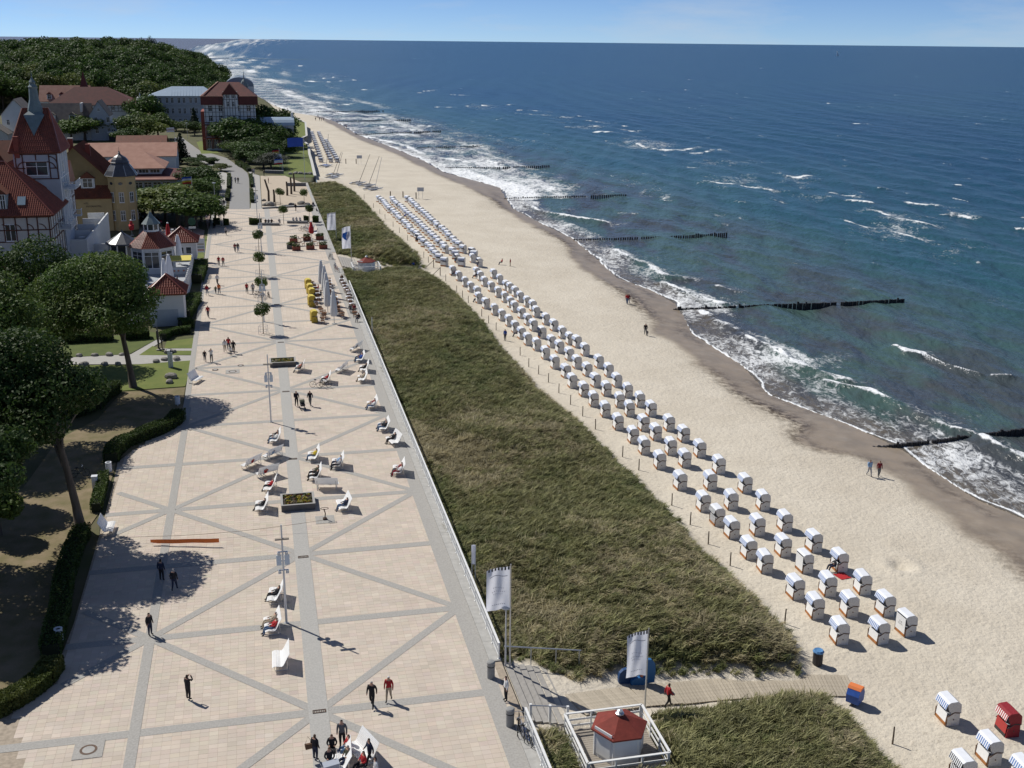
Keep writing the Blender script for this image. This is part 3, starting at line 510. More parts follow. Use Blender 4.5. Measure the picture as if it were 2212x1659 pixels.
# marram grass
M_g = [leafmat('marram_olive', (.275, .265, .125), (.205, .205, .088), .8, .3, .22), leafmat('marram_straw', (.44, .385, .24), (.33, .295, .17), .8, .3, .2), leafmat('marram_green', (.145, .178, .066), (.215, .22, .092), .8, .3, .2)]
gc = bpy.data.collections.new('grass_source')
def tuft(i, m, n, h, spread, lean):
    V = []; Q = []; r = np.random.default_rng(i)
    for b in range(n):
        a = r.uniform(0, 6.28); q = r.uniform(0, spread); x, y = q * math.cos(a), q * math.sin(a); hh = h * r.uniform(.6, 1.15); w_ = .024 * r.uniform(.8, 1.5)
        a2 = r.normal(.7, .9); lx, ly = lean * math.cos(a2 - .6) * r.uniform(.4, 1.4), lean * math.sin(a2 - .6) * r.uniform(.4, 1.4); pa = r.uniform(0, 3.14); px, py = w_ * math.cos(pa), w_ * math.sin(pa); k = len(V)
        V += [(x - px, y - py, -.05), (x + px, y + py, -.05), (x + lx * .35 + px * .8, y + ly * .35 + py * .8, hh * .62), (x + lx * .35 - px * .8, y + ly * .35 - py * .8, hh * .62), (x + lx + px * .15, y + ly + py * .15, hh * .92), (x + lx - px * .15, y + ly - py * .15, hh * .92)]
        Q += [(k, k + 1, k + 2, k + 3), (k + 3, k + 2, k + 4, k + 5)]
    o = bpy.data.objects.new(f'grass_tuft_{i}', arr_mesh('grass_tuft', V, Q, m)); gc.objects.link(o)
for i, (m, h, sp, le) in enumerate([(0, .62, .34, .42), (0, .5, .3, .5), (1, .55, .26, .45), (1, .42, .34, .5), (2, .55, .3, .36), (2, .4, .4, .3)]): tuft(i, M_g[m], 34, h, sp, le)
def dune_points():
    s = np.concatenate([rng.uniform(-20, 140, 46000), rng.uniform(100, 262, 18000)]); t = rng.uniform(.15, 22, len(s)); wv = dune_w(s, t); cl = fbm(s * .55, t * .55, 31, 3)
    hm = np.zeros(len(s), bool)
    for hs0, ht0 in HUTS: hm |= (np.abs(s - hs0) < 2.7) & (np.abs(t - ht0) < 2.7)
    k = ~hm & (wv > .10) & (rng.uniform(0, 1, len(s)) < np.clip(wv * 1.6, .15, 1)) & (cl > -1.25); s, t, wv = s[k], t[k], wv[k]; x = O[0] + s * E[0] + t * N[0]; y = O[1] + s * E[1] + t * N[1]
    v = (np.abs(x) < .50 * y + 4); s, t, x, y, wv = s[v], t[v], x[v], y[v], wv[v]; z = zland(s, t); n = len(s)
    dry = fbm(s * .16, t * .25, 33, 3) + .35 * fbm(s * .9, t * .9, 37, 2) + rng.normal(0, .35, n) + .35 * sm(130, 40, s); edge = (t < 1.5) | (wv < .55)
    pick = np.where(dry > .62, rng.integers(2, 4, n), np.where((dry < -.30) | (edge & (rng.uniform(0, 1, n) < .6)), rng.integers(4, 6, n), rng.integers(0, 2, n)))
    sc_ = rng.uniform(.6, 1.35, n)[:, None] * np.where(s > 130, 1.25, 1.0)[:, None] * np.array([[1.1, 1.1, .82]]); sc_[edge & (wv < .4)] *= .75
    rot = np.stack([np.zeros(n), np.zeros(n), rng.normal(0, .7, n)], -1); return np.stack([x, y, z], -1), rot, sc_, pick
scatter('dune_grass', *dune_points(), gc, label='windswept olive and straw coloured marram grass covering the dunes', cat='grass', kind='stuff')
# ---------------------------------------------------------------- trees
M_bark = mat('bark', (.085, .068, .052), .9, col2=(.14, .115, .09), scale=2.5, bump=.6, bscale=9, stretch=(1, 1, .25))
M_leaf = [leafmat('leaf_dark', (.036, .074, .016), (.068, .112, .024), .35, .32), leafmat('leaf_mid', (.056, .104, .020), (.105, .142, .034), .35, .32), leafmat('leaf_olive', (.095, .130, .030), (.150, .168, .046), .35, .32), leafmat('leaf_grey', (.10, .115, .085), (.16, .165, .13), .5, .3), leafmat('leaf_conifer', (.015, .034, .016), (.03, .05, .022), .5, .2)]
def leaves(lobes, n, size, m, seed, name='crown', shell=.55, flat=.0, noise_=.35):
    r = np.random.default_rng(seed); vol = np.array([a * b * c for (_, _, _, a, b, c) in lobes]) ** .75; cnt = (n * vol / vol.sum()).astype(int); C = []; Nn = []
    for (cx, cy, cz, a, b, c), k in zip(lobes, cnt):
        d = r.normal(0, 1, (k, 3)); d /= np.linalg.norm(d, axis=1)[:, None]; rad = 1 - (1 - shell) * r.random(k) ** 1.6
        wob = 1 + noise_ * fbm(d[:, 0] * 3.1 + cx, d[:, 1] * 3.1 + d[:, 2] * 2.2 + cz, seed, 3) * .55
        p = d * (rad * wob)[:, None] * np.array([[a, b, c]]) + np.array([[cx, cy, cz]]); C.append(p); Nn.append(d + np.array([[0, 0, .35]]))
    C = np.concatenate(C); Nn = np.concatenate(Nn) + r.normal(0, .75, C.shape); Nn /= np.linalg.norm(Nn, axis=1)[:, None]
    # clumpy gaps
    g = fbm(C[:, 0] * .9 / size * .35, C[:, 1] * .9 / size * .35 + C[:, 2] * .7 / size * .35, seed + 5, 2); k = g > -1.05; C, Nn = C[k], Nn[k]; n_ = len(C)
    ref = r.normal(0, 1, (n_, 3)); u = np.cross(Nn, ref); u /= np.linalg.norm(u, axis=1)[:, None] + 1e-9; v = np.cross(Nn, u); s1 = (size * r.uniform(.55, 1.25, n_))[:, None]; s2 = s1 * r.uniform(.45, .8, n_)[:, None]
    V = np.stack([C - u * s1 * .5, C - v * s2 * .5 + u * s1 * .08, C + u * s1 * .5, C + v * s2 * .5 + u * s1 * .08], 1).reshape(-1, 3); Q = np.arange(n_ * 4).reshape(-1, 4)
    return arr_mesh(name, V, Q, m)
def trunk_mesh(h, r0, limbs, seed, lean=(0, 0), name='trunk', fork=.5):
    r = random.Random(seed); b = MB(); top = Vector((lean[0], lean[1], h)); pts = []; K = 6
    for i in range(K + 1):
        f = i / K; pts.append(Vector((lean[0] * f ** 1.4 + .12 * math.sin(3 * f + seed) * r0 * 3, lean[1] * f ** 1.4 + .12 * math.sin(4 * f + seed * 2) * r0 * 3, h * f - (.2 if i == 0 else 0))))
    b.tube(pts, [r0 * (1.45 if i == 0 else 1.08) * (1 - .62 * i / K) for i in range(K + 1)], 9)
    for (tx, ty, tz, f0) in limbs:
        i0 = min(K - 1, int(f0 * K)); a = pts[i0].lerp(pts[i0 + 1], f0 * K - i0); e = Vector((tx, ty, tz)); mid = a.lerp(e, .5) + Vector((r.uniform(-.3, .3), r.uniform(-.3, .3), .15 * (e - a).length))
        rr = r0 * (1 - .62 * f0) * .62; b.tube([a, mid, e], [rr, rr * .6, rr * .22], 6)
        for q in range(2):
            p = mid.lerp(e, .3 + .3 * q); d = Vector((r.uniform(-1, 1), r.uniform(-1, 1), r.uniform(.1, .9))) * (e - a).length * .32; b.tube([p, p + d], [rr * .35, rr * .1], 5)
    return b.mesh(name, M_bark, True)
def big_tree(name, label, loc, h, r0, lean, lobes, nl, size, m, seed, limbs=None, group=None):
    o = thing(name, label, 'tree', loc, 0, group)
    lb = limbs or [(l[0] * .9, l[1] * .9, l[2], random.Random(seed + i).uniform(.42, .9)) for i, l in enumerate(lobes)]
    link('trunk', trunk_mesh(h, r0, lb, seed, lean), o); link('crown', leaves(lobes, nl, size, m, seed), o); return o
t1 = G((288, 836)); t2 = G((172, 1142)); t2b = G((196, 1146))
# the tall pines' crowns spread towards the promenade, which their shade shows
big_tree('beech_tree', 'broad dark tree with leaning bare trunk on the lawn before the hotel', (t1[0], t1[1], -.05), 11.0, .34, (-.9, -1.2),
         [(-1.2, -2.6, 12.6, 4.1, 3.6, 3.0), (-4.6, -3.0, 11.6, 3.6, 3.4, 2.6), (1.2, -4.2, 11.2, 3.0, 3.0, 2.2), (-3.2, .6, 12.2, 3.3, 3.2, 2.6), (.2, -.2, 12.2, 2.8, 2.8, 2.3), (-6.8, -1.0, 11.0, 2.8, 2.8, 2.2), (2.6, -2.2, 10.6, 2.0, 2.0, 1.5), (-2.0, -5.4, 10.6, 2.6, 2.2, 1.8), (-4.2, -5.6, 9.4, 3.4, 3.0, 2.2), (-7.0, -4.2, 9.0, 3.0, 3.0, 2.2), (0, -7.2, 9.4, 2.8, 2.4, 1.7), (2.8, -6.2, 9.4, 2.2, 2.2, 1.5), (-5.5, -8.0, 8.2, 2.6, 2.2, 1.6)], 46000, .32, M_leaf[1], 3)
big_tree('beech_tree', 'tall forked tree with grey trunk beside the white slatted bench', (t2[0], t2[1], -.05), 12.0, .33, (-1.2, -.5),
         [(-2.8, -.8, 14.0, 3.4, 3.2, 2.6), (-5.2, -.2, 13.0, 3.2, 3.0, 2.6), (-.2, -2.0, 12.4, 2.8, 3.0, 2.2), (-3.6, -3.4, 11.6, 3.2, 2.8, 2.2), (-6.2, -2.8, 11.2, 3.0, 2.8, 2.4), (-.8, -4.6, 10.4, 2.6, 2.4, 1.7), (1.0, .2, 11.6, 2.2, 2.2, 1.6), (-5.8, 2.2, 11.6, 2.6, 2.6, 2.2), (-3.0, -6.2, 9.4, 2.8, 2.4, 1.8), (-6.0, -5.6, 9.0, 2.8, 2.6, 2.0)], 40000, .32, M_leaf[0], 8, limbs=[(-1, -.6, 13, .5), (-3.5, -.2, 12.6, .35), (1.6, -1.8, 12, .55), (-2, -3, 11.4, .6), (2.4, .2, 11.4, .62), (.8, -4.2, 10.4, .7), (-4.5, 2, 11, .5)])
tx = [(-49.5, 101.0, 13.5, .30, [(0, 0, 13.4, 3.8, 3.6, 3.0), (-3.4, 1.2, 12.2, 3.2, 3.0, 2.8), (2.6, -1.2, 12.0, 3.0, 2.8, 2.4), (-1.0, -3.4, 11.0, 3.0, 2.6, 2.4), (1.8, 2.4, 11.4, 2.6, 2.4, 2.0)], 1, 'crowded dark tree standing behind the forked trunk at the left edge'),
      (-55.5, 127.0, 11.5, .30, [(0, 0, 11.6, 4.0, 3.8, 3.4), (-3.8, -1.0, 10.6, 3.4, 3.2, 3.0), (3.2, 1.0, 10.2, 3.2, 3.0, 2.6), (-1.0, -3.2, 9.6, 3.2, 2.8, 2.4), (4.2, -2.0, 9.0, 2.4, 2.4, 2.0)], 0, 'round dark tree hiding the foot of the half-timbered hotel'),
      (-61.0, 118.0, 11.0, .28, [(0, 0, 11.0, 3.8, 3.6, 3.0), (2.8, -1.2, 10.0, 3.0, 2.8, 2.4), (-2.6, 1.6, 10.4, 3.0, 2.8, 2.4), (.6, 2.6, 11.4, 2.6, 2.6, 2.4)], 2, 'olive green tree at the left edge below the hotel gable'),
      (-38.2, 69.0, 11.5, .27, [(0, 0, 11.6, 3.6, 3.4, 2.4), (3.0, -1.0, 11.0, 2.8, 2.6, 1.8), (-2.4, 1.8, 10.6, 2.8, 2.6, 2.2), (1.2, -3.2, 10.2, 2.8, 2.4, 1.7), (4.6, -2.8, 10.0, 2.2, 2.0, 1.3), (3.6, 1.6, 10.4, 2.2, 2.2, 1.5), (3.0, -5.2, 9.6, 1.8, 1.8, 1.1)], 0, 'shady tree over the lower left hedge corner'),
      (-45.0, 86.0, 9.0, .22, [(0, 0, 8.8, 3.0, 3.0, 2.4), (-2.2, .8, 7.8, 2.4, 2.4, 2.0), (2.0, -.8, 7.4, 2.2, 2.2, 1.8), (.4, -2.2, 6.6, 2.2, 2.0, 1.6)], 2, 'lower leafy tree behind the parked bicycle'),
      (-39.5, 78.5, 4.2, .10, [(0, 0, 3.4, 1.6, 1.6, 1.3), (1.0, -.6, 2.8, 1.2, 1.2, 1.0), (-1.0, .4, 2.6, 1.2, 1.2, 1.0)], 1, 'small sapling on bare soil left of the forked trunk'),
      (-47.0, 93.5, 9.5, .2, [(0, 0, 8.0, 3.2, 3.0, 2.8), (-2.6, .6, 6.6, 2.8, 2.6, 2.4), (2.4, -.6, 6.2, 2.6, 2.4, 2.2), (.2, -2, 4.6, 2.6, 2.2, 2.0)], 0, 'dense dark tree in the middle of the left edge'), (-42.5, 74.5, 9, .2, [(0, 0, 7.6, 2.8, 2.8, 2.4), (-2.2, .8, 5.6, 2.4, 2.2, 2.2), (1.4, -1.6, 5.0, 2.2, 2.0, 1.8)], 0, 'dense dark tree below the small sapling'), (-35.5, 64.0, 8, .18, [(0, 0, 6.4, 2.4, 2.2, 1.8), (-1.8, .8, 4.8, 2.2, 2.0, 1.8), (-3.2, -.8, 4.0, 2.0, 2.0, 1.6)], 2, 'leafy tree at the lower left picture edge'), (-50.5, 110.5, 9, .2, [(0, 0, 8.4, 3.2, 3.0, 2.4), (-3, .4, 7.2, 2.8, 2.6, 2.2), (1.0, -2.0, 6.2, 2.4, 2.2, 1.8)], 2, 'olive tree left of the shaded lawn')]
for i, (x, y, h, r0, lb, mi, lab) in enumerate(tx): big_tree('park_tree', lab, (x, y, -.05), h * .8, r0, (0, 0), lb, int(3600 * len(lb) * (.5 if h < 6 else 1)), .34, M_leaf[mi], 40 + i)
# mid distance trees: a few meshes shared by many
def crown_variant(seed, kind):
    r = random.Random(seed)
    if kind == 'con': return leaves([(0, 0, .12 + .1 * k, .30 * (1 - k / 9.5), .30 * (1 - k / 9.5), .07) for k in range(9)], 1500, .075, M_leaf[4], seed, shell=.3)
    if kind == 'pop': return leaves([(0, 0, .55, .15, .15, .45), (.03, .02, .4, .14, .14, .3)], 1700, .05, M_leaf[0], seed, shell=.4)
    lb = [(0, 0, .66, .34, .34, .26)] + [(.30 * math.cos(a + r.uniform(-.4, .4)), .30 * math.sin(a + r.uniform(-.4, .4)), r.uniform(.46, .74), r.uniform(.17, .25), r.uniform(.17, .25), r.uniform(.14, .2)) for a in np.arange(0, 6.2, .9)] + [(.1, .05, .84, .2, .2, .14)]
    return leaves(lb, 3400, .062, M_leaf[kind], seed, shell=.5)
CV = {k: [crown_variant(100 + 10 * i + j, k) for j in range(2)] for i, k in enumerate([0, 1, 2, 3, 'con', 'pop'])}
TV = trunk_mesh(.55, .028, [(.22, .1, .62, .5), (-.2, .12, .66, .55), (.02, -.22, .6, .6), (-.12, -.1, .74, .8)], 77); TVT = MB().tube([(0, 0, -.02), (.004, 0, .5), (0, .003, .9)], [.018, .012, .003], 6).mesh('trunk', M_bark)
def mid_tree(x, y, h, wd, kind, label, z=0.0, group=None, rz=None, cat='tree', name='tree'):
    o = thing(name, label, cat, (x, y, z), random.uniform(0, 6.28) if rz is None else rz, group); o.scale = (h * wd, h * wd, h)
    link('trunk', TVT if kind in ('con', 'pop') else TV, o); link('crown', CV[kind][random.randrange(2)], o); return o
def mt(p, h, wd, kind, label, group=None, z=0.0, name='tree'): g = G(p, z); h *= 1.12; wd *= 1.3; return mid_tree(g[0], g[1], h, wd, kind, label, z, group, name=name)
GT = 'trees among the houses'
mt(R(2, 420, 1000), 8.5, 1.5, 1, 'broad bushy tree before the white gabled guest house', GT); mt(R(2, 220, 1010), 7, 1.4, 1, 'lower bushy tree left of the broad one at the white gabled house', GT)
mt(R(2, 1180, 1010), 9.5, 1.2, 1, 'tall leafy tree rising behind the red roofed pavilion', GT); mt(R(2, 1330, 1020), 8, 1.3, 2, 'rounded light green bush tree left of the bend in the road', GT); mt(R(2, 1500, 980), 9.0, 1.1, 1, 'dark green tree at the corner of the road bend', GT); mt(R(2, 1060, 1090), 6, 1.3, 0, 'dark bush behind the onion dome', GT); mt(R(2, 1050, 760), 9, 1.0, 2, 'yellowish tree beside the far cobbled lane', GT)
mt(R(2, 1180, 620), 17, 1.0, 0, 'very tall dark tree left of the blue roofed house', GT); mt(R(2, 1010, 600), 15, 1.0, 0, 'tall tree behind the far white lane', GT); mt(R(2, 960, 560), 13, 1.0, 1, 'tree to the right of the red mansard roof', GT)
mt(R(3, 840, 880), 9, .75, 4 and 'con', 'dark conifer in the corner between the two big houses', GT); mt(R(3, 690, 890), 4.5, 1.3, 1, 'low bush before the blue roofed house, beside the lamp', GT); mt(R(3, 830, 930), 5, 1.2, 0, 'dark low bush at the garden gate of the timbered hotel', GT); mt(R(3, 560, 870), 4, 1.6, 0, 'flat dark shrub under the ground floor windows of the blue roofed house', GT)
for i, (x, y, h, wd, kd, lb) in enumerate([(1240, 1130, 9, 1.0, 0, 'left most of the trees before the timbered hotel'), (1450, 1190, 11, 1.1, 0, 'largest dark tree before the timbered hotel front'), (1640, 1200, 9, 1.2, 0, 'spreading tree right of the timbered hotel entrance'), (1900, 1060, 13, 1.0, 0, 'tall dark tree at the seaward corner of the timbered hotel'), (2080, 1010, 10, 1.1, 0, 'dark tree beside the green lawn above the beach'), (1760, 1330, 6, 1.6, 0, 'dense low tree left of the flags'), (1960, 1420, 4.5, 1.7, 3, 'silvery grey bush below the striped flags'), (1620, 1290, 5, 1.6, 0, 'low dark bush at the road edge'), (2000, 1250, 5.5, 1.6, 0, 'dark thicket behind the black red gold flag'), (1480, 1260, 5, 1.5, 1, 'bush by the hedge corner of the road'), (2140, 1250, 4.5, 1.6, 0, 'thicket beside the beach hut roof'), (1850, 1400, 4.5, 1.6, 0, 'low thicket left of the silvery bush')]):
    mt(R(3, x, y), h, wd, kd, lb, GT)
mt(R(3, 640, 1340), 8.5, .85, 'con', 'dark conifer beside the pink roofed hall', GT); mt(R(2, 1640, 1260), 5, 1.3, 0, 'bush at the corner of the pink roofed hall', GT)
for i, (x, y, h, wd, kd, lb) in enumerate([(1020, 190, 5.5, 1.7, 1, 'dark hedge tree behind the yellow house'), (1320, 200, 7, 1.4, 1, 'leafy tree right of the red parked car'), (1500, 260, 7.5, 1.5, 2, 'bright green tree above the garden cafe'), (1640, 290, 7, 1.5, 1, 'dense tree beside the round beer sign'), (1790, 300, 6, 1.3, 1, 'tree at the promenade edge by the garden cafe'), (1850, 215, 4.5, 1.6, 2, 'bright rounded bush by the flag poles'), (1150, 110, 5.5, 1.6, 0, 'dark shrub behind the silver parked car'), (1430, 110, 5.5, 1.5, 1, 'bushy tree behind the garden cafe')]):
    mt(R(5, x, y), h, wd, kd, lb, GT)
for i, (x, y, h, wd, kd, lb) in enumerate([(180, 590, 5.5, 1.4, 0, 'dark round tree left of the balustraded lawn'), (110, 750, 5, 1.4, 1, 'tree by the white flag pole base'), (260, 660, 4, 1.5, 0, 'low dark shrub by the info board'), (60, 480, 4, 1.6, 0, 'shrub under the white lattice railing')]):
    mt(R(4, x, y), h, wd, kd, lb, GT)
for i, (x, y, h) in enumerate([(140, 250, 1.6), (330, 190, 1.8), (480, 300, 2.0), (250, 300, 1.6), (90, 210, 2.2)]): mt(R(4, x, y), h, 2.2, [1, 0, 2][i % 3], ['sprawling rock garden shrub left of the road', 'clipped shrub on the corner of the road bend', 'dark shrub beside the two dark walkers on the road', 'flat rock garden shrub above the balustraded lawn', 'rock garden shrub near the bicycle stands'][i], GT, name='shrub')
for i, (x, y, h) in enumerate([(860, 420, 16), (930, 330, 18), (1080, 330, 19), (1180, 420, 19), (1290, 330, 18), (1240, 560, 16), (1320, 640, 13), (1120, 480, 17), (1000, 440, 16), (820, 300, 17), (1330, 480, 16), (950, 480, 13)]): mt(R(2, x, y + 190), h, .95, [0, 0, 1][i % 3], f'tall dark tree between the maroon and the blue roofs, {ordn(i)} of twelve', GT)
for i, (x, y, h, kd) in enumerate([(1180, 1010, 8, 0), (1330, 1100, 10, 0), (1560, 1130, 11, 0), (1750, 1150, 10, 1), (1830, 1250, 7, 0), (1700, 1260, 6, 1), (1560, 1340, 4, 0), (1900, 1180, 8, 0), (2000, 1110, 9, 0), (1400, 1230, 5, 0), (2120, 1130, 7, 0), (1930, 1330, 5, 0)]): mt(R(3, x, y), h, 1.2, kd, f'dark garden tree before the timbered hotel, {ordn(i)} of twelve', GT)
# round headed promenade trees in guards
TG = 'round headed young trees on the promenade'
M_steel = mat('galvanised_steel', (.52, .53, .54), .4, metal=.5, var=.1)
def topiary(p, h, cr_, label, guard=False):
    g = G(p); o = thing('young_tree', label, 'tree', (g[0], g[1], 0), random.uniform(0, 6), TG); s = random.randrange(999)
    MB().tube([(0, 0, 0), (.03, .02, h * .5), (0, 0, h * .78)], [.055, .045, .03], 7).build('trunk', M_bark, o)
    link('crown', leaves([(0, 0, h - cr_ * .85, cr_, cr_, cr_ * .85), (cr_ * .4, .1, h - cr_ * .6, cr_ * .6, cr_ * .6, cr_ * .5), (-cr_ * .4, -.2, h - cr_ * 1.1, cr_ * .6, cr_ * .6, cr_ * .5)], 1500, .21, M_leaf[1], s, shell=.5), o)
    if guard:
        b = MB()
        for q in ((-.5, -.5), (.5, -.5), (.5, .5), (-.5, .5)): b.bar((q[0], q[1], 0), (q[0], q[1], 1.1), .04)
        for z in (.45, 1.08):
            for a, c in (((-.5, -.5), (.5, -.5)), ((.5, -.5), (.5, .5)), ((.5, .5), (-.5, .5)), ((-.5, .5), (-.5, -.5))): b.bar((*a, z), (*c, z), .03)
        b.build('tree_guard', M_steel, o)
topiary((569, 721), 4.2, 1.05, 'round headed tree in a steel guard on the centre band, nearest the camera', True); topiary((566, 655), 4.0, .95, 'round headed tree behind the parked bicycles on the centre band', True); topiary((561.7, 598), 4.1, 1.0, 'round headed tree on the centre band, third from the camera', True); topiary((559.5, 545), 4.1, 1.0, 'round headed tree on the centre band, farthest of the row', True)
topiary(R(4, 490, 1105), 4.2, 1.25, 'full round tree between two clipped hedges at the left promenade edge'); topiary(R(4, 1405, 1085), 4.0, 1.0, 'round tree between the two stone seats with sitters'); topiary(R(4, 1785, 1075), 4.0, .9, 'round tree by the dune kerb near the parked bicycles'); topiary(R(4, 1355, 790), 3.8, 1.0, 'round tree over the boulders of the play area'); topiary(R(4, 1705, 800), 3.8, 1.0, 'round tree by the dune kerb at the play area')
# clipped hedges
M_hedge = leafmat('hedge_leaf', (.045, .082, .018), (.085, .122, .03), 1.2, .3)
def hedge(name, label, pts, wd, h, n, size=.16, m=None, group=None, cat='hedge', z=0.0):
    r = np.random.default_rng(abs(hash(label)) % 9999); P = np.array(pts, float); c = P.mean(0); P = P - c; sg_ = np.linalg.norm(np.diff(P, axis=0), axis=1); cum = np.concatenate([[0], np.cumsum(sg_)]); u = r.random(n) * cum[-1]; i = np.clip(np.searchsorted(cum, u) - 1, 0, len(sg_) - 1); f = (u - cum[i]) / sg_[i]; C = P[i] + (P[i + 1] - P[i]) * f[:, None]; d = (P[i + 1] - P[i]) / sg_[i][:, None]; nn = np.stack([-d[:, 1], d[:, 0]], -1)
    side = r.random(n); lat = np.where(side < .45, r.uniform(-1, 1, n), np.sign(r.uniform(-1, 1, n)) * (1 - .15 * r.random(n))) * wd / 2; hz = np.where(side < .45, h * (1 - .12 * r.random(n)), r.random(n) * h) * (1 + .1 * fbm(u * 1.1, lat, 5, 2)); C3 = np.concatenate([C + nn * lat[:, None], hz[:, None]], 1)
    Nn = r.normal(0, 1, (n, 3)) + np.array([[0, 0, .4]]); Nn /= np.linalg.norm(Nn, axis=1)[:, None]; uu = np.cross(Nn, r.normal(0, 1, (n, 3))); uu /= np.linalg.norm(uu, axis=1)[:, None]; v = np.cross(Nn, uu); s1 = (size * r.uniform(.6, 1.3, n))[:, None]
    V = np.stack([C3 - uu * s1 * .5, C3 - v * s1 * .32, C3 + uu * s1 * .5, C3 + v * s1 * .32], 1).reshape(-1, 3); o = thing(name, label, cat, (c[0], c[1], z), 0, group); link('foliage', arr_mesh('foliage', V, np.arange(n * 4).reshape(-1, 4), m or M_hedge), o)
    b = MB()
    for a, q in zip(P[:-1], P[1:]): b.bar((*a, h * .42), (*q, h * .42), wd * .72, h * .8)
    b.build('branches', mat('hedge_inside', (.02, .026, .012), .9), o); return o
def HG(*pp): return [tuple(G(p)[:2]) for p in pp]
hedge('hedge', 'long dark curved hedge in tree shade along the promenade edge', HG((388, 905), (372, 922), (340, 938), (300, 952), (268, 965), (246, 985), (240, 1000)), 1.4, 1.1, 9000)
hedge('hedge', 'small leafy hedge stub by the white litter box', HG(T(0, 2, 900, 830), T(0, 2, 880, 930), T(0, 2, 850, 1050), T(0, 2, 830, 1110)), .9, .9, 3000)
hedge('hedge', 'shaded hedge running down the left side below the white bench', HG(T(0, 2, 720, 1300), T(0, 2, 660, 1420), T(0, 2, 610, 1560), T(0, 3, 560, 60), T(0, 3, 530, 300), T(0, 3, 480, 520), T(0, 3, 440, 700)), 1.3, 1.0, 8000)
hedge('hedge', 'grassy hedge in the lower left corner', HG(T(0, 3, 470, 800), T(0, 3, 380, 930), T(0, 3, 240, 1040), T(0, 3, 60, 1150), T(0, 3, -60, 1210)), 1.3, .9, 7000, .2, M_leaf[2])
hedge('hedge', 'dark rounded hedge edging the lawn under the trees', HG(T(0, 2, 1000, 60), T(0, 2, 900, 130), T(0, 2, 820, 220), T(0, 2, 700, 260), T(0, 2, 560, 300)), 1.6, 1.2, 6000)
hedge('hedge', 'low box hedge bent beside the park path', HG(T(0, 1, 1650, 1215), T(0, 1, 1560, 1220), T(0, 1, 1460, 1240), T(0, 1, 1410, 1280)), 1.1, .9, 3500)
hedge('hedge', 'square box hedge behind the leaning trunk', HG(T(0, 1, 1080, 1270), T(0, 1, 1180, 1265), T(0, 1, 1290, 1255)), 1.6, 1.2, 3500)
hedge('hedge', 'dark hedge below the white terrace balustrade', HG(R(5, 1590, 1640), R(5, 1690, 1480), R(5, 1760, 1380)), 2.2, 1.3, 5000)
hedge('hedge', 'upper hedge along the white terrace beside the promenade', HG(R(5, 1770, 1120), R(5, 1820, 980), R(5, 1850, 880)), 2.4, 1.6, 5000)
hedge('hedge', 'round shrub at the terrace hut corner', HG(T(0, 1, 1560, 1180), T(0, 1, 1660, 1165)), 1.8, 1.2, 2500)
hedge('hedge', 'dark hedge strip in shade below the hotel trees', HG(T(0, 1, 560, 1300), T(0, 1, 760, 1290), T(0, 1, 980, 1280)), 1.6, 1.2, 4000)
for i, (a, b, lb, wd) in enumerate([((420, 1090), (422, 1070), 'square clipped hedge left of the full round tree', 1.3), ((520, 1095), (600, 1092), 'clipped hedge right of the full round tree', 1.3), ((895, 1085), (1080, 1080), 'long clipped hedge box across the centre band', 1.5), ((1830, 1050), (1915, 1050), 'square dark hedge beside the dune kerb', 1.4), ((1720, 1050), (1750, 1045), 'small shrub before the round tree at the dune kerb', 1.0)]): hedge('hedge', lb, HG(R(4, *a), R(4, *b)), wd, 1.2, 1300, .2, group='clipped hedges on the promenade')
for i, (a, b, lb) in enumerate([((600, 380), (595, 560), 'upper left'), ((590, 610), (570, 740), 'lower left'), ((920, 380), (935, 540), 'upper right'), ((930, 610), (945, 770), 'lower right')]): hedge('hedge', f'narrow hedge strip lining the asphalt road, {lb} of the four', HG(R(4, *a), R(4, *b)), .9, 1.0, 900, .25, group='hedge strips along the road')
for i, (a, b, lb) in enumerate([((720, 200), (800, 250), 'short hedge on the outer road bend, farther one'), ((820, 250), (900, 310), 'short hedge on the outer road bend, nearer one'), ((160, 110), (240, 150), 'clipped hedge by the parking bays, farther one'), ((285, 160), (360, 200), 'clipped hedge by the parking bays, nearer one')]): hedge('hedge', lb, HG(R(4, *a), R(4, *b)), 1.6, 1.2, 700, .3)
# ---------------------------------------------------------------- the wood on the hill
fc = bpy.data.collections.new('wood_source')
for i, k_ in enumerate([0, 1, 0, 0]):
    o = bpy.data.objects.new(f'wood_tree_{i}', CV[k_][i // 3 if i else 0]); fc.objects.link(o)
fx = rng.uniform(-700, -90, 30000); fy = rng.uniform(400, 1350, 30000); fs = (fx - O[0]) * E[0] + (fy - O[1]) * E[1]; ft = (fx - O[0]) * N[0] + (fy - O[1]) * N[1]
lim = np.interp(fs, [380, 470, 520, 620, 700, 900, 1300, 1700], [-75, -70, -30, -28, -42, -66, -90, -120])
k = (ft < lim) & (fx > -.50 * fy - 40) & ~((fs < 455) & (ft > -175)) & ~((fs < 510) & (ft > -140) & (fs > 430) & (ft < -20))
fx, fy, fs, ft = fx[k], fy[k], fs[k], ft[k]
def thin(x, y, d):
    keep = []; cell = {}
    for i in range(len(x)):
        c = (int(x[i] // d), int(y[i] // d)); ok = True
        for a in (-1, 0, 1):
            for b in (-1, 0, 1):
                for j in cell.get((c[0] + a, c[1] + b), ()):
                    if (x[j] - x[i]) ** 2 + (y[j] - y[i]) ** 2 < d * d: ok = False
        if ok: keep.append(i); cell.setdefault(c, []).append(i)
    return np.array(keep)
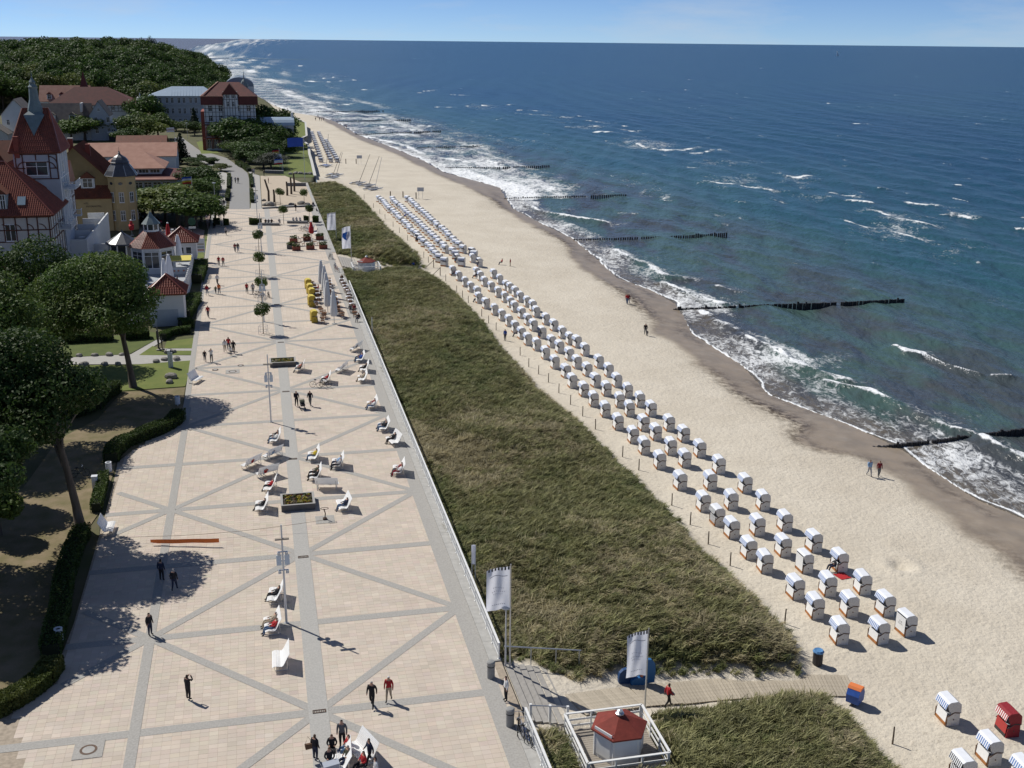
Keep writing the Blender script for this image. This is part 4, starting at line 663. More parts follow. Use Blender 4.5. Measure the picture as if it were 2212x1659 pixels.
kk = thin(fx, fy, 7.0); fx, fy, fs, ft = fx[kk], fy[kk], fs[kk], ft[kk]; fh = rng.uniform(12, 18.5, len(fx)) * np.interp(ft - np.interp(fs, [380, 470, 520, 620, 700, 900, 1300, 1700], [-75, -70, -30, -28, -42, -66, -90, -120]), [-40, 0], [1, .62]); fz = hill(fx, fy)
near_ = np.argsort(fy)[:90]; far_ = np.argsort(fy)[90:]
scatter('wood', np.stack([fx, fy, fz - .5], -1)[far_], np.stack([0 * fx, 0 * fx, rng.uniform(0, 6.28, len(fx))], -1)[far_], np.stack([fh * 1.15, fh * 1.15, fh], -1)[far_], rng.integers(0, 4, len(fx))[far_], fc, label='dark green wood covering the hill behind the town', cat='wood', kind='stuff')
xs_sorted = near_[np.argsort(fx[near_])]
for j, i in enumerate(xs_sorted): mid_tree(fx[i], fy[i], fh[i], .95, [0, 1, 0, 2][j % 4], f'dark deciduous tree on the near edge of the wood, {ordn(j)} from the left', float(fz[i]) - .5, 'trees on the near edge of the wood')
for i, (px, h) in enumerate([(287, 12), (297, 12), (307, 13), (313, 12), (325, 14), (334, 12)]):
    d = ray(px, 107); y = 900; x = d[0] / d[1] * y; zt = CAMH + d[2] / d[1] * y; mid_tree(x, y, h, 1.1 if i < 4 else 1.5, 'pop', f'slender dark poplar standing above the wood, {ordn(i)} from the left', zt - 4, 'poplars above the wood')
# ================================================================ BEACH CHAIRS, GROYNES, HUTS, BOATS
M_wick = mat('wicker_white', (.70, .68, .65), .7, var=.18, scale=14, bump=.5, bscale=60, rnd=.06)
M_hoodt = mat('hood_cloth', (.74, .76, .80), .6, var=.06, scale=3, rnd=.04)
M_wood = mat('varnished_wood', (.42, .17, .045), .45, col2=(.30, .11, .03), scale=5, stretch=(1, 6, 1), rnd=.12)
M_panel = mat('white_panel', (.80, .80, .79), .55, var=.05, scale=4)
M_cush = mat('cushion_grey', (.46, .47, .50), .8, var=.15, scale=8)
M_dark = mat('dark_strap', (.055, .05, .05), .7)
def stripe_mat(name, c1, c2, freq, axis='Y'):
    m = bpy.data.materials.new(name); m.use_nodes = True; t = m.node_tree; l = t.links.new; b = t.nodes['Principled BSDF']; b.inputs['Roughness'].default_value = .7; b.inputs['Specular IOR Level'].default_value = .2
    tc_ = t.nodes.new('ShaderNodeTexCoord'); sp = t.nodes.new('ShaderNodeSeparateXYZ'); l(tc_.outputs['Object'], sp.inputs[0]); mu = t.nodes.new('ShaderNodeMath'); mu.operation = 'MULTIPLY'; mu.inputs[1].default_value = freq; l(sp.outputs[axis], mu.inputs[0])
    fr = t.nodes.new('ShaderNodeMath'); fr.operation = 'FRACT'; l(mu.outputs[0], fr.inputs[0]); gt = t.nodes.new('ShaderNodeMath'); gt.operation = 'GREATER_THAN'; gt.inputs[1].default_value = .5; l(fr.outputs[0], gt.inputs[0])
    mx = t.nodes.new('ShaderNodeMixRGB'); mx.inputs[1].default_value = (*c1, 1); mx.inputs[2].default_value = (*c2, 1); l(gt.outputs[0], mx.inputs[0]); l(mx.outputs[0], b.inputs['Base Color']); return m
M_awn = stripe_mat('awning_blue_white', (.10, .20, .46), (.78, .80, .83), 6.0)
M_awnr = stripe_mat('awning_red_white', (.40, .03, .04), (.78, .74, .70), 6.0)
M_awnk = stripe_mat('awning_black_white', (.03, .035, .04), (.74, .75, .76), 7.0)
M_red = mat('red_wicker', (.30, .022, .030), .6, var=.25, scale=14, bump=.4, bscale=60); M_yel = mat('yellow_wicker', (.52, .38, .055), .65, var=.2, scale=14, bump=.4, bscale=50)
def chair_meshes(tag_, wick, hoodt, wood, awn, panel):
    D = {}; hw = .60
    side = [(.44, .0), (.36, .60), (.16, .88), (-.38, .80), (-.44, 0)]
    def sp(y0, y1, poly): b = MB(); b.yprism(poly, y0, y1); return b
    D['side_panel'] = [sp(-hw, -hw + .07, side).mesh('side_panel', wick), sp(hw - .07, hw, side).mesh('side_panel', wick)]
    b = MB(); b.box(.02, .455, -hw + .07, hw - .07, .0, .24); b.box(.455, .47, -hw + .09, -.01, .03, .21); b.box(.455, .47, .01, hw - .09, .03, .21); D['base'] = b.mesh('base', wood)
    b = MB(); b.yprism([(.43, .245), (.46, .245), (.40, .86), (.37, .86)], -hw + .08, hw - .08); D['front_panel'] = b.mesh('front_panel', panel)
    b = MB(); b.box(-.40, .30, -hw + .07, hw - .07, .24, .46); b.yprism([(-.26, .46), (-.18, .46), (-.30, 1.25), (-.38, 1.25)], -hw + .08, hw - .08); D['seat'] = b.mesh('seat', M_cush)
    hood = [(.17, .90), (.30, .98), (.44, 1.44), (.30, 1.60), (-.16, 1.64), (-.42, 1.44), (-.47, .84), (-.38, .82)]
    b = MB()
    for y0, y1 in ((-hw - .015, -hw + .05), (hw - .05, hw + .015)): b.yprism(hood, y0, y1)
    b.yprism([(-.16, 1.638), (-.42, 1.44), (-.47, .30), (-.43, .30), (-.38, 1.42), (-.15, 1.60)], -hw + .05, hw - .05); D['hood'] = b.mesh('hood', wick)
    b = MB(); b.yprism([(.45, 1.505), (.31, 1.612), (-.165, 1.652), (-.165, 1.630), (.30, 1.588), (.44, 1.485)], -hw - .02, hw + .02); D['roof'] = b.mesh('roof', hoodt)
    b = MB(); b.yprism([(.452, 1.50), (.47, 1.50), (.585, 1.16), (.565, 1.15)], -hw + .0, hw - .0)
    D['awning'] = b.mesh('awning', awn)
    b = MB()
    for s in (-1, 1): b.bar((.40, s * (hw + .018), .66), (-.02, s * (hw + .018), .92), .03, .06); b.bar((-.02, s * (hw + .018), .92), (-.40, s * (hw + .018), .86), .03, .06); b.cbox(-.02, s * (hw + .012), .40, .07, .03, .07); b.box(.405, .455, s * hw - .035, s * hw + .035, 0, .64) if wood is M_wood else None
    D['strap'] = b.mesh('strap', [M_dark if wood is not M_wood else mat('brown_trim', (.11, .055, .028), .6)])
    b = MB(); b.yprism([(.455, .245), (.475, .245), (.475, 1.40), (.455, 1.40)], -hw + .05, hw - .05); D['cover'] = b.mesh('cover', panel)
    return D
CH = chair_meshes('w', M_wick, M_hoodt, M_wood, M_awn, M_panel); CHR = chair_meshes('r', M_red, M_red, M_dark, M_awnr, mat('red_panel', (.42, .05, .045), .5)); CHK = chair_meshes('k', M_wick, M_hoodt, M_wood, M_awnk, stripe_mat('panel_black_white', (.04, .04, .05), (.74, .75, .76), 7.0)); CHY = chair_meshes('y', M_yel, mat('yellow_hood', (.66, .54, .10), .6), M_dark, mat('yellow_awning', (.60, .48, .08), .6), M_cush)
CHN = chair_meshes('n', M_wick, M_hoodt, M_wood, mat('navy_awning', (.02, .03, .07), .7), mat('navy_panel', (.02, .025, .05), .7))
def beach_chair(loc, rz, label, group, D=CH, far=False, cover=False, text=None, roll=0.0):
    o = thing('beach_chair', label, 'beach chair', loc, rz, group); o.rotation_euler = (roll, 0, rz)
    for k in ('base', 'front_panel', 'seat', 'hood', 'roof', 'awning', 'strap'):
        if cover and k in ('awning', 'front_panel'): continue
        if far and k == 'strap': continue
        link(k, D[k], o)
    for m_ in D['side_panel']: link('side_panel', m_, o)
    if cover:
        link('cover', D['cover'], o)
    if text: wall_text(o, text[0], (text[1], 0, text[2]), text[3], text[4], rz=math.pi / 2, name='lettering')
    return o
def wall_text(parent, s, loc, size, m, rz=0.0, name='lettering', tilt=math.pi / 2, align='CENTER'):
    cu = bpy.data.curves.new('lettering', 'FONT'); cu.body = s; cu.size = size; cu.align_x = align; cu.align_y = 'CENTER'; cu.extrude = .004; cu.resolution_u = 2
    tmp = bpy.data.objects.new('tmp', cu); me = bpy.data.meshes.new_from_object(tmp); bpy.data.objects.remove(tmp); me.name = 'lettering'; me.materials.clear(); me.materials.append(m)
    o = link(name, me, parent, loc); o.rotation_euler = (tilt, 0, rz); return o
FACE = math.radians(190)
def bc(p, dx=.0): return GZ(p)
rowA = [T(2, 2, x, y) for x, y in [(620, 100), (705, 185), (805, 275), (915, 385), (1045, 500), (1140, 595), (1275, 720), (1450, 900), (1650, 1085), (1770, 1205), (1895, 1315), (2040, 1490), (2180, 1610)]] + [T(3, 3, 230, 175), T(3, 3, 400, 340), T(3, 3, 610, 560)]
rowB = [T(2, 2, x, y) for x, y in [(815, 95), (930, 195), (1015, 270), (1135, 395), (1240, 475), (1370, 600), (1490, 705), (1710, 900), (1890, 1070), (2115, 1290)]] + [T(3, 2, 125, 1470), T(3, 2, 310, 1610), T(3, 3, 510, 150), T(3, 3, 695, 325), T(3, 3, 950, 555)]
rowC = [T(2, 2, x, y) for x, y in [(1000, 110), (1105, 190), (1200, 270), (1355, 395), (1480, 490), (1620, 620), (1785, 760), (2010, 925), (2165, 1075)]] + [T(3, 2, 140, 1255), T(3, 2, 390, 1430), T(3, 2, 610, 1600), T(3, 3, 810, 135), T(3, 3, 1005, 320), T(3, 3, 1185, 490)]
upA = [R(8, x, y) for x, y in [(20, 310), (130, 410), (240, 515), (340, 605), (450, 690), (480, 800), (600, 900), (760, 1010), (890, 1110), (1010, 1210), (1120, 1320), (1230, 1430), (1340, 1540)]] + [T(2, 1, *q) for q in ((215, 1365), (290, 1440), (370, 1520), (465, 1598))] + [T(2, 2, 520, 25)]
upB = [R(8, x, y) for x, y in [(440, 340), (510, 410), (580, 510), (700, 600), (820, 700), (940, 790), (1040, 880), (1110, 960), (1230, 1070), (1340, 1190), (1440, 1290), (1590, 1420), (1760, 1580)]] + [T(2, 1, *q) for q in ((410, 1385), (495, 1450), (560, 1520), (650, 1585))] + [T(2, 2, 720, 20)]
upC = [R(8, x, y) for x, y in [(740, 370), (850, 470), (960, 580), (1030, 620), (1120, 690), (1210, 780), (1330, 870), (1430, 940), (1490, 1050), (1660, 1180), (1800, 1290), (1950, 1420), (2080, 1530)]] + [T(2, 1, *q) for q in ((560, 1340), (630, 1410), (750, 1515), (835, 1590))] + [T(2, 2, 905, 20)]
M_ink = mat('grey_print', (.28, .28, .28), .7); M_wtxt = mat('white_print', (.75, .74, .72), .6)
NB = 'white beach chairs of the near block, facing the sun'
for nm, up, dn in (('row nearest the dune', upA, rowA), ('middle row', upB, rowB), ('row nearest the sea', upC, rowC)):
    allp = sorted([bc(p) for p in up + dn], key=lambda q: q[1])
    for i, q in enumerate(allp):
        D = CH; kw = {}; extra = 'blue striped beach chair'
        if q[1] > 60 and nm == 'row nearest the dune' and i == 6: D = CHK; extra = 'black striped beach chair'
        if nm == 'row nearest the sea' and i == 0: kw = dict(cover=True, text=('12 45\n0 16 71', .478, .86, .17, M_ink)); extra = 'beach chair with printed cover'
        if nm == 'middle row' and i == 3: kw = dict(cover=True); extra = 'beach chair with white cover'
        if i in (21,) and nm == 'middle row': D = CHN; extra = 'dark navy beach chair'
        far_ = q[1] > 125
        beach_chair(q, FACE + random.uniform(-.07, .07) + (.1 if far_ else 0), f'{extra}, {ordn(i)} from near end, {nm} of near block', NB, D, far_, roll=0, **{k: v for k, v in kw.items()})
beach_chair(GZ(T(3, 3, 1545, 1245)), FACE, 'lone white beach chair with blue awning left of the red one', 'beach chairs in the lower right corner')
beach_chair(GZ(T(3, 3, 2060, 1345)), FACE - .02, 'red beach chair with white lettering in the lower right corner', 'beach chairs in the lower right corner', CHR, text=('W E M', .39, .56, .17, M_wtxt))
beach_chair(GZ(T(3, 3, 1900, 1590)), FACE, 'white beach chair with blue awning just below the red one', 'beach chairs in the lower right corner')
beach_chair(GZ(T(3, 3, 1670, 1760)), FACE, 'beach chair with black striped awning cut by the lower picture edge', 'beach chairs in the lower right corner', CHK)
beach_chair(GZ(T(3, 3, 2190, 1800)), FACE, 'beach chair cut by the lower right picture corner', 'beach chairs in the lower right corner')
FB = 'white beach chairs of the far block'
ends = {'row nearest the dune': ((959, 575), (820, 436), 27), 'middle row': ((993, 575), (848, 438), 26), 'row nearest the sea': ((1030, 575), (882, 437), 26)}
rf = random.Random(5)
for nm, (a, b, n) in ends.items():
    A_ = np.array(GZ(a)); B_ = np.array(GZ(b)); sA = ST(*A_[:2]); sB = ST(*B_[:2])
    for i in range(n):
        f = i / (n - 1); s = sA[0] + (sB[0] - sA[0]) * f + rf.uniform(-.5, .5); t = sA[1] + (sB[1] - sA[1]) * f + rf.uniform(-.2, .2) + (1.6 if nm != 'row nearest the dune' and i < 4 else 0) * rf.random(); x, y, _ = W(s, t)
        dk = (i in (0, 3) and nm == 'row nearest the sea') or (i == 1 and nm == 'middle row') or (i == 8 and nm == 'row nearest the dune')
        beach_chair((x, y, ZW(x, y)), math.radians(222) + rf.uniform(-.1, .1) + (rf.uniform(-.6, .6) if i < 3 else 0), f'{"dark clothed" if dk else "white"} beach chair, {ordn(i)} from near end, {nm} of far block', FB, CHN if dk else CH, True)
SB = 'beach chairs stored by the sea wall'
for j, (a, b, n) in enumerate([((674, 292), (694, 352), 14), ((689, 292), (715, 352), 14), ((705, 310), (729, 352), 11)]):
    sA = GS(b, -2.2); sB = GS(a, -2.2)
    for i in range(n):
        f = i / (n - 1); x, y, _ = W(sA[0] + (sB[0] - sA[0]) * f, sA[1] + (sB[1] - sA[1]) * f)
        beach_chair((x, y, ZW(x, y)), math.radians(255), f'stored beach chair, {ordn(i)} from the boats in the {["left", "middle", "right"][j]} stored row', SB, CH, True)
# ---- fence posts between dune and chairs
M_post = mat('weathered_wood', (.13, .10, .075), .9, var=.3, scale=6)
fp = [T(2, 2, *q) for q in [(405, 78), (505, 178), (610, 278), (720, 392), (955, 630), (1095, 745), (1380, 1050), (1540, 1215), (1695, 1385), (1885, 1570)]] + [T(3, 3, 145, 410), T(3, 3, 1075, 1450)] + [T(2, 1, *q) for q in [(70, 1412), (145, 1512), (230, 1575), (315, 1645)]] + [T(1, 1, *q) for q in [(1015, 138), (1070, 188), (1115, 235), (1185, 300), (1240, 352), (1310, 420), (1450, 568), (1490, 610), (1640, 768), (1735, 868), (1785, 912), (1835, 960), (1950, 1075), (2010, 1135), (2075, 1195), (935, 60)]]
fpw = sorted([GZ(p) for p in fp], key=lambda q: q[1])
pmesh = MB().tube([(0, 0, -.3), (.01, 0, .6), (0, .01, 1.15)], [.055, .05, .045], 7).mesh('fence_post', M_post)
for i, q in enumerate(fpw): link('fence_post', pmesh, None, q, random.uniform(0, 6), f'thin weathered post at the foot of the dune, {ordn(i)} from the camera', 'post', 'posts along the foot of the dune')
# stakes with braces at the path mouth
for i, (a, lb) in enumerate([(R(7, 1230, 1400), 'nearer the dune'), (R(7, 1345, 1540), 'nearer the chairs')]):
    q = GZ(a); o = thing('braced_post', f'post with slanting brace at the far beach path, {lb}', 'post', q, .3, 'braced posts at the far beach path'); MB().tube([(0, 0, -.2), (0, 0, 1.5)], .07, 7).build('post', M_post, o); MB().tube([(-1.5, .1, 0), (0, 0, 1.35)], .05, 6).build('brace', M_post, o)
# ---- groynes: rows of timber piles running into the sea
M_pile = mat('wet_pile', (.030, .027, .026), .55, var=.4, scale=4, spec=.5); pile = MB().tube([(0, 0, -2.4), (.0, .0, .1), (.01, 0, 1.0)], [.185, .18, .165], 8).mesh('pile', M_pile)
for gi, (pts, lb, sep, big) in enumerate([([T(3, 2, 480, 612), T(3, 2, 1140, 545), T(3, 2, 1850, 468), T(3, 2, 2400, 405)], 'nearest timber groyne, running off the right picture edge', .31, 1), ([T(2, 1, 1400, 1022), T(2, 1, 2212, 995), T(3, 1, 600, 985), T(3, 1, 1185, 962)], 'second timber groyne from the camera', .35, 1), ([T(2, 1, 540, 418), T(2, 1, 1100, 405), T(2, 1, 1500, 398), T(2, 1, 1870, 378)], 'third timber groyne from the camera', .5, 1), ([T(2, 1, -60, 58), T(2, 1, 500, 50), T(2, 1, 1000, 40)], 'fourth timber groyne from the camera', .6, 0), ([(963, 363), (1065, 364), (1190, 361.5)], 'fifth timber groyne from the camera', .7, 0), ([(903, 319.5), (1048, 317.5)], 'sixth timber groyne from the camera', .8, 0), ([(765, 291.5), (955, 285.5)], 'seventh timber groyne from the camera', .9, 0), ([(728, 262.5), (890, 260.5)], 'eighth timber groyne from the camera', 1.1, 0), ([(665, 242.5), (832, 241.5)], 'farthest timber groyne beyond the stored beach chairs', 1.2, 0)]):
    P = [G(p, SEA)[:2] for p in pts]; o = thing('groyne', lb, 'groyne', (P[0][0], P[0][1], SEA), 0, 'timber groynes'); k = 0; rg = random.Random(gi); b = MB()
    for a, c in zip(P[:-1], P[1:]):
        n = max(1, int(np.linalg.norm(c - a) / sep))
        for i in range(n):
            q = a + (c - a) * i / n - P[0]; f = (k * sep) / 60; hz = -.15 + .50 * min(1, f * 1.6) + rg.uniform(-.06, .06) + (.25 if rg.random() < .04 else 0); k += 1
            if rg.random() < .025: continue
            if big and k < 290: e = link('pile', pile, o, (q[0] + rg.uniform(-.05, .05), q[1] + rg.uniform(-.05, .05), hz - .6)); e.scale = (rg.uniform(.85, 1.15),) * 2 + (1,)
            else: b.tube([(q[0], q[1], -1.5), (q[0], q[1], hz + .4)], .22 * sep / .6, 6)
    if b.v: b.build('piles', M_pile, o, kind='stuff')
# ---- lifeguard huts on railed decks
M_white = mat('white_paint', (.76, .76, .74), .5, var=.08, scale=2.5); M_roofr = mat('red_felt', (.215, .040, .028), .8, var=.25, scale=3, bump=.2); M_deck = mat('deck_wood', (.34, .30, .25), .8, var=.3, scale=3, stretch=(1, 8, 1)); M_zinc = mat('zinc', (.66, .67, .68), .35, metal=.7); M_whsh = mat('white_wall_panel', (.68, .70, .72), .6, var=.06, scale=2)
def hut(loc, label, first=None):
    o = thing('beach_hut', label, 'hut', loc, ROT, 'lifeguard huts on railed decks'); hw = 2.3
    b = MB()
    for x in (-2.1, 0, 2.1):
        for y in (-2.1, 0, 2.1): b.box(x - .09, x + .09, y - .09, y + .09, -1.8, -.12)
    b.build('stilts', M_post, o); MB().box(-hw, hw, -hw, hw, -.16, -.06).build('deck_frame', M_white, o)
    pl = MB().box(-hw + .01, hw - .01, -.085, .085, -.058, -.02).mesh('plank', M_deck)
    for i in range(24): link('plank', pl, o, (0, -2.2 + i * .1915, 0))
    for (a, c, gap) in (((-hw, -hw), (hw, -hw), 0), ((hw, -hw), (hw, hw), 0), ((hw, hw), (-hw, hw), 1), ((-hw, hw), (-hw, -hw), 0)):
        rl = MB(); A_ = np.array(a); C_ = np.array(c)
        if gap: A_ = A_ + (C_ - A_) * .0; C_ = A_ + (C_ - A_) * 1.0
        rl.bar((*A_, 1.06), (*C_, 1.06), .14, .05); rl.bar((*A_, .62), (*C_, .62), .04, .12); rl.bar((*A_, .24), (*C_, .24), .04, .12)
        for f in (0.02, .34, .66, .98): q = A_ + (C_ - A_) * f; rl.bar((*q, -.05), (*q, 1.03), .09)
        rl.build('railing', M_white, o)
    R_ = 1.38; a0 = math.radians(0); vt = [(R_ * math.cos(a0 + math.pi / 3 * i) + .12, R_ * math.sin(a0 + math.pi / 3 * i) - .15) for i in range(6)]
    for i in range(6):
        p, q = Vector((*vt[i], 0)), Vector((*vt[(i + 1) % 6], 0)); b = MB(); b.bar(p + Vector((0, 0, .82)), q + Vector((0, 0, .82)), .07, 1.64); e = b.build('wall_panel', M_whsh, o)
        c_ = MB().bar(p - Vector((0, 0, .02)), p + Vector((0, 0, 1.66)), .11); c_.build('corner_post', M_white, o)
    d = (Vector((*vt[3], 0)) + Vector((*vt[4], 0))) / 2; n_ = (d - Vector((.12, -.15, 0))).normalized(); tv = Vector((-n_.y, n_.x, 0))
    MB().bar(d + n_ * .05 - tv * .5 + Vector((0, 0, .86)), d + n_ * .05 + tv * .5 + Vector((0, 0, .86)), .06, 1.3).build('shutter', M_white, o)
    sg2 = MB().bar(d + n_ * .10 - tv * .62 + Vector((0, 0, 1.75)), d + n_ * .10 + tv * .62 + Vector((0, 0, 1.75)), .05, .22).build('sign_board', M_white, o)
    RR = 1.62; V = [(RR * math.cos(a0 + math.pi / 3 * i) + .12, RR * math.sin(a0 + math.pi / 3 * i) - .15, 1.65) for i in range(6)]; b = MB()
    b.add(V + [(.12, -.15, 2.40)] + [(x, y, 1.56) for x, y, z in V], [(i, (i + 1) % 6, 6) for i in range(6)] + [(7 + i, 7 + (i + 1) % 6, (i + 1) % 6, i) for i in range(6)] + [tuple(range(12, 6, -1))]); rf_ = b.build('roof', M_roofr, o)
    MB().lathe([(.20, 2.31), (.24, 2.35), (.24, 2.41), (.12, 2.47), (.10, 2.55), (.16, 2.57), (.02, 2.63)], 14, .12, -.15).build('vent_cap', M_zinc, rf_)
    b = MB(); [b.bar((vt[4][0] + .3 * k - .5, vt[4][1] - .18 + .22 * k, 1.72), (vt[4][0] + .3 * k - .62, vt[4][1] - .32 + .22 * k, 1.86), .02) for k in range(4)]; b.build('bracket', M_zinc, o); return o
hx, hy, _ = W(1.3, 4.45); hut((hx, hy, -.52), 'white hexagonal hut with red roof on a railed deck, nearest the camera')
q = G((793, 588), -.5); s_, t_ = ST(q[0], q[1]); hx, hy, _ = W(s_ + 1.8, t_); hut((hx, hy, -.55), 'white hexagonal hut with red roof on the far dune path')
# ---- boats
M_hull = mat('hull_white', (.70, .72, .74), .3); M_bluec = mat('blue_tarp', (.03, .12, .42), .6, var=.2); M_mast = mat('mast_dark', (.10, .10, .11), .4, metal=.5); M_alu = mat('mast_silver', (.6, .61, .62), .35, metal=.7)
def catamaran(base, top, rz, label, hullc=None, cover=None, m=None):
    g = GZ(base); o = thing('catamaran', label, 'boat', g, rz, 'catamarans on the sand')
    for s in (-1, 1):
        b = MB(); P = [(-2.6, .05, .35), (-2.3, .17, .3), (0, .2, .25), (1.8, .14, .3), (2.7, .02, .5)]; V = []; Fc = []
        for i, (x, w_, zb) in enumerate(P): V += [(x, s * 1.05 - w_, .52 + .05 * i / 4), (x, s * 1.05 + w_, .52 + .05 * i / 4), (x, s * 1.05, zb - .15)]
        for i in range(4):
            a = i * 3; Fc += [(a, a + 3, a + 4, a + 1), (a + 1, a + 4, a + 5, a + 2), (a + 2, a + 5, a + 3, a)]
        b.add(V, Fc + [(0, 1, 2), (14, 13, 12)]); b.build('hull', hullc or M_hull, o)
    b = MB(); b.bar((-1.4, -1.1, .58), (-1.4, 1.1, .58), .1); b.bar((.9, -1.1, .58), (.9, 1.1, .58), .1); b.build('crossbeam', M_alu, o)
    MB().box(-1.4, .9, -.95, .95, .57, .60).build('trampoline', cover or M_dark, o)
    if top is not None:
        d = ray(*top); tt = (g[1] + .1) / d[1]; tp = Vector((d[0] * tt, g[1] + .1, CAMH + d[2] * tt)) - Vector(g); tp.rotate(Matrix.Rotation(-rz, 3, 'Z')); MB().tube([(.8, 0, .6), tp], [.07, .05], 7).build('mast', m or M_mast, o)
    return o
catamaran(T(1, 0, 600, 1440), T(1, 0, 625, 1158), 1.2, 'catamaran with blue tarp beside the stored beach chairs', cover=M_bluec, m=M_mast)
catamaran(T(1, 0, 645, 1545), T(1, 0, 738, 1312), 1.0, 'catamaran with slanting dark mast left of the boat group'); catamaran(T(1, 0, 680, 1520), T(1, 0, 748, 1318), .9, 'pale catamaran with second slanting mast left of the boat group')
catamaran(T(1, 0, 880, 1590), T(1, 0, 985, 1332), 1.1, 'catamaran with the leftmost mast of the three by the chairs'); catamaran(T(1, 0, 960, 1610), T(1, 0, 1065, 1350), 1.0, 'catamaran with the middle mast of the three by the chairs'); catamaran(T(1, 0, 1010, 1640), T(1, 0, 1086, 1360), .8, 'catamaran with the silver mast nearest the beach chairs', m=M_alu)
for p, lb in ((T(1, 0, 640, 1512), 'yellow edged upturned dinghy behind the pale catamaran'), (T(1, 0, 670, 1532), 'white upturned dinghy beside the pale catamaran')):
    g = GZ(p); o = thing('dinghy', lb, 'boat', g, 1.2); b = MB(); V = []
    for i in range(9):
        f = i / 8; w_ = .75 * math.sin(math.pi * min(1, .12 + f * .9)) ** .6 if i < 8 else .05
        for k in range(7): a = math.pi * k / 6; V.append((-2 + 4 * f, w_ * math.cos(a), .55 * math.sin(a) * (.6 + .4 * math.sin(math.pi * f))))
    b.add(V, [(i * 7 + k, i * 7 + k + 1, i * 7 + k + 8, i * 7 + k + 7) for i in range(8) for k in range(6)]); b.build('hull', M_hull, o, True); MB().bar((-2, 0, .45), (1.9, 0, .5), .08, .1).build('keel', mat('ochre_paint', (.42, .28, .05), .5), o)
# signs and posts on the sand
M_sign = mat('sign_grey', (.42, .45, .50), .5)
for p, lb, nm in ((T(1, 0, 895, 1420), 'grey board sign on posts beyond the boats', 0), (R(7, 1000, 185), 'grey board sign standing behind the far beach chairs', 1)):
    g = GZ(p); o = thing('beach_sign', lb, 'sign', g, .1, 'board signs on the beach'); b = MB(); b.bar((-.5, 0, 0), (-.5, 0, 2.6), .07); b.bar((.5, 0, 0), (.5, 0, 2.6), .07); b.build('posts', M_steel, o); MB().box(-.85, .85, -.06, -.03, 1.9, 2.9).build('board', M_sign, o)
for i, (p, lb) in enumerate([(R(7, 468, 165), 'left of the three rope posts behind the far beach chairs'), (R(7, 690, 165), 'middle of the three rope posts behind the far beach chairs'), (R(7, 920, 185), 'right of the three rope posts behind the far beach chairs'), (T(1, 0, 777, 1415), 'left rope post before the far board sign'), (T(1, 0, 866, 1415), 'right rope post before the far board sign')]):
    g = GZ(p); b = MB().tube([(0, 0, -.3), (0, 0, 1.6)], .13, 8); b.build('mooring_post', M_post, None, label='thick dark post, ' + lb, cat='post', group='rope posts on the beach').location = g
# pale distant sail
d = ray(1809, 101.5); y = 4200; MB().add([(0, 0, 0), (9, 0, 0), (1.0, .5, 17), (1, -.5, 17)], [(0, 1, 2), (1, 0, 3), (0, 2, 3), (1, 3, 2)]).build('sail', mat('sailcloth', (.8, .82, .85), .7), (so := thing('sailing_boat', 'tiny white sail far out near the horizon', 'boat', (d[0] / d[1] * y, y, SEA), 0))); MB().yprism([(-3, .6), (-2, -.3), (7, -.3), (10, .8)], -1.2, 1.2).build('hull', M_hull, so)
# ================================================================ TOWN: hotel, houses, terrace
M_tile = mat('red_pantile', (.235, .062, .034), .38, col2=(.165, .042, .024), scale=1.2, rnd=.03, spec=.5); M_tileb = mat('brown_tile', (.17, .052, .028), .7, col2=(.115, .04, .022), scale=1.0); M_tilep = mat('pink_tile', (.40, .22, .16), .8, col2=(.33, .17, .12), scale=.6); M_maroon = mat('maroon_tile', (.13, .038, .032), .75, col2=(.09, .03, .026), scale=.7)
M_plas = mat('cream_plaster', (.54, .52, .47), .8, var=.08, scale=.8); M_blueg = mat('pale_grey_plaster', (.42, .45, .49), .8, var=.12, scale=.8); M_ochre = mat('ochre_plaster', (.50, .37, .19), .8, var=.12, scale=.8); M_wht = mat('white_plaster', (.62, .63, .63), .75, var=.07, scale=.8)
M_beam = mat('timber_brown', (.115, .045, .028), .7, var=.3, scale=4); M_beamd = mat('timber_dark', (.045, .038, .036), .7); M_frame = mat('window_white', (.74, .74, .73), .5); M_glass = mat('window_glass', (.035, .042, .05), .08, spec=.6); M_slate = mat('slate_dark', (.045, .048, .058), .42, col2=(.075, .078, .09), scale=2.0, spec=.6); M_copper = mat('patina_grey', (.17, .215, .22), .55, var=.2, scale=2); M_greyt = mat('grey_roof', (.17, .145, .125), .8, col2=(.12, .105, .095), scale=.8); M_blmet = mat('blue_metal_roof', (.38, .47, .56), .4, var=.08, scale=.5, metal=.2); M_brick = mat('red_brickwork', (.24, .065, .045), .8, var=.2, scale=3); M_black = mat('black_metal', (.02, .02, .022), .5)
class Wall:     # a wall face: origin (x,y) in the house frame, angle of u direction; outward normal is u rotated by -90 deg
    def __init__(s, x, y, a): s.o = Vector((x, y, 0)); s.u = Vector((math.cos(a), math.sin(a), 0)); s.n = Vector((math.sin(a), -math.cos(a), 0)); s.a = a
    def p(s, u, z, d=0.0): q = s.o + s.u * u + s.n * d; return (q.x, q.y, z)
    def slab(s, b, u0, u1, z0, z1, d0, d1, mi=0):
        P = [s.p(u0, z0, d0), s.p(u1, z0, d0), s.p(u1, z0, d1), s.p(u0, z0, d1), s.p(u0, z1, d0), s.p(u1, z1, d0), s.p(u1, z1, d1), s.p(u0, z1, d1)]
        b.add(P, [(0, 1, 2, 3), (7, 6, 5, 4), (0, 4, 5, 1), (1, 5, 6, 2), (2, 6, 7, 3), (3, 7, 4, 0)], mi)
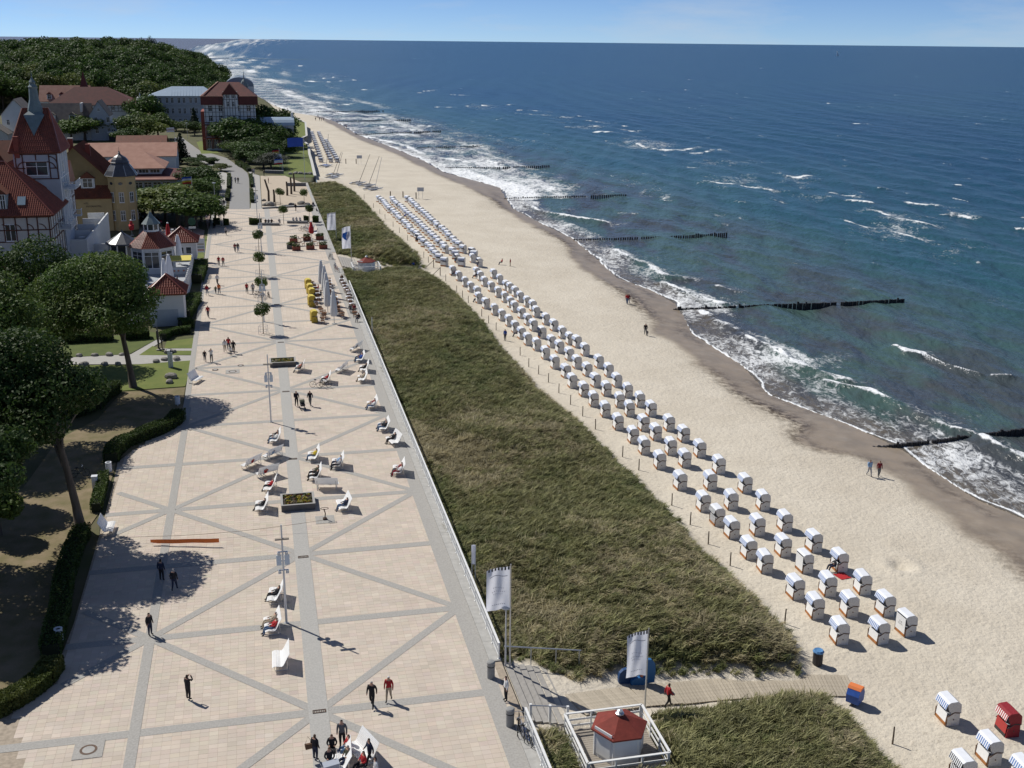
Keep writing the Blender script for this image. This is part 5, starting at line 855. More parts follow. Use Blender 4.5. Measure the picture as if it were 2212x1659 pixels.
def window(o, w_, u, z, wd, h, mull=1, tran=.62, arch=False, mf=None, mg=None):
    f = MB(); t = .09; d0, d1 = -.02, .05
    for (a, b_, c, e) in ((u - wd / 2, u + wd / 2, z, z + t), (u - wd / 2, u + wd / 2, z + h - t, z + h), (u - wd / 2, u - wd / 2 + t, z + t, z + h - t), (u + wd / 2 - t, u + wd / 2, z + t, z + h - t)): w_.slab(f, a, b_, c, e, d0, d1)
    for k in range(mull): c = u - wd / 2 + wd * (k + 1) / (mull + 1); w_.slab(f, c - .045, c + .045, z + t, z + h - t, d0, d1 - .01)
    if tran: w_.slab(f, u - wd / 2 + t, u + wd / 2 - t, z + h * tran - .035, z + h * tran + .035, d0, d1 - .015)
    e = f.build('window', mf or M_frame, o); g = MB(); w_.slab(g, u - wd / 2 + t * .5, u + wd / 2 - t * .5, z + t * .5, z + h - t * .5, -.01, .012); g.build('pane', mg or M_glass, e)
    s_ = MB(); w_.slab(s_, u - wd / 2 - .06, u + wd / 2 + .06, z - .07, z, d0, .10); s_.build('sill', mf or M_frame, e); return e
def beam(o, w_, u0, z0, u1, z1, t=.16, m=None, d=.035):
    a = Vector(w_.p(u0, z0, d)); b_ = Vector(w_.p(u1, z1, d)); b = MB(); b.bar(a, b_, t, .06, up=tuple(w_.n)) if False else b.bar(a, b_, .07, t, up=tuple((b_ - a).cross(w_.n).normalized())); return b.build('timber_beam', m or M_beam, o)
def arc_beam(o, w_, cu, cz, r, a0, a1, t=.15, m=None, n=6, rz=None):
    b = MB(); P = [Vector(w_.p(cu + r * math.cos(a0 + (a1 - a0) * i / n), cz + (rz or r) * math.sin(a0 + (a1 - a0) * i / n), .035)) for i in range(n + 1)]
    for a, c in zip(P[:-1], P[1:]): b.bar(a, c, .07, t, up=tuple((c - a).cross(w_.n).normalized()))
    return b.build('timber_beam', m or M_beam, o)
def walls(o, x0, x1, y0, y1, z0, z1, m, name='wall'): return MB().box(x0, x1, y0, y1, z0, z1).build(name, m, o)
def tiled(parent, A, B, C, D, m, tw=.30, th=.36, name='roof_tiles', lift=.02):
    # rows of pantiles on the plane A(left eave) B(right eave) C(right ridge) D(left ridge); triangles allowed (C==D)
    A, B, C, D = map(Vector, (A, B, C, D)); nrm = (B - A).cross(D - A).normalized(); U = (B - A).normalized(); Vv = nrm.cross(U).normalized(); H = (D - A).dot(Vv); rows = max(1, int(H / th)); b = MB()
    for r in range(rows):
        f = (r + .5) / rows; L_ = A.lerp(D, f); R_ = B.lerp(C, f); wd = (R_ - L_).length; n = max(1, int(wd / tw)); st = (R_ - L_) / n; up = Vv * (H / rows)
        for i in range(n):
            p = L_ + st * i - up * .5; h = nrm * (.05 + lift); q = [p + nrm * lift, p + st * .35 + h * 1.35, p + st * .78 + h * .9, p + st * .98 + nrm * lift]; b.add(q + [v + up * 1.02 - nrm * .025 for v in q], [(0, 1, 5, 4), (1, 2, 6, 5), (2, 3, 7, 6), (0, 3, 2, 1)])
    e = b.build(name, m, parent, kind='stuff'); return e
def roof_poly(o, V, Fc, m, name='roof'): return MB().add(V, Fc).build(name, m, o)
def hip_roof(o, x0, x1, y0, y1, z0, z1, m, rx=None, ry=None, ov=.4, tiles=None, name='roof'):
    # ridge along the longer side unless (rx0,rx1) / (ry0,ry1) given
    x0 -= ov; x1 += ov; y0 -= ov; y1 += ov
    if rx: a, b = rx; P = [(a, (y0 + y1) / 2, z1), (b, (y0 + y1) / 2, z1)]; kind = 'x'
    else: a, b = ry; P = [((x0 + x1) / 2, a, z1), ((x0 + x1) / 2, b, z1)]; kind = 'y'
    V = [(x0, y0, z0), (x1, y0, z0), (x1, y1, z0), (x0, y1, z0)] + P + [(x0, y0, z0 - .16), (x1, y0, z0 - .16), (x1, y1, z0 - .16), (x0, y1, z0 - .16)]
    Fs = [(0, 1, 5, 4), (1, 2, 5), (2, 3, 4, 5), (3, 0, 4)] if kind == 'x' else [(0, 1, 4), (1, 2, 5, 4), (2, 3, 5), (3, 0, 4, 5)]
    e = roof_poly(o, V, Fs + [(6, 7, 1, 0), (7, 8, 2, 1), (8, 9, 3, 2), (9, 6, 0, 3), (9, 8, 7, 6)], m, name)
    if tiles:
        if kind == 'x': tiled(e, V[0], V[1], V[5], V[4], tiles); tiled(e, V[1], V[2], V[5], V[5], tiles)
        else: tiled(e, V[0], V[1], V[4], V[4], tiles); tiled(e, V[1], V[2], V[5], V[4], tiles)
        rd = MB()
        for a_, b_ in [(4, 5)] + ([(0, 4), (1, 5), (2, 5)] if kind == 'x' else [(0, 4), (1, 4), (2, 5)]): rd.tube([Vector(V[a_]) + Vector((0, 0, .06)), Vector(V[b_]) + Vector((0, 0, .08))], .13, 6)
        rd.build('ridge_tiles', tiles, e)
    return e
def gable_y(o, x0, x1, y0, y1, z0, z1, m, mw, ov=.4, tiles=None):   # ridge along y
    xm = (x0 + x1) / 2; MB().add([(x0, y0, z0), (x1, y0, z0), (xm, y0, z1), (x0, y1, z0), (x1, y1, z0), (xm, y1, z1)], [(0, 1, 2), (5, 4, 3), (0, 3, 4, 1)]).build('gable_wall', mw, o); k = (z1 - z0) / (xm - x0); t = .14
    V = [(x0 - ov, y0 - ov, z0 - k * ov), (xm, y0 - ov, z1 + .02), (x1 + ov, y0 - ov, z0 - k * ov), (x0 - ov, y1 + ov, z0 - k * ov), (xm, y1 + ov, z1 + .02), (x1 + ov, y1 + ov, z0 - k * ov)]; V += [(a, b, c + t) for a, b, c in V]
    e = roof_poly(o, V, [(6, 7, 10, 9), (7, 8, 11, 10), (0, 3, 4, 1), (1, 4, 5, 2), (0, 1, 7, 6), (1, 2, 8, 7), (4, 3, 9, 10), (5, 4, 10, 11), (3, 0, 6, 9), (2, 5, 11, 8)], m)
    if tiles: tiled(e, V[8], V[11], V[10], V[7], tiles); 
    return e
def gable_x(o, x0, x1, y0, y1, z0, z1, m, mw, ov=.4, tiles=None):   # ridge along x; slope y0 faces the camera
    ym = (y0 + y1) / 2; MB().add([(x0, y0, z0), (x0, y1, z0), (x0, ym, z1), (x1, y0, z0), (x1, y1, z0), (x1, ym, z1)], [(2, 1, 0), (3, 4, 5), (0, 1, 4, 3)]).build('gable_wall', mw, o); k = (z1 - z0) / (ym - y0); t = .14
    V = [(x0 - ov, y0 - ov, z0 - k * ov), (x0 - ov, ym, z1 + .02), (x0 - ov, y1 + ov, z0 - k * ov), (x1 + ov, y0 - ov, z0 - k * ov), (x1 + ov, ym, z1 + .02), (x1 + ov, y1 + ov, z0 - k * ov)]; V += [(a, b, c + t) for a, b, c in V]
    e = roof_poly(o, V, [(6, 9, 10, 7), (7, 10, 11, 8), (0, 1, 4, 3), (1, 2, 5, 4), (0, 6, 7, 1), (1, 7, 8, 2), (3, 4, 10, 9), (4, 5, 11, 10), (0, 3, 9, 6), (2, 8, 11, 5)], m)
    if tiles: tiled(e, V[6], V[9], V[10], V[7], tiles)
    return e
def house(name, label, s, t, z=0.0, cat='building', rz=ROT): x, y, _ = W(s, t, z); return thing(name, label, cat, (x, y, z), rz)
def dormer(o, x0, x1, y0, z0, z1, depth, wallm, roofm, nwin=1, gable=True, flat=False):
    MB().box(x0, x1, y0, y0 + depth, z0, z1).build('dormer', wallm, o); w_ = Wall(x0, y0, 0); wd = (x1 - x0)
    for i in range(nwin): window(o, w_, wd * (i + .5) / nwin, z0 + .25, wd / nwin * .72, (z1 - z0) - .4)
    if gable:
        xm = (x0 + x1) / 2; h = (x1 - x0) * .45; e = .2; MB().add([(x0 - e, y0 - e, z1 - .12), (x1 + e, y0 - e, z1 - .12), (xm, y0 - e, z1 + h), (x0 - e, y0 + depth + h, z1 - .12), (x1 + e, y0 + depth + h, z1 - .12), (xm, y0 + depth + h, z1 + h)], [(0, 1, 2), (1, 4, 5, 2), (3, 0, 2, 5), (0, 3, 4, 1)]).build('dormer_roof', roofm, o)
    else: MB().box(x0 - .2, x1 + .2, y0 - .25, y0 + depth + .5, z1, z1 + .12).build('dormer_roof', roofm, o)
# ---------------------------------------------------------------- half-timbered hotel (left edge)
H1 = house('hotel', 'half-timbered hotel with red pantile roofs and a slim spire at the left edge', 124, -43)   # local x = t+43, y = s-124
walls(H1, -24, 0, 0, 13, 0, 12, M_plas); F1 = Wall(-24, 0, 0); 
hip_roof(H1, -24, 0, 0, 13, 12.05, 19.0, M_tileb, rx=(-16, -6.6), ov=.6, tiles=M_tile)
for u in (12.2, 14.0, 15.8, 17.6, 19.2, 20.8, 22.2, 23.8): beam(H1, F1, u, 8.2, u, 11.9)
for z in (8.2, 9.9, 11.75): beam(H1, F1, 10, z, 24, z)
for i in range(7): u = 13.1 + i * 1.7; arc_beam(H1, F1, u - .85, 9.9, .85, 0, math.pi * .5, .12); 
window(H1, F1, 14.9, 8.4, 1.3, 2.4, 1); window(H1, F1, 18.4, 8.3, 1.5, 2.5, 1); window(H1, F1, 18.4, 4.6, 1.5, 2.4, 1); window(H1, F1, 14.9, 4.6, 1.4, 2.4, 1); window(H1, F1, 21.8, 4.6, 1.3, 2.4, 1)
Fs1 = Wall(0, 0, math.pi / 2)
for u in (.3, 2.2, 4.2, 6.2, 8.2, 10.2, 12.6): beam(H1, Fs1, u, 5.0, u, 11.9)
for z in (5.0, 8.2, 9.9, 11.75): beam(H1, Fs1, 0, z, 13, z)
for u in (3.2, 7.2, 11.2):
    for z in (5.4, 8.6): window(H1, Fs1, u, z, 1.2, 1.9)
dormer(H1, -8.9, -5.7, .3, 12.6, 15.2, 3.4, mat('dormer_green', (.30, .36, .36), .7), M_tileb, 3, gable=True)
MB().add([(-4.4, .75, 13.35), (-3.3, .75, 13.35), (-3.3, 1.75, 14.42), (-4.4, 1.75, 14.42), (-4.4, .62, 13.5), (-3.3, .62, 13.5), (-3.3, 1.62, 14.57), (-4.4, 1.62, 14.57)], [(4, 5, 6, 7), (0, 1, 5, 4), (1, 2, 6, 5), (2, 3, 7, 6), (3, 0, 4, 7)]).build('skylight', mat('skylight_glass', (.30, .38, .42), .1, spec=.7), H1)
# tower with window under a steep roof
walls(H1, -6.2, .2, 11, 19.5, 0, 19.9, M_blueg, 'tower_wall'); FT = Wall(-6.2, 11, 0)
window(H1, FT, 3.2, 16.5, 3.2, 2.2, 1, .62)
for z in (16.0, 19.7): beam(H1, FT, 0.2, z, 6.3, z)
for u in (.3, 1.3, 3.2, 5.1, 6.2): beam(H1, FT, u, 16.0 if u != 3.2 else 18.8, u, 19.7)
beam(H1, FT, .3, 17.6, 1.6, 17.6); beam(H1, FT, 5.0, 17.6, 6.2, 17.6); arc_beam(H1, FT, 5.0, 18.2, 1.2, 0, math.pi / 2); arc_beam(H1, FT, 1.4, 17.6, .9, math.pi / 2, math.pi); arc_beam(H1, FT, 5.0, 17.6, .9, 0, math.pi / 2); beam(H1, FT, 1.4, 18.55, 5.0, 18.55)
FTs = Wall(.2, 11, math.pi / 2)
for u in (.2, 2.4, 4.6, 6.6, 8.3): beam(H1, FTs, u, 8.0, u, 19.7, m=M_frame)
for z in (12.0, 16.0): beam(H1, FTs, 0, z, 8.5, z, m=M_frame)
for z in (12.6, 16.6): window(H1, FTs, 3.5, z, 1.0, 1.9)
rt = hip_roof(H1, -6.2, .2, 11, 19.5, 20.0, 26.2, M_tileb, rx=(-4.9, -1.1), ov=.5, tiles=M_tile)
b = MB(); b.lathe([(1.45, 24.2), (1.2, 26.0), (1.0, 26.6), (.72, 27.6), (.62, 29.2), (.72, 29.5), (.46, 29.8), (.42, 30.0), (.5, 30.2), (.22, 30.6), (.05, 31.0), (.03, 31.9)], 8, -3.0, 15.2); b.build('spire', M_copper, rt)
b = MB(); b.add([(-4.5, 13.6, 25.4), (-1.5, 13.6, 25.4), (-3.0, 11.7, 22.4), (-3.0, 15.2, 26.6)], [(0, 2, 1), (0, 1, 3), (1, 2, 3), (2, 0, 3)]); b.build('spire_apron', M_copper, rt)
MB().box(-5.9, -5.2, 10.6, 11.3, 19.2, 22.4).build('chimney', M_brick, H1)
# wing beyond the tower, sea facing timbered gables, balconies
walls(H1, -14, -3.2, 19.5, 36, 0, 13.4, M_plas, 'wing_wall')
gable_y(H1, -14, -3.2, 19.5, 36, 13.4, 17.6, M_tileb, M_plas, tiles=M_tile)
for k, (u0, u1) in enumerate(((1.0, 7.0), (8.5, 14.5))):
    MB().box(-3.2, -1.4, 19.5 + u0, 19.5 + u1, 0, 13.4).build('bay', M_wht, H1); xm = 19.5 + (u0 + u1) / 2; rz_ = 16.8
    MB().add([(-1.1, 19.5 + u0 - .4, 13.1), (-1.1, 19.5 + u1 + .4, 13.1), (-1.1, xm, rz_), (-7, 19.5 + u0 - .4, 13.1), (-7, 19.5 + u1 + .4, 13.1), (-7, xm, rz_)], [(0, 1, 2), (0, 2, 5, 3), (1, 4, 5, 2), (0, 3, 4, 1)]).build('gable_roof', M_tile, H1); FB_ = Wall(-1.4, 19.5 + u0, math.pi / 2)
    for u in (.2, 1.6, 3, 4.4, 5.8): beam(H1, FB_, u, 4.5, u, 13.3)
    for z in (4.5, 7.6, 10.6, 13.2): beam(H1, FB_, 0, z, 6, z)
    for z in (5.0, 8.0, 11.0):
        for u in (2.3, 3.7): window(H1, FB_, u, z, 1.0, 1.8)
    FBn = Wall(-3.2, 19.5 + u0, 0)
    for z in (4.5, 8.0, 11.4): beam(H1, FBn, .1, z, 1.7, z)
def balcony(o, x0, x1, y0, y1, z, h=1.0):
    e = MB().box(x0, x1, y0, y1, z - .15, z).build('balcony', M_wht, o); b = MB(); b.bar((x0, y0, z + h), (x1, y0, z + h), .1, .08); b.bar((x1, y0, z + h), (x1, y1, z + h), .1, .08); b.bar((x0, y0, z + .12), (x1, y0, z + .12), .06); b.bar((x1, y0, z + .12), (x1, y1, z + .12), .06)
    for k in range(int((x1 - x0) / .22)): b.bar((x0 + .1 + k * .22, y0, z + .1), (x0 + .1 + k * .22, y0, z + h), .07, .03)
    for k in range(int((y1 - y0) / .22)): b.bar((x1, y0 + .1 + k * .22, z + .1), (x1, y0 + .1 + k * .22, z + h), .07, .03)
    b.build('railing', M_wht, e)
balcony(H1, .2, 2.0, 13, 18.5, 14.2); balcony(H1, -3.2, -.6, 19.6, 20.6, 10.6); balcony(H1, -1.4, .4, 26.6, 28.0, 8.0); balcony(H1, 0, 1.8, 6, 11, 9.0)

# stepped white terraces on the sea side
H2 = house('terrace_building', 'stepped white terraces with parapets in front of the half-timbered hotel', 138, -41.8)
for (x0, x1, y0, y1, z) in ((-1.6, 1.5, 0, 29, 5.0), (1.5, 4.4, 1, 15, 2.5), (4.4, 6.4, 2, 10, 1.2)):
    MB().box(x0, x1, y0, y1, 0, z).build('terrace_block', M_wht, H2)
    b = MB(); b.box(x1 - .22, x1 + .02, y0 - .02, y1, z + .001, z + 1.0); b.box(x0, x1 - .22, y0 - .02, y0 + .2, z + .001, z + 1.0); b.build('parapet', M_wht, H2)
    for yy_ in np.arange(y0 + 6, y1 - 2, 6.5): MB().box(x0, x1 - .25, yy_, yy_ + .18, z + .001, z + 1.5).build('divider', M_wht, H2)
for i, (x, y, z) in enumerate([(.2, 4, 5.02), (.0, 10, 5.02), (2.8, 5, 2.52), (3.0, 11, 2.52), (.2, 17, 5.02)]):
    MB().lathe([(.5, .68), (.5, .72)], 12).build('table', M_frame, None, label=f'small round white table on the hotel terraces, {ordn(i)} of five by distance', cat='table', group='terrace tables').location = (Matrix.Rotation(ROT, 4, 'Z') @ Vector((x, y, z))) + Vector(H2.location)
# ---------------------------------------------------------------- cafe terrace with white balustrade
TR = house('cafe_terrace', 'raised white cafe terrace with balustrade beside the promenade', 96, -40)
TZ = 1.9
ct = [GS(p, TZ) for p in [T(0, 1, 1065, 1040), T(0, 1, 1365, 960), R(5, 1560, 1400), R(5, 1640, 1150), R(5, 1710, 900), R(5, 1730, 780), R(5, 1400, 700), R(5, 900, 900)]]
poly = [(t + 40, s - 96) for s, t in ct]; 
def inset(P): return P
MB().prism(poly[::-1] if sum((poly[i][0] * poly[(i + 1) % 8][1] - poly[(i + 1) % 8][0] * poly[i][1]) for i in range(8)) < 0 else poly, -.05, TZ).build('terrace_base', M_wht, TR)
MB().prism([(x, y) for x, y in (poly[::-1] if sum((poly[i][0] * poly[(i + 1) % 8][1] - poly[(i + 1) % 8][0] * poly[i][1]) for i in range(8)) < 0 else poly)], TZ + .004, TZ + .02).build('floor', mat('terrace_floor', (.40, .42, .44), .7, var=.1), TR)
cap = MB().lathe([(.16, 0), (.16, .85), (.24, .88), (.24, .94), (.1, .97), (.2, 1.08), (.22, 1.2), (.12, 1.32), (.0, 1.36)], 10).mesh('baluster_post', M_wht)
for a, c in zip(poly[:6], poly[1:6]):
    a = Vector((*a, TZ)); c = Vector((*c, TZ)); L_ = (c - a).length; n = max(1, round(L_ / 1.6)); b = MB(); b.bar(a + Vector((0, 0, .9)), c + Vector((0, 0, .9)), .22, .1); b.bar(a + Vector((0, 0, .12)), c + Vector((0, 0, .12)), .2, .1)
    for k in range(int(L_ / .3)): q = a.lerp(c, (k + .5) / int(L_ / .3)); b.lathe([(.06, TZ + .1), (.09, TZ + .35), (.05, TZ + .7), (.07, TZ + .88)], 6, q.x, q.y)
    b.build('balustrade', M_wht, TR)
    for k in range(n): q = a.lerp(c, k / n); link('baluster_post', cap, TR, q)
# the two tile roofed garden huts and the lantern pavilion
def small_hut(p, label, wd, dp, eave, ridge, z0, rz=ROT, door=True):
    g = G(p, z0); o = thing('garden_hut', label, 'hut', (g[0], g[1], z0), rz, 'tile roofed huts on the cafe terrace'); MB().box(-wd / 2, wd / 2, 0, dp, 0, eave).build('wall', M_wht, o)
    hip_roof(o, -wd / 2, wd / 2, 0, dp, eave + .03, ridge, M_tileb, ry=(dp * .45, dp * .55), ov=.45, tiles=M_tile); w_ = Wall(-wd / 2, 0, 0)
    if door: d_ = MB(); w_.slab(d_, wd * .18, wd * .82, .02, 2.3, -.03, .03); d_.build('door', M_blueg, o)
    else:
        for u in (.25, .5, .75): window(o, w_, wd * u, .9, wd * .2, 1.2, 0, 0)
    return o
small_hut(T(0, 1, 1455, 1160), 'white hut with orange tile roof at the near terrace corner', 4.4, 4.2, 4.4, 6.6, 0)
small_hut(R(5, 1565, 770), 'white hut with orange tile roof behind the yellow stall', 4.8, 4.4, 2.9, 5.0, TZ, door=False)
gp = G(R(5, 1080, 985), TZ); PV = thing('pavilion', 'octagonal cafe pavilion with red tile roof and small glazed lantern', 'pavilion', (gp[0], gp[1] + 3.0, TZ), ROT); r8 = 3.3
for i in range(8):
    a = math.pi / 8 + i * math.pi / 4; p0 = Vector((r8 * math.cos(a), r8 * math.sin(a), 0)); p1 = Vector((r8 * math.cos(a + math.pi / 4), r8 * math.sin(a + math.pi / 4), 0)); MB().bar(p0, p0 + Vector((0, 0, 4.0)), .22).build('corner_post', M_frame, PV)
    d = (p1 - p0).normalized(); w_ = Wall(p0.x, p0.y, math.atan2(d.y, d.x)); L_ = (p1 - p0).length; b = MB(); w_.slab(b, .1, L_ - .1, 0, .8, -.05, .05); w_.slab(b, .1, L_ - .1, 3.5, 4.0, -.05, .05); b.build('wall_panel', M_wht, PV); window(PV, w_, L_ / 2, .85, L_ - .3, 2.6, 1, .75)
V = [((r8 + .5) * math.cos(math.pi / 8 + i * math.pi / 4), (r8 + .5) * math.sin(math.pi / 8 + i * math.pi / 4), 4.0) for i in range(8)] + [(1.25 * math.cos(math.pi / 8 + i * math.pi / 4), 1.25 * math.sin(math.pi / 8 + i * math.pi / 4), 6.2) for i in range(8)]
e = roof_poly(PV, V, [(i, (i + 1) % 8, 8 + (i + 1) % 8, 8 + i) for i in range(8)] + [tuple(range(15, 7, -1))[::-1], tuple(range(7, -1, -1))], M_tileb)
for i in (3, 4, 5, 6): tiled(e, V[i], V[(i + 1) % 8], V[8 + (i + 1) % 8], V[8 + i], M_tile)
ln = MB().lathe([(1.2, 6.2), (1.2, 6.5)], 8, a0=math.pi / 8).build('lantern', M_frame, PV); MB().lathe([(1.1, 6.5), (1.1, 7.4)], 8, a0=math.pi / 8).build('lantern_glazing', M_glass, ln)
b = MB(); [b.bar((1.14 * math.cos(math.pi / 8 + i * math.pi / 4), 1.14 * math.sin(math.pi / 8 + i * math.pi / 4), 6.5), (1.14 * math.cos(math.pi / 8 + i * math.pi / 4), 1.14 * math.sin(math.pi / 8 + i * math.pi / 4), 7.4), .14) for i in range(8)]; b.build('lantern_mullions', M_frame, ln); MB().lathe([(1.5, 7.4), (.5, 8.5), (.05, 9.3)], 8, a0=math.pi / 8).build('lantern_roof', M_copper, ln)
g2 = G(R(5, 720, 760), TZ); P2 = thing('pavilion', 'low round glazed annex with dark slate cone roof beside the lantern pavilion', 'pavilion', (g2[0], g2[1], TZ), ROT); MB().lathe([(2.2, 0), (2.2, 2.6)], 10).build('glazing', M_glass, P2); b = MB(); [b.bar((2.25 * math.cos(i * .6283), 2.25 * math.sin(i * .6283), 0), (2.25 * math.cos(i * .6283), 2.25 * math.sin(i * .6283), 2.6), .2) for i in range(10)]; b.build('mullions', M_frame, P2); MB().lathe([(2.8, 2.6), (2.7, 2.8), (.2, 4.4), (.05, 4.9)], 10).build('roof', M_slate, P2)
# long annex wall with dark red lean-to roof behind the big tree
AX = house('annex', 'low annex with dark red roof half hidden behind the broad tree', 104, -47); MB().box(-6, 2.0, 0, 16, 0, 4.4).build('wall', M_wht, AX); hip_roof(AX, -6, 2.0, 0, 16, 4.42, 6.8, M_tileb, ry=(3, 13), ov=.5, tiles=M_tile); [window(AX, Wall(2.0, 0, math.pi / 2), u, 1.6, 1.2, 1.8) for u in (2, 5, 8, 11, 14)]
# ---------------------------------------------------------------- yellow guest house with onion dome
Y = house('guest_house', 'yellow guest house with brown tile roof and slate onion dome turret', 182, -47.5)   # local frame
walls(Y, -8, 7.2, 3, 18, 0, 8.6, M_ochre); MB().add([(-8, 3, 8.6), (7.2, 3, 8.6), (-.4, 3, 16.2), (-8, 18, 8.6), (7.2, 18, 8.6), (-.4, 18, 16.2)], [(0, 1, 2), (5, 4, 3)]).build('gable_wall', M_ochre, Y)
gable_y(Y, -8, 7.2, 3, 18, 8.6, 16.2, M_tileb, M_ochre, tiles=M_tileb)
# long brown roof slope turned to the camera and a dormer
rb = roof_poly(Y, [(-7.5, 1.2, 6.6), (6.2, 1.2, 6.6), (4.2, 6.0, 12.4), (-6, 6.0, 12.4), (-7.5, 1.2, 6.4), (6.2, 1.2, 6.4), (4.2, 6.0, 12.2), (-6, 6, 12.2)], [(0, 1, 2, 3), (1, 5, 6, 2), (0, 3, 7, 4), (4, 5, 1, 0), (7, 6, 5, 4), (3, 2, 6, 7)], M_tileb, 'lower_roof'); tiled(rb, (-7.5, 1.2, 6.62), (6.2, 1.2, 6.62), (4.2, 6, 12.42), (-6, 6, 12.42), M_tileb)
walls(Y, -7.4, 6.0, 1.6, 3, 0, 6.8, M_ochre, 'front_wall'); dormer(Y, .4, 3.0, 2.6, 8.2, 10.4, 3.0, M_wht, M_tileb, 1); MB().box(-2.2, -1.3, 9, 10, 13, 17.4).build('chimney', M_brick, Y); MB().box(-2.3, -1.2, 8.9, 10.1, 17.4, 17.55).build('chimney_cap', M_conc, Y); MB().box(1.2, 2.0, 8, 9, 13, 16.4).build('chimney', M_brick, Y)
FY = Wall(-7.4, 1.6, 0); wall_text(Y, 'HTL', (1.2, 1.56, 5.5), .5, M_beamd); wall_text(Y, 'INTERHOTEL', (2.6, 1.56, 4.9), .5, M_beamd)
for u in (3.4, 9.6): window(Y, FY, u, 1.4, 1.0, 1.7)
tw = MB().lathe([(2.75, 0), (2.75, 10.4), (2.95, 10.5), (2.95, 10.7)], 8, 8.0, 3.6, a0=math.pi / 8).build('turret', M_ochre, Y)
for i in range(8):
    a = math.pi / 8 + i * math.pi / 4 - math.pi / 4; ap = 2.75; p0 = (8.0 + ap * math.cos(a), 3.6 + ap * math.sin(a)); a1 = a + math.pi / 4; p1 = (8.0 + ap * math.cos(a1), 3.6 + ap * math.sin(a1)); w_ = Wall(p0[0], p0[1], math.atan2(p1[1] - p0[1], p1[0] - p0[0])); L_ = math.hypot(p1[0] - p0[0], p1[1] - p0[1]); mid = (a + a1) / 2
    if math.sin(mid) < .3:
        for z in (2.0, 5.6): window(Y, w_, L_ / 2, z, .95, 2.0)
        f = MB(); P = [w_.p(L_ / 2 + .42 * math.cos(q * .5236), 9.3 + .3 * math.sin(q * .5236), .03) for q in range(12)]; P2_ = [w_.p(L_ / 2 + .42 * math.cos(q * .5236), 9.3 + .3 * math.sin(q * .5236), -.02) for q in range(12)]; f.add(P + P2_, [tuple(range(12))[::-1]] + [(q, (q + 1) % 12, 12 + (q + 1) % 12, 12 + q) for q in range(12)]); f.build('oval_window', M_glass, Y)
dm = MB().lathe([(3.3, 10.7), (3.2, 10.81), (2.75, 11.69), (2.0, 12.68), (1.7, 13.13), (1.9, 13.21), (1.75, 13.36), (1.55, 13.82), (1.15, 14.27), (0.5, 14.65), (0.25, 14.88), (0.28, 15.03), (0.12, 15.18), (0.18, 15.3), (0.03, 15.49), (0.02, 16.25)], 8, 8.0, 3.6, a0=math.pi / 8).build('onion_dome', M_slate, Y)
b = MB(); [b.bar((8.0 + 3.28 * math.cos(math.pi / 8 + i * math.pi / 4), 3.6 + 3.28 * math.sin(math.pi / 8 + i * math.pi / 4), 10.8), (8.0 + 2.02 * math.cos(math.pi / 8 + i * math.pi / 4), 3.6 + 2.02 * math.sin(math.pi / 8 + i * math.pi / 4), 12.72), .08) for i in range(8)]; b.build('dome_seams', M_zinc, dm)
# second brown roofed block behind it
YB = house('town_house', 'brown roofed house behind the yellow guest house', 203, -60); walls(YB, -9, 6, 0, 12, 0, 9.4, M_ochre); gable_x(YB, -9, 6, 0, 12, 9.4, 15.6, M_tileb, M_plas, tiles=None); MB().box(-6.5, -5.7, 2.5, 3.3, 12, 17).build('chimney', M_brick, YB)
# ---------------------------------------------------------------- sports hall with pink roofs
SH = house('hall', 'low hall with pink tile roof and glazed clerestory', 242, -48.5)
walls(SH, -14, 15.6, 0, 22, 0, 3.2, mat('blue_grey_wall', (.34, .40, .47), .8, var=.08)); hip_roof(SH, -14, 15.6, 0, 22, 3.25, 5.2, M_maroon, rx=(-6, 8), ov=1.2); walls(SH, -2, 12, 4, 17, 3.4, 5.6, M_wht, 'clerestory_wall'); FC = Wall(-2, 4, 0)
for i in range(5): window(SH, FC, 1.6 + i * 2.7, 4.35, 2.4, .95, 2, 0)
hip_roof(SH, -2, 12, 4, 17, 5.62, 9.2, M_tilep, rx=(2.5, 7.5), ov=1.0, name='upper_roof'); b = MB(); b.add([(-15.2, -1.25, 3.12), (16.8, -1.25, 3.12), (15.7, .3, 3.55), (-14, .3, 3.55)], [(0, 1, 2, 3)]); b.build('eave_strip', M_tilep, SH)
FH = Wall(-14, 0, 0); [window(SH, FH, 3 + i * 2.2, .9, 1.9, 1.7, 1, .6) for i in range(12)]
for k, (pp, ez, x0, dy, rg, m, lb) in enumerate([((379, 339), 4.2, -26, 13, 7.6, M_tilep, 'long pale pink roofed wing behind the hall'), ((357, 320), 5.0, -14, 11, 8.2, M_tileb, 'small red roofed house behind the pink wing')]):
    ss_, tt_ = GS(pp, ez); o = house('town_house', lb, ss_ + .6, tt_); walls(o, x0, 0, 0, dy, 0, ez + .3, M_wht); gable_x(o, x0, 0, 0, dy, ez + .3, rg, m, M_wht); [window(o, Wall(x0, 0, 0), u, 1.2, 1.3, 1.8) for u in np.arange(2, -x0 - 1, 4)]
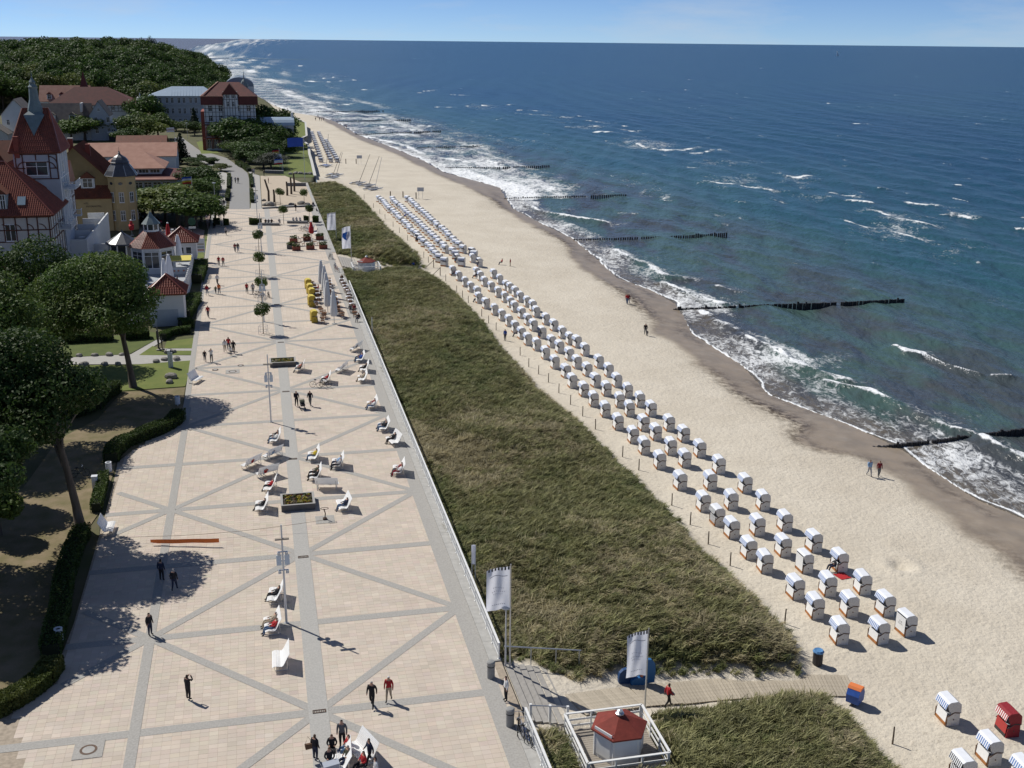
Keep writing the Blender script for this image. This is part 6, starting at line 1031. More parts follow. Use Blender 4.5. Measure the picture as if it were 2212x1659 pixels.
# ---------------------------------------------------------------- white gabled guest house, red mansard, blue roofed house, timbered hotel
def at_house(name, label, p, rz=ROT, cat='building'): g = G(p); return thing(name, label, cat, (g[0], g[1], 0), rz)
A1 = at_house('guest_house', 'white gabled guest house with grey roof and dormers', R(2, 520, 1005)); ux = G(R(2, 820, 1000))[0] - G(R(2, 520, 1005))[0]
walls(A1, 0, ux, 0, 12, 0, 9.2, M_blueg); gable_y(A1, 0, ux, 0, 12, 9.2, 14.2, M_greyt, M_blueg, ov=.3); FA = Wall(0, 0, 0); [window(A1, FA, u, z, 1.2, 1.9) for u in (2.2, 6.4) for z in (2.6, 6.6)]; window(A1, FA, ux / 2, 10.6, .9, 1.1); wall_text(A1, 'Schwanen', (ux * .55, -.03, 5.6), .8, M_beam)
walls(A1, -21, 0, 2, 12, 0, 6.6, M_wht, 'side_wall'); gable_x(A1, -21, 0, 2, 12, 6.6, 13.0, M_greyt, M_blueg, ov=.3); dormer(A1, -14.5, -12.3, 2.2, 6.6, 9.2, 2.5, M_wht, M_greyt); dormer(A1, -7.5, -5.3, 2.2, 6.6, 9.2, 2.5, M_wht, M_greyt)
MB().box(-3.2, -2.7, 1.6, 7.2, 10.2, 13.4).build('fire_wall', M_wht, A1); [window(A1, Wall(-21, 2, 0), u, 2.2, 1.2, 1.9) for u in (3, 7, 11, 15, 19)]
walls(A1, ux, ux + 4.2, 1, 11, 0, 6.0, M_wht, 'bay_wall'); MB().box(ux, ux + 4.4, .8, 11.2, 6.0, 6.3).build('bay_roof', M_wht, A1); [window(A1, Wall(ux, 1, 0), u, 1.2, 1.4, 2.8, 1) for u in (1.1, 3.1)]
A2 = at_house('guest_house', 'house with big maroon hipped roof behind the white gabled one', R(2, 300, 860)); walls(A2, -12, 24, 12, 28, 0, 9.55, M_wht); hip_roof(A2, -12, 24, 12, 28, 9.6, 16.6, M_maroon, rx=(-2, 11), ov=.8); w_ = Wall(10, 11.98, 0); [beam(A2, w_, u, 7.0, u, 9.4, m=M_beamd) for u in np.arange(0, 14.1, 1.4)]; [beam(A2, w_, 0, z, 14, z, m=M_beamd) for z in (7.0, 8.3, 9.4)]; window(A2, w_, 3.5, 7.4, 1.2, 1.6); window(A2, w_, 9.1, 7.4, 1.2, 1.6)
MB().lathe([(1.6, 8), (1.6, 11.4), (1.9, 11.5), (1.2, 12.6), (.3, 13.2), (.05, 14.5)], 8, 24.5, 14).build('corner_turret', M_wht, A2)
A3 = at_house('guest_house', 'house with pale pink roof, small dormers and pointed red turret', R(2, -80, 830)); walls(A3, -6, 14, 16, 28, 0, 10.5, M_wht); gable_x(A3, -6, 14, 16, 28, 10.5, 16.5, M_tilep, M_wht); [dormer(A3, x, x + 2.0, 16.6, 11.0, 13.2, 2.5, M_wht, M_maroon) for x in (-3, 2, 7)]; MB().lathe([(2.2, 13), (2.3, 15.5), (.1, 22.5)], 4, 12, 20, a0=.785).build('turret_roof', M_maroon, A3)
A4 = at_house('house', 'small grey roofed house at the left edge behind the tower', R(1, 20, 690)); walls(A4, -8, 2.5, 0, 9, 0, 5.4, M_plas); gable_y(A4, -8, 2.5, 0, 9, 5.4, 9.2, M_greyt, M_plas); window(A4, Wall(-8, 0, 0), 8.6, 1.8, 1.0, 1.8)
A5 = at_house('house', 'white house with shallow white gable left of the tower roof', R(1, 120, 640)); walls(A5, -1, 8, 0, 14, 0, 11, M_wht); gable_y(A5, -1, 8, 0, 14, 11, 16, M_greyt, M_wht); window(A5, Wall(-1, 0, 0), 2.0, 7.5, 1.0, 1.8)
A6 = at_house('kiosk', 'small dark pavilion with white roof edge below the white guest house', R(2, 900, 1010)); walls(A6, -3, 4, 0, 5, 0, 3.0, M_beamd); MB().box(-3.4, 4.4, -.5, 5.4, 3.0, 3.35).build('roof', M_wht, A6)
B1 = at_house('guest_house', 'long white three storey house with pale blue metal roof', R(2, 1400, 820)); bw = G(R(2, 2160, 830))[0] - G(R(2, 1400, 820))[0]
walls(B1, 0, bw + 4, 0, 13, 0, 13.2, M_blueg); hip_roof(B1, 0, bw + 4, 0, 13, 13.25, 16.9, M_blmet, rx=(9, bw), ov=.9); FB1 = Wall(0, 0, 0)
for r_, z in enumerate((1.6, 5.9, 10.2)):
    for u in np.arange(2.3, bw, bw / 4.6):
        for du in (0, 2.1): window(B1, FB1, u + du, z, 1.15, 2.3, 1, .62)
for z in (5.0, 9.4): b = MB(); FB1.slab(b, 0, bw + 4, z, z + .35, 0, .5); FB1.slab(b, 0, bw + 4, z + .9, z + 1.0, .42, .5); [FB1.slab(b, u, u + .06, z + .35, z + .9, .44, .5) for u in np.arange(.2, bw + 3.5, .5)]; b.build('balcony', mat('balcony_grey', (.42, .45, .49), .7), B1)
[MB().box(0, .01, 0, .01, 0, .01) for _ in ()]; sm_ = MB(); [sm_.bar((x, -.9, 13.3), (x + (9 - x) * 0 + (0), 6.4, 16.85), .05, .08) for x in np.arange(9.2, bw, 1.2)]; sm_.build('roof_seams', M_blmet, B1)
C1 = at_house('grand_hotel', 'tall half-timbered hotel with maroon roof, arches and balconies by the sea', R(3, 1010, 1150)); cw = G(R(3, 1760, 1150))[0] - G(R(3, 1010, 1150))[0]; FC1 = Wall(0, 0, 0)
walls(C1, 0, cw, 0, 16, 0, 17.0, M_wht); MB().box(-1.2, 0, .4, 15, 0, 13).build('side_bay', M_brick, C1); walls(C1, cw * .385, cw * .66, -1.0, 0, 9.2, 19.6, M_wht, 'gable_bay'); FG = Wall(cw * .385, -1.0, 0)
hip_roof(C1, 0, cw, 0, 16, 17.6, 22.4, M_maroon, rx=(5, cw - 5), ov=.9); b = MB(); FC1.slab(b, -.9, cw * .37, 15.2, 18.0, .25, .95); FC1.slab(b, cw * .675, cw + .9, 15.2, 18.0, .25, .95); b.build('mansard_skirt', M_maroon, C1)
MB().add([(cw * .36, -1.6, 18.6), (cw * .685, -1.6, 18.6), (cw * .52, -1.6, 22.2), (cw * .36, 7, 18.6), (cw * .685, 7, 18.6), (cw * .52, 7, 22.2)], [(0, 1, 2), (1, 4, 5, 2), (3, 0, 2, 5), (0, 3, 4, 1)]).build('gable_roof', M_maroon, C1)
b = MB(); [b.bar(a, c, .3, .2) for a, c in (((-.9, -.95, 18.05), (cw * .36, -.95, 18.05)), ((cw * .36, -1.65, 18.7), (cw * .52, -1.65, 22.3)), ((cw * .52, -1.65, 22.3), (cw * .685, -1.65, 18.7)), ((cw * .685, -.95, 18.05), (cw + .9, -.95, 18.05)), ((-.9, -.95, 18.0), (5, 8, 22.5)))]; b.build('roof_trim', M_tilep, C1)
for u in np.arange(.4, cw, 1.15):
    if not (cw * .385 < u < cw * .66): beam(C1, FC1, u, 9.4, u, 15.2, .14, M_beamd)
for z in (9.4, 11.3, 12.8, 14.0): beam(C1, FC1, 0, z, cw * .385, z, .14, M_beamd); beam(C1, FC1, cw * .66, z, cw, z, .14, M_beamd)
gw = cw * .275
for u in np.arange(.2, gw, gw / 5.2): beam(C1, FG, u, 9.4, u, 19.4, .13, M_beamd)
for z in (9.4, 11.6, 14.2, 17.0): beam(C1, FG, 0, z, gw, z, .14, M_beamd)
beam(C1, FG, .2, 17, gw * .3, 19.4, .13, M_beamd); beam(C1, FG, gw - .2, 17, gw * .7, 19.4, .13, M_beamd)
for u, z in ((gw * .3, 14.6), (gw * .68, 14.6), (gw * .3, 10), (gw * .68, 10), (gw * .3, 17.3), (gw * .68, 17.3)): window(C1, FG, u, z, 1.0, 1.8)
for u in (2.0, 5.4, cw - 6, cw - 2.4):
    for z in (9.7, 13.0): window(C1, FC1, u, z, 1.3, 2.0)
for lv, z in enumerate((4.6, .6)):
    for k in range(8):
        u = cw * (k + .5) / 8; f = MB(); FC1.slab(f, u - .95, u - .7, z, z + 3.0, 0, .3); FC1.slab(f, u + .7, u + .95, z, z + 3.0, 0, .3); P = [FC1.p(u + .95 * math.cos(q), z + 2.6 + .95 * math.sin(q), .3) for q in np.linspace(0, math.pi, 9)] + [FC1.p(u + .68 * math.cos(q), z + 2.6 + .68 * math.sin(q), .3) for q in np.linspace(math.pi, 0, 9)]; f.add(P, [(i, i + 1, 16 - i, 17 - i) for i in range(8)]); f.build('arch', M_brick, C1); window(C1, FC1, u, z + .1, 1.25, 2.9, 1, .7)
for z in (3.9, 8.4): b = MB(); FC1.slab(b, -.6, cw + .4, z, z + .3, 0, 1.1); FC1.slab(b, -.6, cw + .4, z + .95, z + 1.05, 1.0, 1.1); [FC1.slab(b, u, u + .12, z + .3, z + .95, 1.02, 1.1) for u in np.arange(-.5, cw + .3, .4)]; b.build('balcony', M_beam if z > 5 else M_brick, C1)
FCs = Wall(-1.2, 15, -math.pi / 2); [window(C1, FCs, u, z, 1.3, 2.2) for u in (2.5, 6, 9.5, 12.5) for z in (1.4, 5.4, 9.4)]
MB().lathe([(1.3, 18), (1.3, 20.5), (1.6, 20.6), (1.5, 21.2), (.9, 22.4), (.2, 23.2), (.04, 26)], 8, cw * .80, 15).build('roof_turret', M_copper, C1)
b = MB(); P = [(math.cos(q) * 5.0, math.sin(q) * 3.2) for q in np.linspace(0, math.pi, 11)]; b.add([(x + 12, 18, 20.5 + z) for x, z in P] + [(x + 12, 30, 20.5 + z) for x, z in P], [(i, i + 1, 12 + i, 11 + i) for i in range(10)] + [tuple(range(11))[::-1]]); b.build('barrel_roof', mat('slate_blue', (.18, .22, .27), .5), C1); walls(C1, 7, 17, 18, 30, 0, 20.5, M_wht, 'rear_wing')
# glasshouse annex on the sea side
GX = thing('annex', 'low annex with pale barrel metal roof at the seaward end of the timbered hotel', 'building', tuple(np.array(C1.location) + np.array([cw * .9746 + 1, cw * .2238 + 3, 0])), ROT); walls(GX, 0, 11, 0, 9, 0, 8.0, M_blueg); b = MB(); P = [(4.5 - 4.9 * math.cos(q), 2.6 * math.sin(q)) for q in np.linspace(0, math.pi, 9)]; b.add([(-.3, y, 8 + z) for y, z in P] + [(11.3, y, 8 + z) for y, z in P], [(i, 9 + i, 10 + i, i + 1) for i in range(8)] + [tuple(range(9)), tuple(range(9, 18))[::-1]]); b.build('barrel_roof', M_blmet, GX); [window(GX, Wall(0, 0, 0), u, 4.6, 1.4, 2.4) for u in (2, 5, 8)]; MB().box(10.4, 11.2, 3.5, 5.5, 8, 12.2).build('gable_end', M_wht, GX)
# ---------------------------------------------------------------- lawns, paths, road, sea wall
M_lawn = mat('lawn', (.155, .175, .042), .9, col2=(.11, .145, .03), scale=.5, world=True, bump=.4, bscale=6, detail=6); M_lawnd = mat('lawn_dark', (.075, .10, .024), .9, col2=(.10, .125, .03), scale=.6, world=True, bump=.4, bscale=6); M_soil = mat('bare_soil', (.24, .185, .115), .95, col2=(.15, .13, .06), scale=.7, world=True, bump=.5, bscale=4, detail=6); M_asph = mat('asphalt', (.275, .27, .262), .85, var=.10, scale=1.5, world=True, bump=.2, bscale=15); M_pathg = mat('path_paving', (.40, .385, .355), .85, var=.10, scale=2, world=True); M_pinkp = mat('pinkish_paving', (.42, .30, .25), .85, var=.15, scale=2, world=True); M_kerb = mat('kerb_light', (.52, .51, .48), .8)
def ground(name, pts, z, m, px=True, lift=0.0): P = [G(p)[:2] if px else W(*p)[:2] for p in pts]; b = MB(); b.add([(x, y, z) for x, y in P], [tuple(range(len(P)))]); me = b.mesh(name, m); bm = bmesh.new(); bm.from_mesh(me); bmesh.ops.recalc_face_normals(bm, faces=bm.faces); [f.normal_flip() for f in bm.faces if f.normal.z < 0]; bm.to_mesh(me); bm.free(); return link(name, me, kind='structure')
ground('lawn', [T(0, 1, 380, 1659), T(0, 2, 480, 170), T(0, 2, 900, 130), T(0, 2, 1040, 60), T(0, 2, 1600, 20), T(0, 1, 1640, 1560), T(0, 1, 1655, 1455), T(0, 1, 1200, 1490), T(0, 1, 560, 1500)], .012, M_lawn)
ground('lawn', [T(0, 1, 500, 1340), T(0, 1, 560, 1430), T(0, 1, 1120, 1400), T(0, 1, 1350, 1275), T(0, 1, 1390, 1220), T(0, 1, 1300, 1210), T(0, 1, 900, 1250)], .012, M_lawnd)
ground('lawn', [T(0, 1, 1440, 1290), T(0, 1, 1680, 1262), T(0, 1, 1668, 1350), T(0, 1, 1420, 1352)], .012, M_lawn); ground('lawn', [T(0, 1, 1420, 1372), T(0, 1, 1665, 1372), T(0, 1, 1660, 1408), T(0, 1, 1200, 1410), T(0, 1, 1320, 1330)], .012, M_lawn)
ground('park_path', [T(0, 1, 470, 1490), T(0, 1, 560, 1432), T(0, 1, 1130, 1402), T(0, 1, 1360, 1272), T(0, 1, 1400, 1215), T(0, 1, 1440, 1215), T(0, 1, 1420, 1280), T(0, 1, 1200, 1410), T(0, 1, 1655, 1412), T(0, 1, 1655, 1455), T(0, 1, 1200, 1488)], .008, M_pathg); ground('park_path', [T(0, 1, 1420, 1353), T(0, 1, 1668, 1352), T(0, 1, 1664, 1371), T(0, 1, 1420, 1371)], .008, M_pathg)
ground('bare_soil', [T(0, 2, 1600, 30), T(0, 2, 1050, 70), T(0, 2, 850, 300), T(0, 2, 500, 480), T(0, 2, 200, 900), T(0, 2, -300, 1100), T(0, 3, -400, 300), T(0, 3, -300, 1000), T(0, 3, 60, 1140), T(0, 3, 470, 780), T(0, 3, 560, 60), T(0, 2, 760, 1250), T(0, 2, 900, 1050), T(0, 2, 1010, 660), T(0, 2, 1560, 330)], .004, M_soil)
ground('asphalt_yard', [R(5, 950, 260), R(5, 1280, 250), R(5, 1300, 480), R(5, 1260, 700), R(5, 900, 640)], .006, M_asph); ground('garden_cafe_yard', [R(5, 1250, 300), R(5, 1750, 300), R(5, 1900, 340), R(5, 1880, 460), R(5, 1700, 470), R(5, 1260, 500)], .008, M_pinkp)
ground('paved_strip', [R(4, 280, 1150), R(4, 400, 1140), R(4, 420, 870), R(4, 400, 740), R(4, 200, 790), R(4, 240, 900)], .008, M_pinkp); ground('verge', [R(4, 290, 1200), R(4, 350, 1350), R(4, 320, 1560), R(4, 60, 1600), R(4, 60, 1440), R(4, 200, 1400)], .006, M_lawn)
ground('road', [R(4, 600, 862), R(4, 905, 862), R(4, 895, 420), R(4, 870, 330), R(4, 800, 270), R(3, 1300, 1260), R(3, 1100, 1200), R(3, 920, 1160), R(3, 780, 1060), R(3, 650, 960), R(3, 540, 960), R(3, 560, 1080), R(3, 700, 1250), R(3, 870, 1290), R(3, 1080, 1390), R(4, 520, 290), R(4, 630, 340), R(4, 640, 420)], .010, M_asph)
ground('footpath', [R(4, 440, 862), R(4, 555, 862), R(4, 570, 560), R(4, 585, 380), R(4, 560, 330), R(4, 440, 300), R(4, 380, 330), R(4, 460, 380), R(4, 480, 480), R(4, 450, 700)], .012, M_pathg); ground('footpath', [R(4, 915, 862), R(4, 1080, 862), R(4, 1050, 370), R(4, 950, 330), R(4, 820, 200), R(4, 790, 205), R(4, 900, 330), R(4, 940, 500)], .012, M_pathg)
ground('play_sand', [R(4, 1085, 860), R(4, 1860, 820), R(4, 1800, 600), R(4, 1720, 490), R(4, 1420, 370), R(4, 1060, 370)], .012, mat('play_area_sand', (.50, .42, .32), .9, var=.12, scale=1, world=True)); ground('lawn', [R(4, 160, 400), R(4, 420, 350), R(4, 440, 480), R(4, 440, 700), R(4, 330, 740), R(4, 180, 480)], .014, M_lawn); ground('sand_court', [R(4, 200, 410), R(4, 320, 410), R(4, 400, 530), R(4, 310, 560)], .018, mat('court_sand', (.48, .33, .22), .9, var=.1, world=True)); ground('lawn', [R(3, 860, 1030), R(3, 930, 1010), R(3, 1200, 1190), R(3, 930, 1200)], .014, M_lawn)
ground('lawn', [T(1, 0, 290, 1060), T(1, 0, 420, 1060), T(1, 0, 440, 1190), T(1, 0, 370, 1205), T(1, 0, 270, 1165)], .02, M_lawn); ground('lawn', [T(1, 0, 215, 1195), T(1, 0, 320, 1195), T(1, 0, 330, 1290), T(1, 0, 240, 1290)], .02, M_lawn); ground('lawn', [T(1, 0, 350, 1205), T(1, 0, 380, 1205), T(1, 0, 450, 1265), T(1, 0, 445, 1340), T(1, 0, 345, 1310)], .02, M_lawn); ground('lawn', [T(1, 0, 270, 1380), T(1, 0, 430, 1385), T(1, 0, 490, 1450), T(1, 0, 495, 1500), T(1, 0, 280, 1490)], .02, M_lawn)
sw = thing('sea_wall', 'grey concrete sea wall stepping along the lawns above the beach', 'wall', (0, 0, 0)); P = [GS(p) for p in [T(1, 0, 510, 1530), T(1, 0, 480, 1400), T(1, 0, 462, 1340), T(1, 0, 455, 1265), T(1, 0, 390, 1203), T(1, 0, 438, 1180), T(1, 0, 428, 1065), T(1, 0, 290, 1000)]]; 
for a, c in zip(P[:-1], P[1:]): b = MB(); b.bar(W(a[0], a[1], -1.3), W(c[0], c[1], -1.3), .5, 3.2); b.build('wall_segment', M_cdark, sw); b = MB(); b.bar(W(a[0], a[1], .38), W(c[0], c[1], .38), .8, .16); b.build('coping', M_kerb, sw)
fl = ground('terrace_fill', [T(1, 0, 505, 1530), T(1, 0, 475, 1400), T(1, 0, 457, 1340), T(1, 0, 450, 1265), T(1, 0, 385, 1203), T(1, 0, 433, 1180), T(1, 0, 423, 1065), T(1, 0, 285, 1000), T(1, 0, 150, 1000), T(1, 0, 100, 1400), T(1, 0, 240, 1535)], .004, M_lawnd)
# ================================================================ PROMENADE FURNITURE
def at(p, z=0.0): g = G(p, z); return (float(g[0]), float(g[1]), z)
# ---- railing along the dune edge
def railing(s0, s1, label):
    x, y, _ = W(s0, -.10); o = thing('railing', label, 'railing', (x, y, .075), ROT); L_ = s1 - s0
    MB().bar((0, 0, 1.06), (0, L_, 1.06), .13, .07).build('top_rail', M_white, o); MB().bar((0, 0, .16), (0, L_, .16), .06, .05).build('bottom_rail', M_white, o); MB().bar((0, 0, .60), (0, L_, .60), .04, .04).build('middle_rail', M_white, o)
    n = int(L_ / 1.9); pm_ = MB().box(-.045, .045, -.045, .045, 0, 1.03).add([(-.1, -.06, 0), (.1, -.06, 0), (.1, .06, 0), (-.1, .06, 0), (-.1, -.06, .02), (.1, -.06, .02), (.1, .06, .02), (-.1, .06, .02)], [(4, 5, 6, 7), (0, 1, 5, 4), (1, 2, 6, 5), (2, 3, 7, 6), (3, 0, 4, 7)]).mesh('post', M_white)
    for i in range(n + 1): link('post', pm_, o, (0, L_ * i / n, 0))
    b = MB(); k = np.arange(.1, L_, .20)
    for i, y in enumerate(k): b.bar((0, y, .17), (0, y + .10, .60), .028, .035); b.bar((0, y + .20, .17), (0, y + .10, .60), .028, .035); b.bar((0, y, .6), (0, y, 1.04), .028, .028)
    b.build('infill', M_white, o, kind='stuff')
railing(10.9, 122, 'long white ornamental railing between promenade and dune'); railing(-21, 3.8, 'white railing at the lower picture edge beside the nearest hut')
# ---- steps and boardwalk to the beach, near access
st = thing('beach_stairs', 'grey timber steps leading from the promenade gap to the beach path', 'stairs', (*W(4.2, .15)[:2], -.02), ROT); M_step = mat('grey_boards', (.36, .34, .31), .85, var=.2, scale=3); stp = MB().box(.0, .40, 0, 6.3, -.13, -.02).mesh('step', M_step)
for i in range(10): link('step', stp, st, (.445 * i, .0, -.115 * i))
hr = thing('handrail', 'grey steel handrail on the far side of the beach steps', 'handrail', (*W(10.75, .2)[:2], 0), ROT); MB().tube([(0, 0, 1.0), (4.9, -.3, .28)], .045, 7).build('rail', M_steel, hr); [MB().tube([(x, -.06 * x, -1.6 if x > 2 else -.8), (x, -.06 * x, 1.0 - .147 * x)], .035, 6).build('post', M_steel, hr) for x in (.1, 1.7, 3.3, 4.8)]
hr2 = thing('handrail', 'steel handrail with white posts beside the hut deck', 'handrail', (*W(4.15, .3)[:2], 0), ROT); MB().tube([(0, 0, 1.0), (2.2, .1, .55)], .04, 7).build('rail', M_steel, hr2); [MB().box(x - .07, x + .07, .0, .14, -1.2, 1.05 - .2 * x).build('post', M_white, hr2) for x in (0, 1.15, 2.2)]
bw_ = [np.array(GZ(T(*t_, *q))) for t_, q in [((2, 3), (560, 1120)), ((2, 3), (800, 1085)), ((2, 3), (1100, 1045)), ((2, 3), (1400, 1020)), ((2, 3), (1800, 985)), ((2, 3), (2212, 955)), ((3, 3), (300, 950)), ((3, 3), (740, 958))]]
BW = thing('boardwalk', 'pale plank boardwalk crossing between the dunes to the beach', 'boardwalk', tuple(bw_[0])); plk = MB().box(-.095, .095, -1.2, 1.2, -.02, .03).mesh('plank', mat('pale_planks', (.46, .40, .31), .85, var=.22, scale=4, rnd=.10))
for a, c in zip(bw_[:-1], bw_[1:]):
    L_ = np.linalg.norm(c - a); n = int(L_ / .215); an = math.atan2(c[1] - a[1], c[0] - a[0])
    for i in range(n):
        q = a + (c - a) * i / n; zz_ = max(ZW(q[0], q[1]), -2.3) + .07; e = link('plank', plk, BW, (q[0] - bw_[0][0], q[1] - bw_[0][1], zz_ - bw_[0][2]), an + random.uniform(-.015, .015))
b = thing('beach_stairs', 'grey steps of the far beach access beside the far hut', 'stairs', (*W(139.5, .15)[:2], -.02), ROT); stp2 = MB().box(0, .36, 0, 9.5, -.12, -.02).mesh('step', M_step)
for i in range(11): link('step', stp2, b, (.42 * i, 0, -.10 * i))
# ---- slatted recliner benches
M_slat = mat('bench_white', (.82, .82, .81), .45, var=.04, scale=5)
def bench_parts():
    pr = [(.56, .34), (.44, .40), (.28, .41), (.10, .37), (-.02, .36), (-.12, .44), (-.20, .58), (-.28, .74), (-.36, .90), (-.45, 1.06), (-.52, 1.18)]
    def slats(i0, i1):
        b = MB()
        for (x0, z0), (x1, z1) in zip(pr[i0:i1], pr[i0 + 1:i1 + 1]):
            n = max(1, round(math.hypot(x1 - x0, z1 - z0) / .085))
            for k in range(n):
                f0, f1 = (k + .1) / n, (k + .9) / n; a = Vector((x0 + (x1 - x0) * f0, 0, z0 + (z1 - z0) * f0)); c = Vector((x0 + (x1 - x0) * f1, 0, z0 + (z1 - z0) * f1)); nn = Vector((-(c - a).z, 0, (c - a).x)).normalized() * .02
                V = []
                for y in (-.98, .98): V += [(a.x, y, a.z), (c.x, y, c.z), (c.x - nn.x, y, c.z - nn.z), (a.x - nn.x, y, a.z - nn.z)]
                b.add(V, [(0, 1, 2, 3), (7, 6, 5, 4), (0, 4, 5, 1), (1, 5, 6, 2), (2, 6, 7, 3), (3, 7, 4, 0)])
        return b
    fr = []
    for y in (-.8, .8):
        b = MB(); b.tube([(.46, y, .36), (.40, y, .03), (-.42, y, .03)], .024, 6); b.tube([(-.05, y, .32), (-.42, y, .03), (-.34, y, .84)], .022, 6); fr.append(b.mesh('leg_frame', M_steel))
    return slats(0, 4).mesh('seat', M_slat), slats(4, 10).mesh('backrest', M_slat), fr
BS, BBk, BF = bench_parts()
def bench(p, ang, label, z=.03):
    o = thing('bench', label, 'bench', at(p, 0)[:2] + (z,), math.radians(ang), 'white slatted recliner benches'); link('seat', BS, o); link('backrest', BBk, o); [link('leg_frame', f, o) for f in BF]; return o
# ---- centre lamp masts with loudspeakers and floodlights
M_pole = mat('mast_paint', (.60, .62, .64), .4, metal=.3); M_lampb = mat('lamp_housing', (.45, .48, .52), .35, metal=.4); M_board = mat('brown_plate', (.36, .31, .25), .6)
def mast(p, label):
    o = thing('lamp_mast', label, 'lamp post', at(p), ROT, 'lamp masts on the centre band'); MB().tube([(0, 0, 0), (0, 0, 3.2), (0, 0, 7.1)], [.085, .07, .05], 9).build('pole', M_pole, o); MB().box(-.14, .14, -.14, .14, 0, .04).build('base_plate', M_steel, o)
    MB().box(-.45, .45, -.10, .10, 6.05, 6.16).build('cross_plate', M_board, o)
    for z in (5.2, 3.9): b = MB(); b.tube([(-.30, 0, z), (.30, 0, z)], .05, 7); b.box(-.34, -.14, -.13, .13, z - .22, z - .02); b.box(.14, .34, -.13, .13, z - .22, z - .02); b.build('floodlight', M_lampb, o)
    b = MB(); b.box(-.42, -.10, -.035, .035, 4.25, 4.95); b.box(.10, .42, -.035, .035, 4.25, 4.95); b.build('light_panel', mat('panel_glass', (.55, .62, .68), .25), o); MB().box(-.10, .10, -.02, .02, 4.5, 4.6).build('panel_arm', M_pole, o); return o
for i, p in enumerate([(619, 1346), (585.5, 912), (570.5, 695), (565, 545), R(4, 1015, 1010)]): mast(p, f'slim grey lamp mast with floodlights on the centre band, {ordn(i)} from the camera')
# ---- planters with flowers
M_plant = mat('dark_planter', (.14, .135, .13), .8, var=.2, scale=3); fl_m = [leafmat('pansy_yellow', (.42, .34, .03), (.34, .30, .05), 3, .2), leafmat('pansy_leaf', (.06, .10, .02), (.10, .14, .03), 3, .3), leafmat('pansy_white', (.5, .5, .42), (.40, .30, .10), 3, .2), leafmat('pansy_red', (.20, .04, .03), (.14, .08, .03), 3, .2)]
def planter(p, w_, d_, label):
    o = thing('planter', label, 'planter', at(p), ROT, 'square flower planters on the centre band'); b = MB(); t = .16; h = .55
    for (x0, x1, y0, y1) in ((-w_, w_, -d_, -d_ + t), (-w_, w_, d_ - t, d_), (-w_, -w_ + t, -d_ + t, d_ - t), (w_ - t, w_, -d_ + t, d_ - t)): b.box(x0, x1, y0, y1, 0, h)
    b.build('box', M_plant, o); b = MB(); [b.box(x0, x1, y0, y1, h, h + .03) for (x0, x1, y0, y1) in ((-w_ - .03, w_ + .03, -d_ - .03, -d_ + t), (-w_ - .03, w_ + .03, d_ - t, d_ + .03), (-w_ - .03, -w_ + t, -d_ + t, d_ - t), (w_ - t, w_ + .03, -d_ + t, d_ - t))]; b.build('rim', mat('planter_rim', (.34, .33, .31), .8), o)
    MB().box(-w_ + t, w_ - t, -d_ + t, d_ - t, .3, .46).build('soil', mat('potting_soil', (.05, .035, .025), .95), o)
    for k, m_ in enumerate(fl_m):
        r = np.random.default_rng(k + int(w_ * 100)); lb = [(r.uniform(-w_ + .3, w_ - .3), r.uniform(-d_ + .3, d_ - .3), .52, .13, .13, .09) for _ in range(26 if k < 2 else 16)]; link('flowers', leaves(lb, 800 if k < 2 else 420, .11, m_, 5 + k, name='flowers', shell=.6), o, kind='stuff')
planter(T(1, 2, 362, 1045), 1.36, 1.25, 'dark square planter full of yellow pansies, nearer the camera'); planter(T(1, 1, 232, 1490), 1.5, 1.1, 'dark square planter with yellow flowers, farther from the camera')
# ---- litter bins and bollards
M_binw = mat('bin_white', (.68, .70, .72), .5, var=.06); M_bing = mat('bin_grey', (.30, .30, .29), .7, var=.15)
def bin_round(p, label, z=0.0): o = thing('litter_bin', label, 'bin', at(p)[:2] + (z,), 0, 'round white litter bins'); MB().lathe([(.05, 0), (.05, .25)], 8).build('foot', M_steel, o); MB().lathe([(.24, .22), (.26, .26), (.26, 1.02), (.27, 1.06), (.18, 1.07), (.16, .98), (0.001, .98)], 16).build('drum', M_binw, o); MB().lathe([(.159, .985), (.159, .99)], 12).build('opening', M_black, o)
bin_round(T(0, 3, 516, 580), 'white round litter bin in the shade at the lower left hedge'); bin_round(T(0, 2, 945, 772), 'white round litter bin at the hedge end beside the grey box'); bin_round(T(0, 2, 1537, 190), 'white round litter bin by the curved hedge in tree shade'); bin_round(R(5, 1818, 850), 'white round litter bin below the striped info board')
o = thing('litter_box', 'tall square white litter box before the small hedge stub', 'bin', at(T(0, 2, 826, 905)), .2); MB().box(-.22, .22, -.22, .22, 0, 1.15).build('casing', M_binw, o); MB().box(-.25, .25, -.25, .25, 1.15, 1.2).build('lid', M_binw, o)
def bin_grey(p, label): o = thing('litter_bin', label, 'bin', at(p), ROT, 'grey bins at the kerb'); MB().lathe([(.22, 0), (.24, .05), (.24, 1.0), (.26, 1.05), (.26, 1.1), (.20, 1.16), (.02, 1.18)], 14).build('drum', M_bing, o); MB().lathe([(.245, .8), (.25, .86)], 14).build('band', M_black, o)
bin_grey(T(1, 3, 2030, 880), 'grey bin at the kerb near the tall banner, farther of two'); bin_grey(T(1, 3, 2195, 1295), 'grey bin at the kerb before the bicycles, nearer of two')
o = thing('litter_bin', 'dark bin with blue bag at the tip of the middle dune', 'bin', GZ(T(3, 3, 425, 765)), .4); MB().lathe([(.28, 0), (.33, .1), (.33, .95), (.30, 1.0)], 12).build('drum', M_dark, o); MB().lathe([(.36, .92), (.38, 1.0), (.30, 1.1), (.15, 1.06)], 10).build('bag', mat('blue_bag', (.10, .24, .45), .4), o)
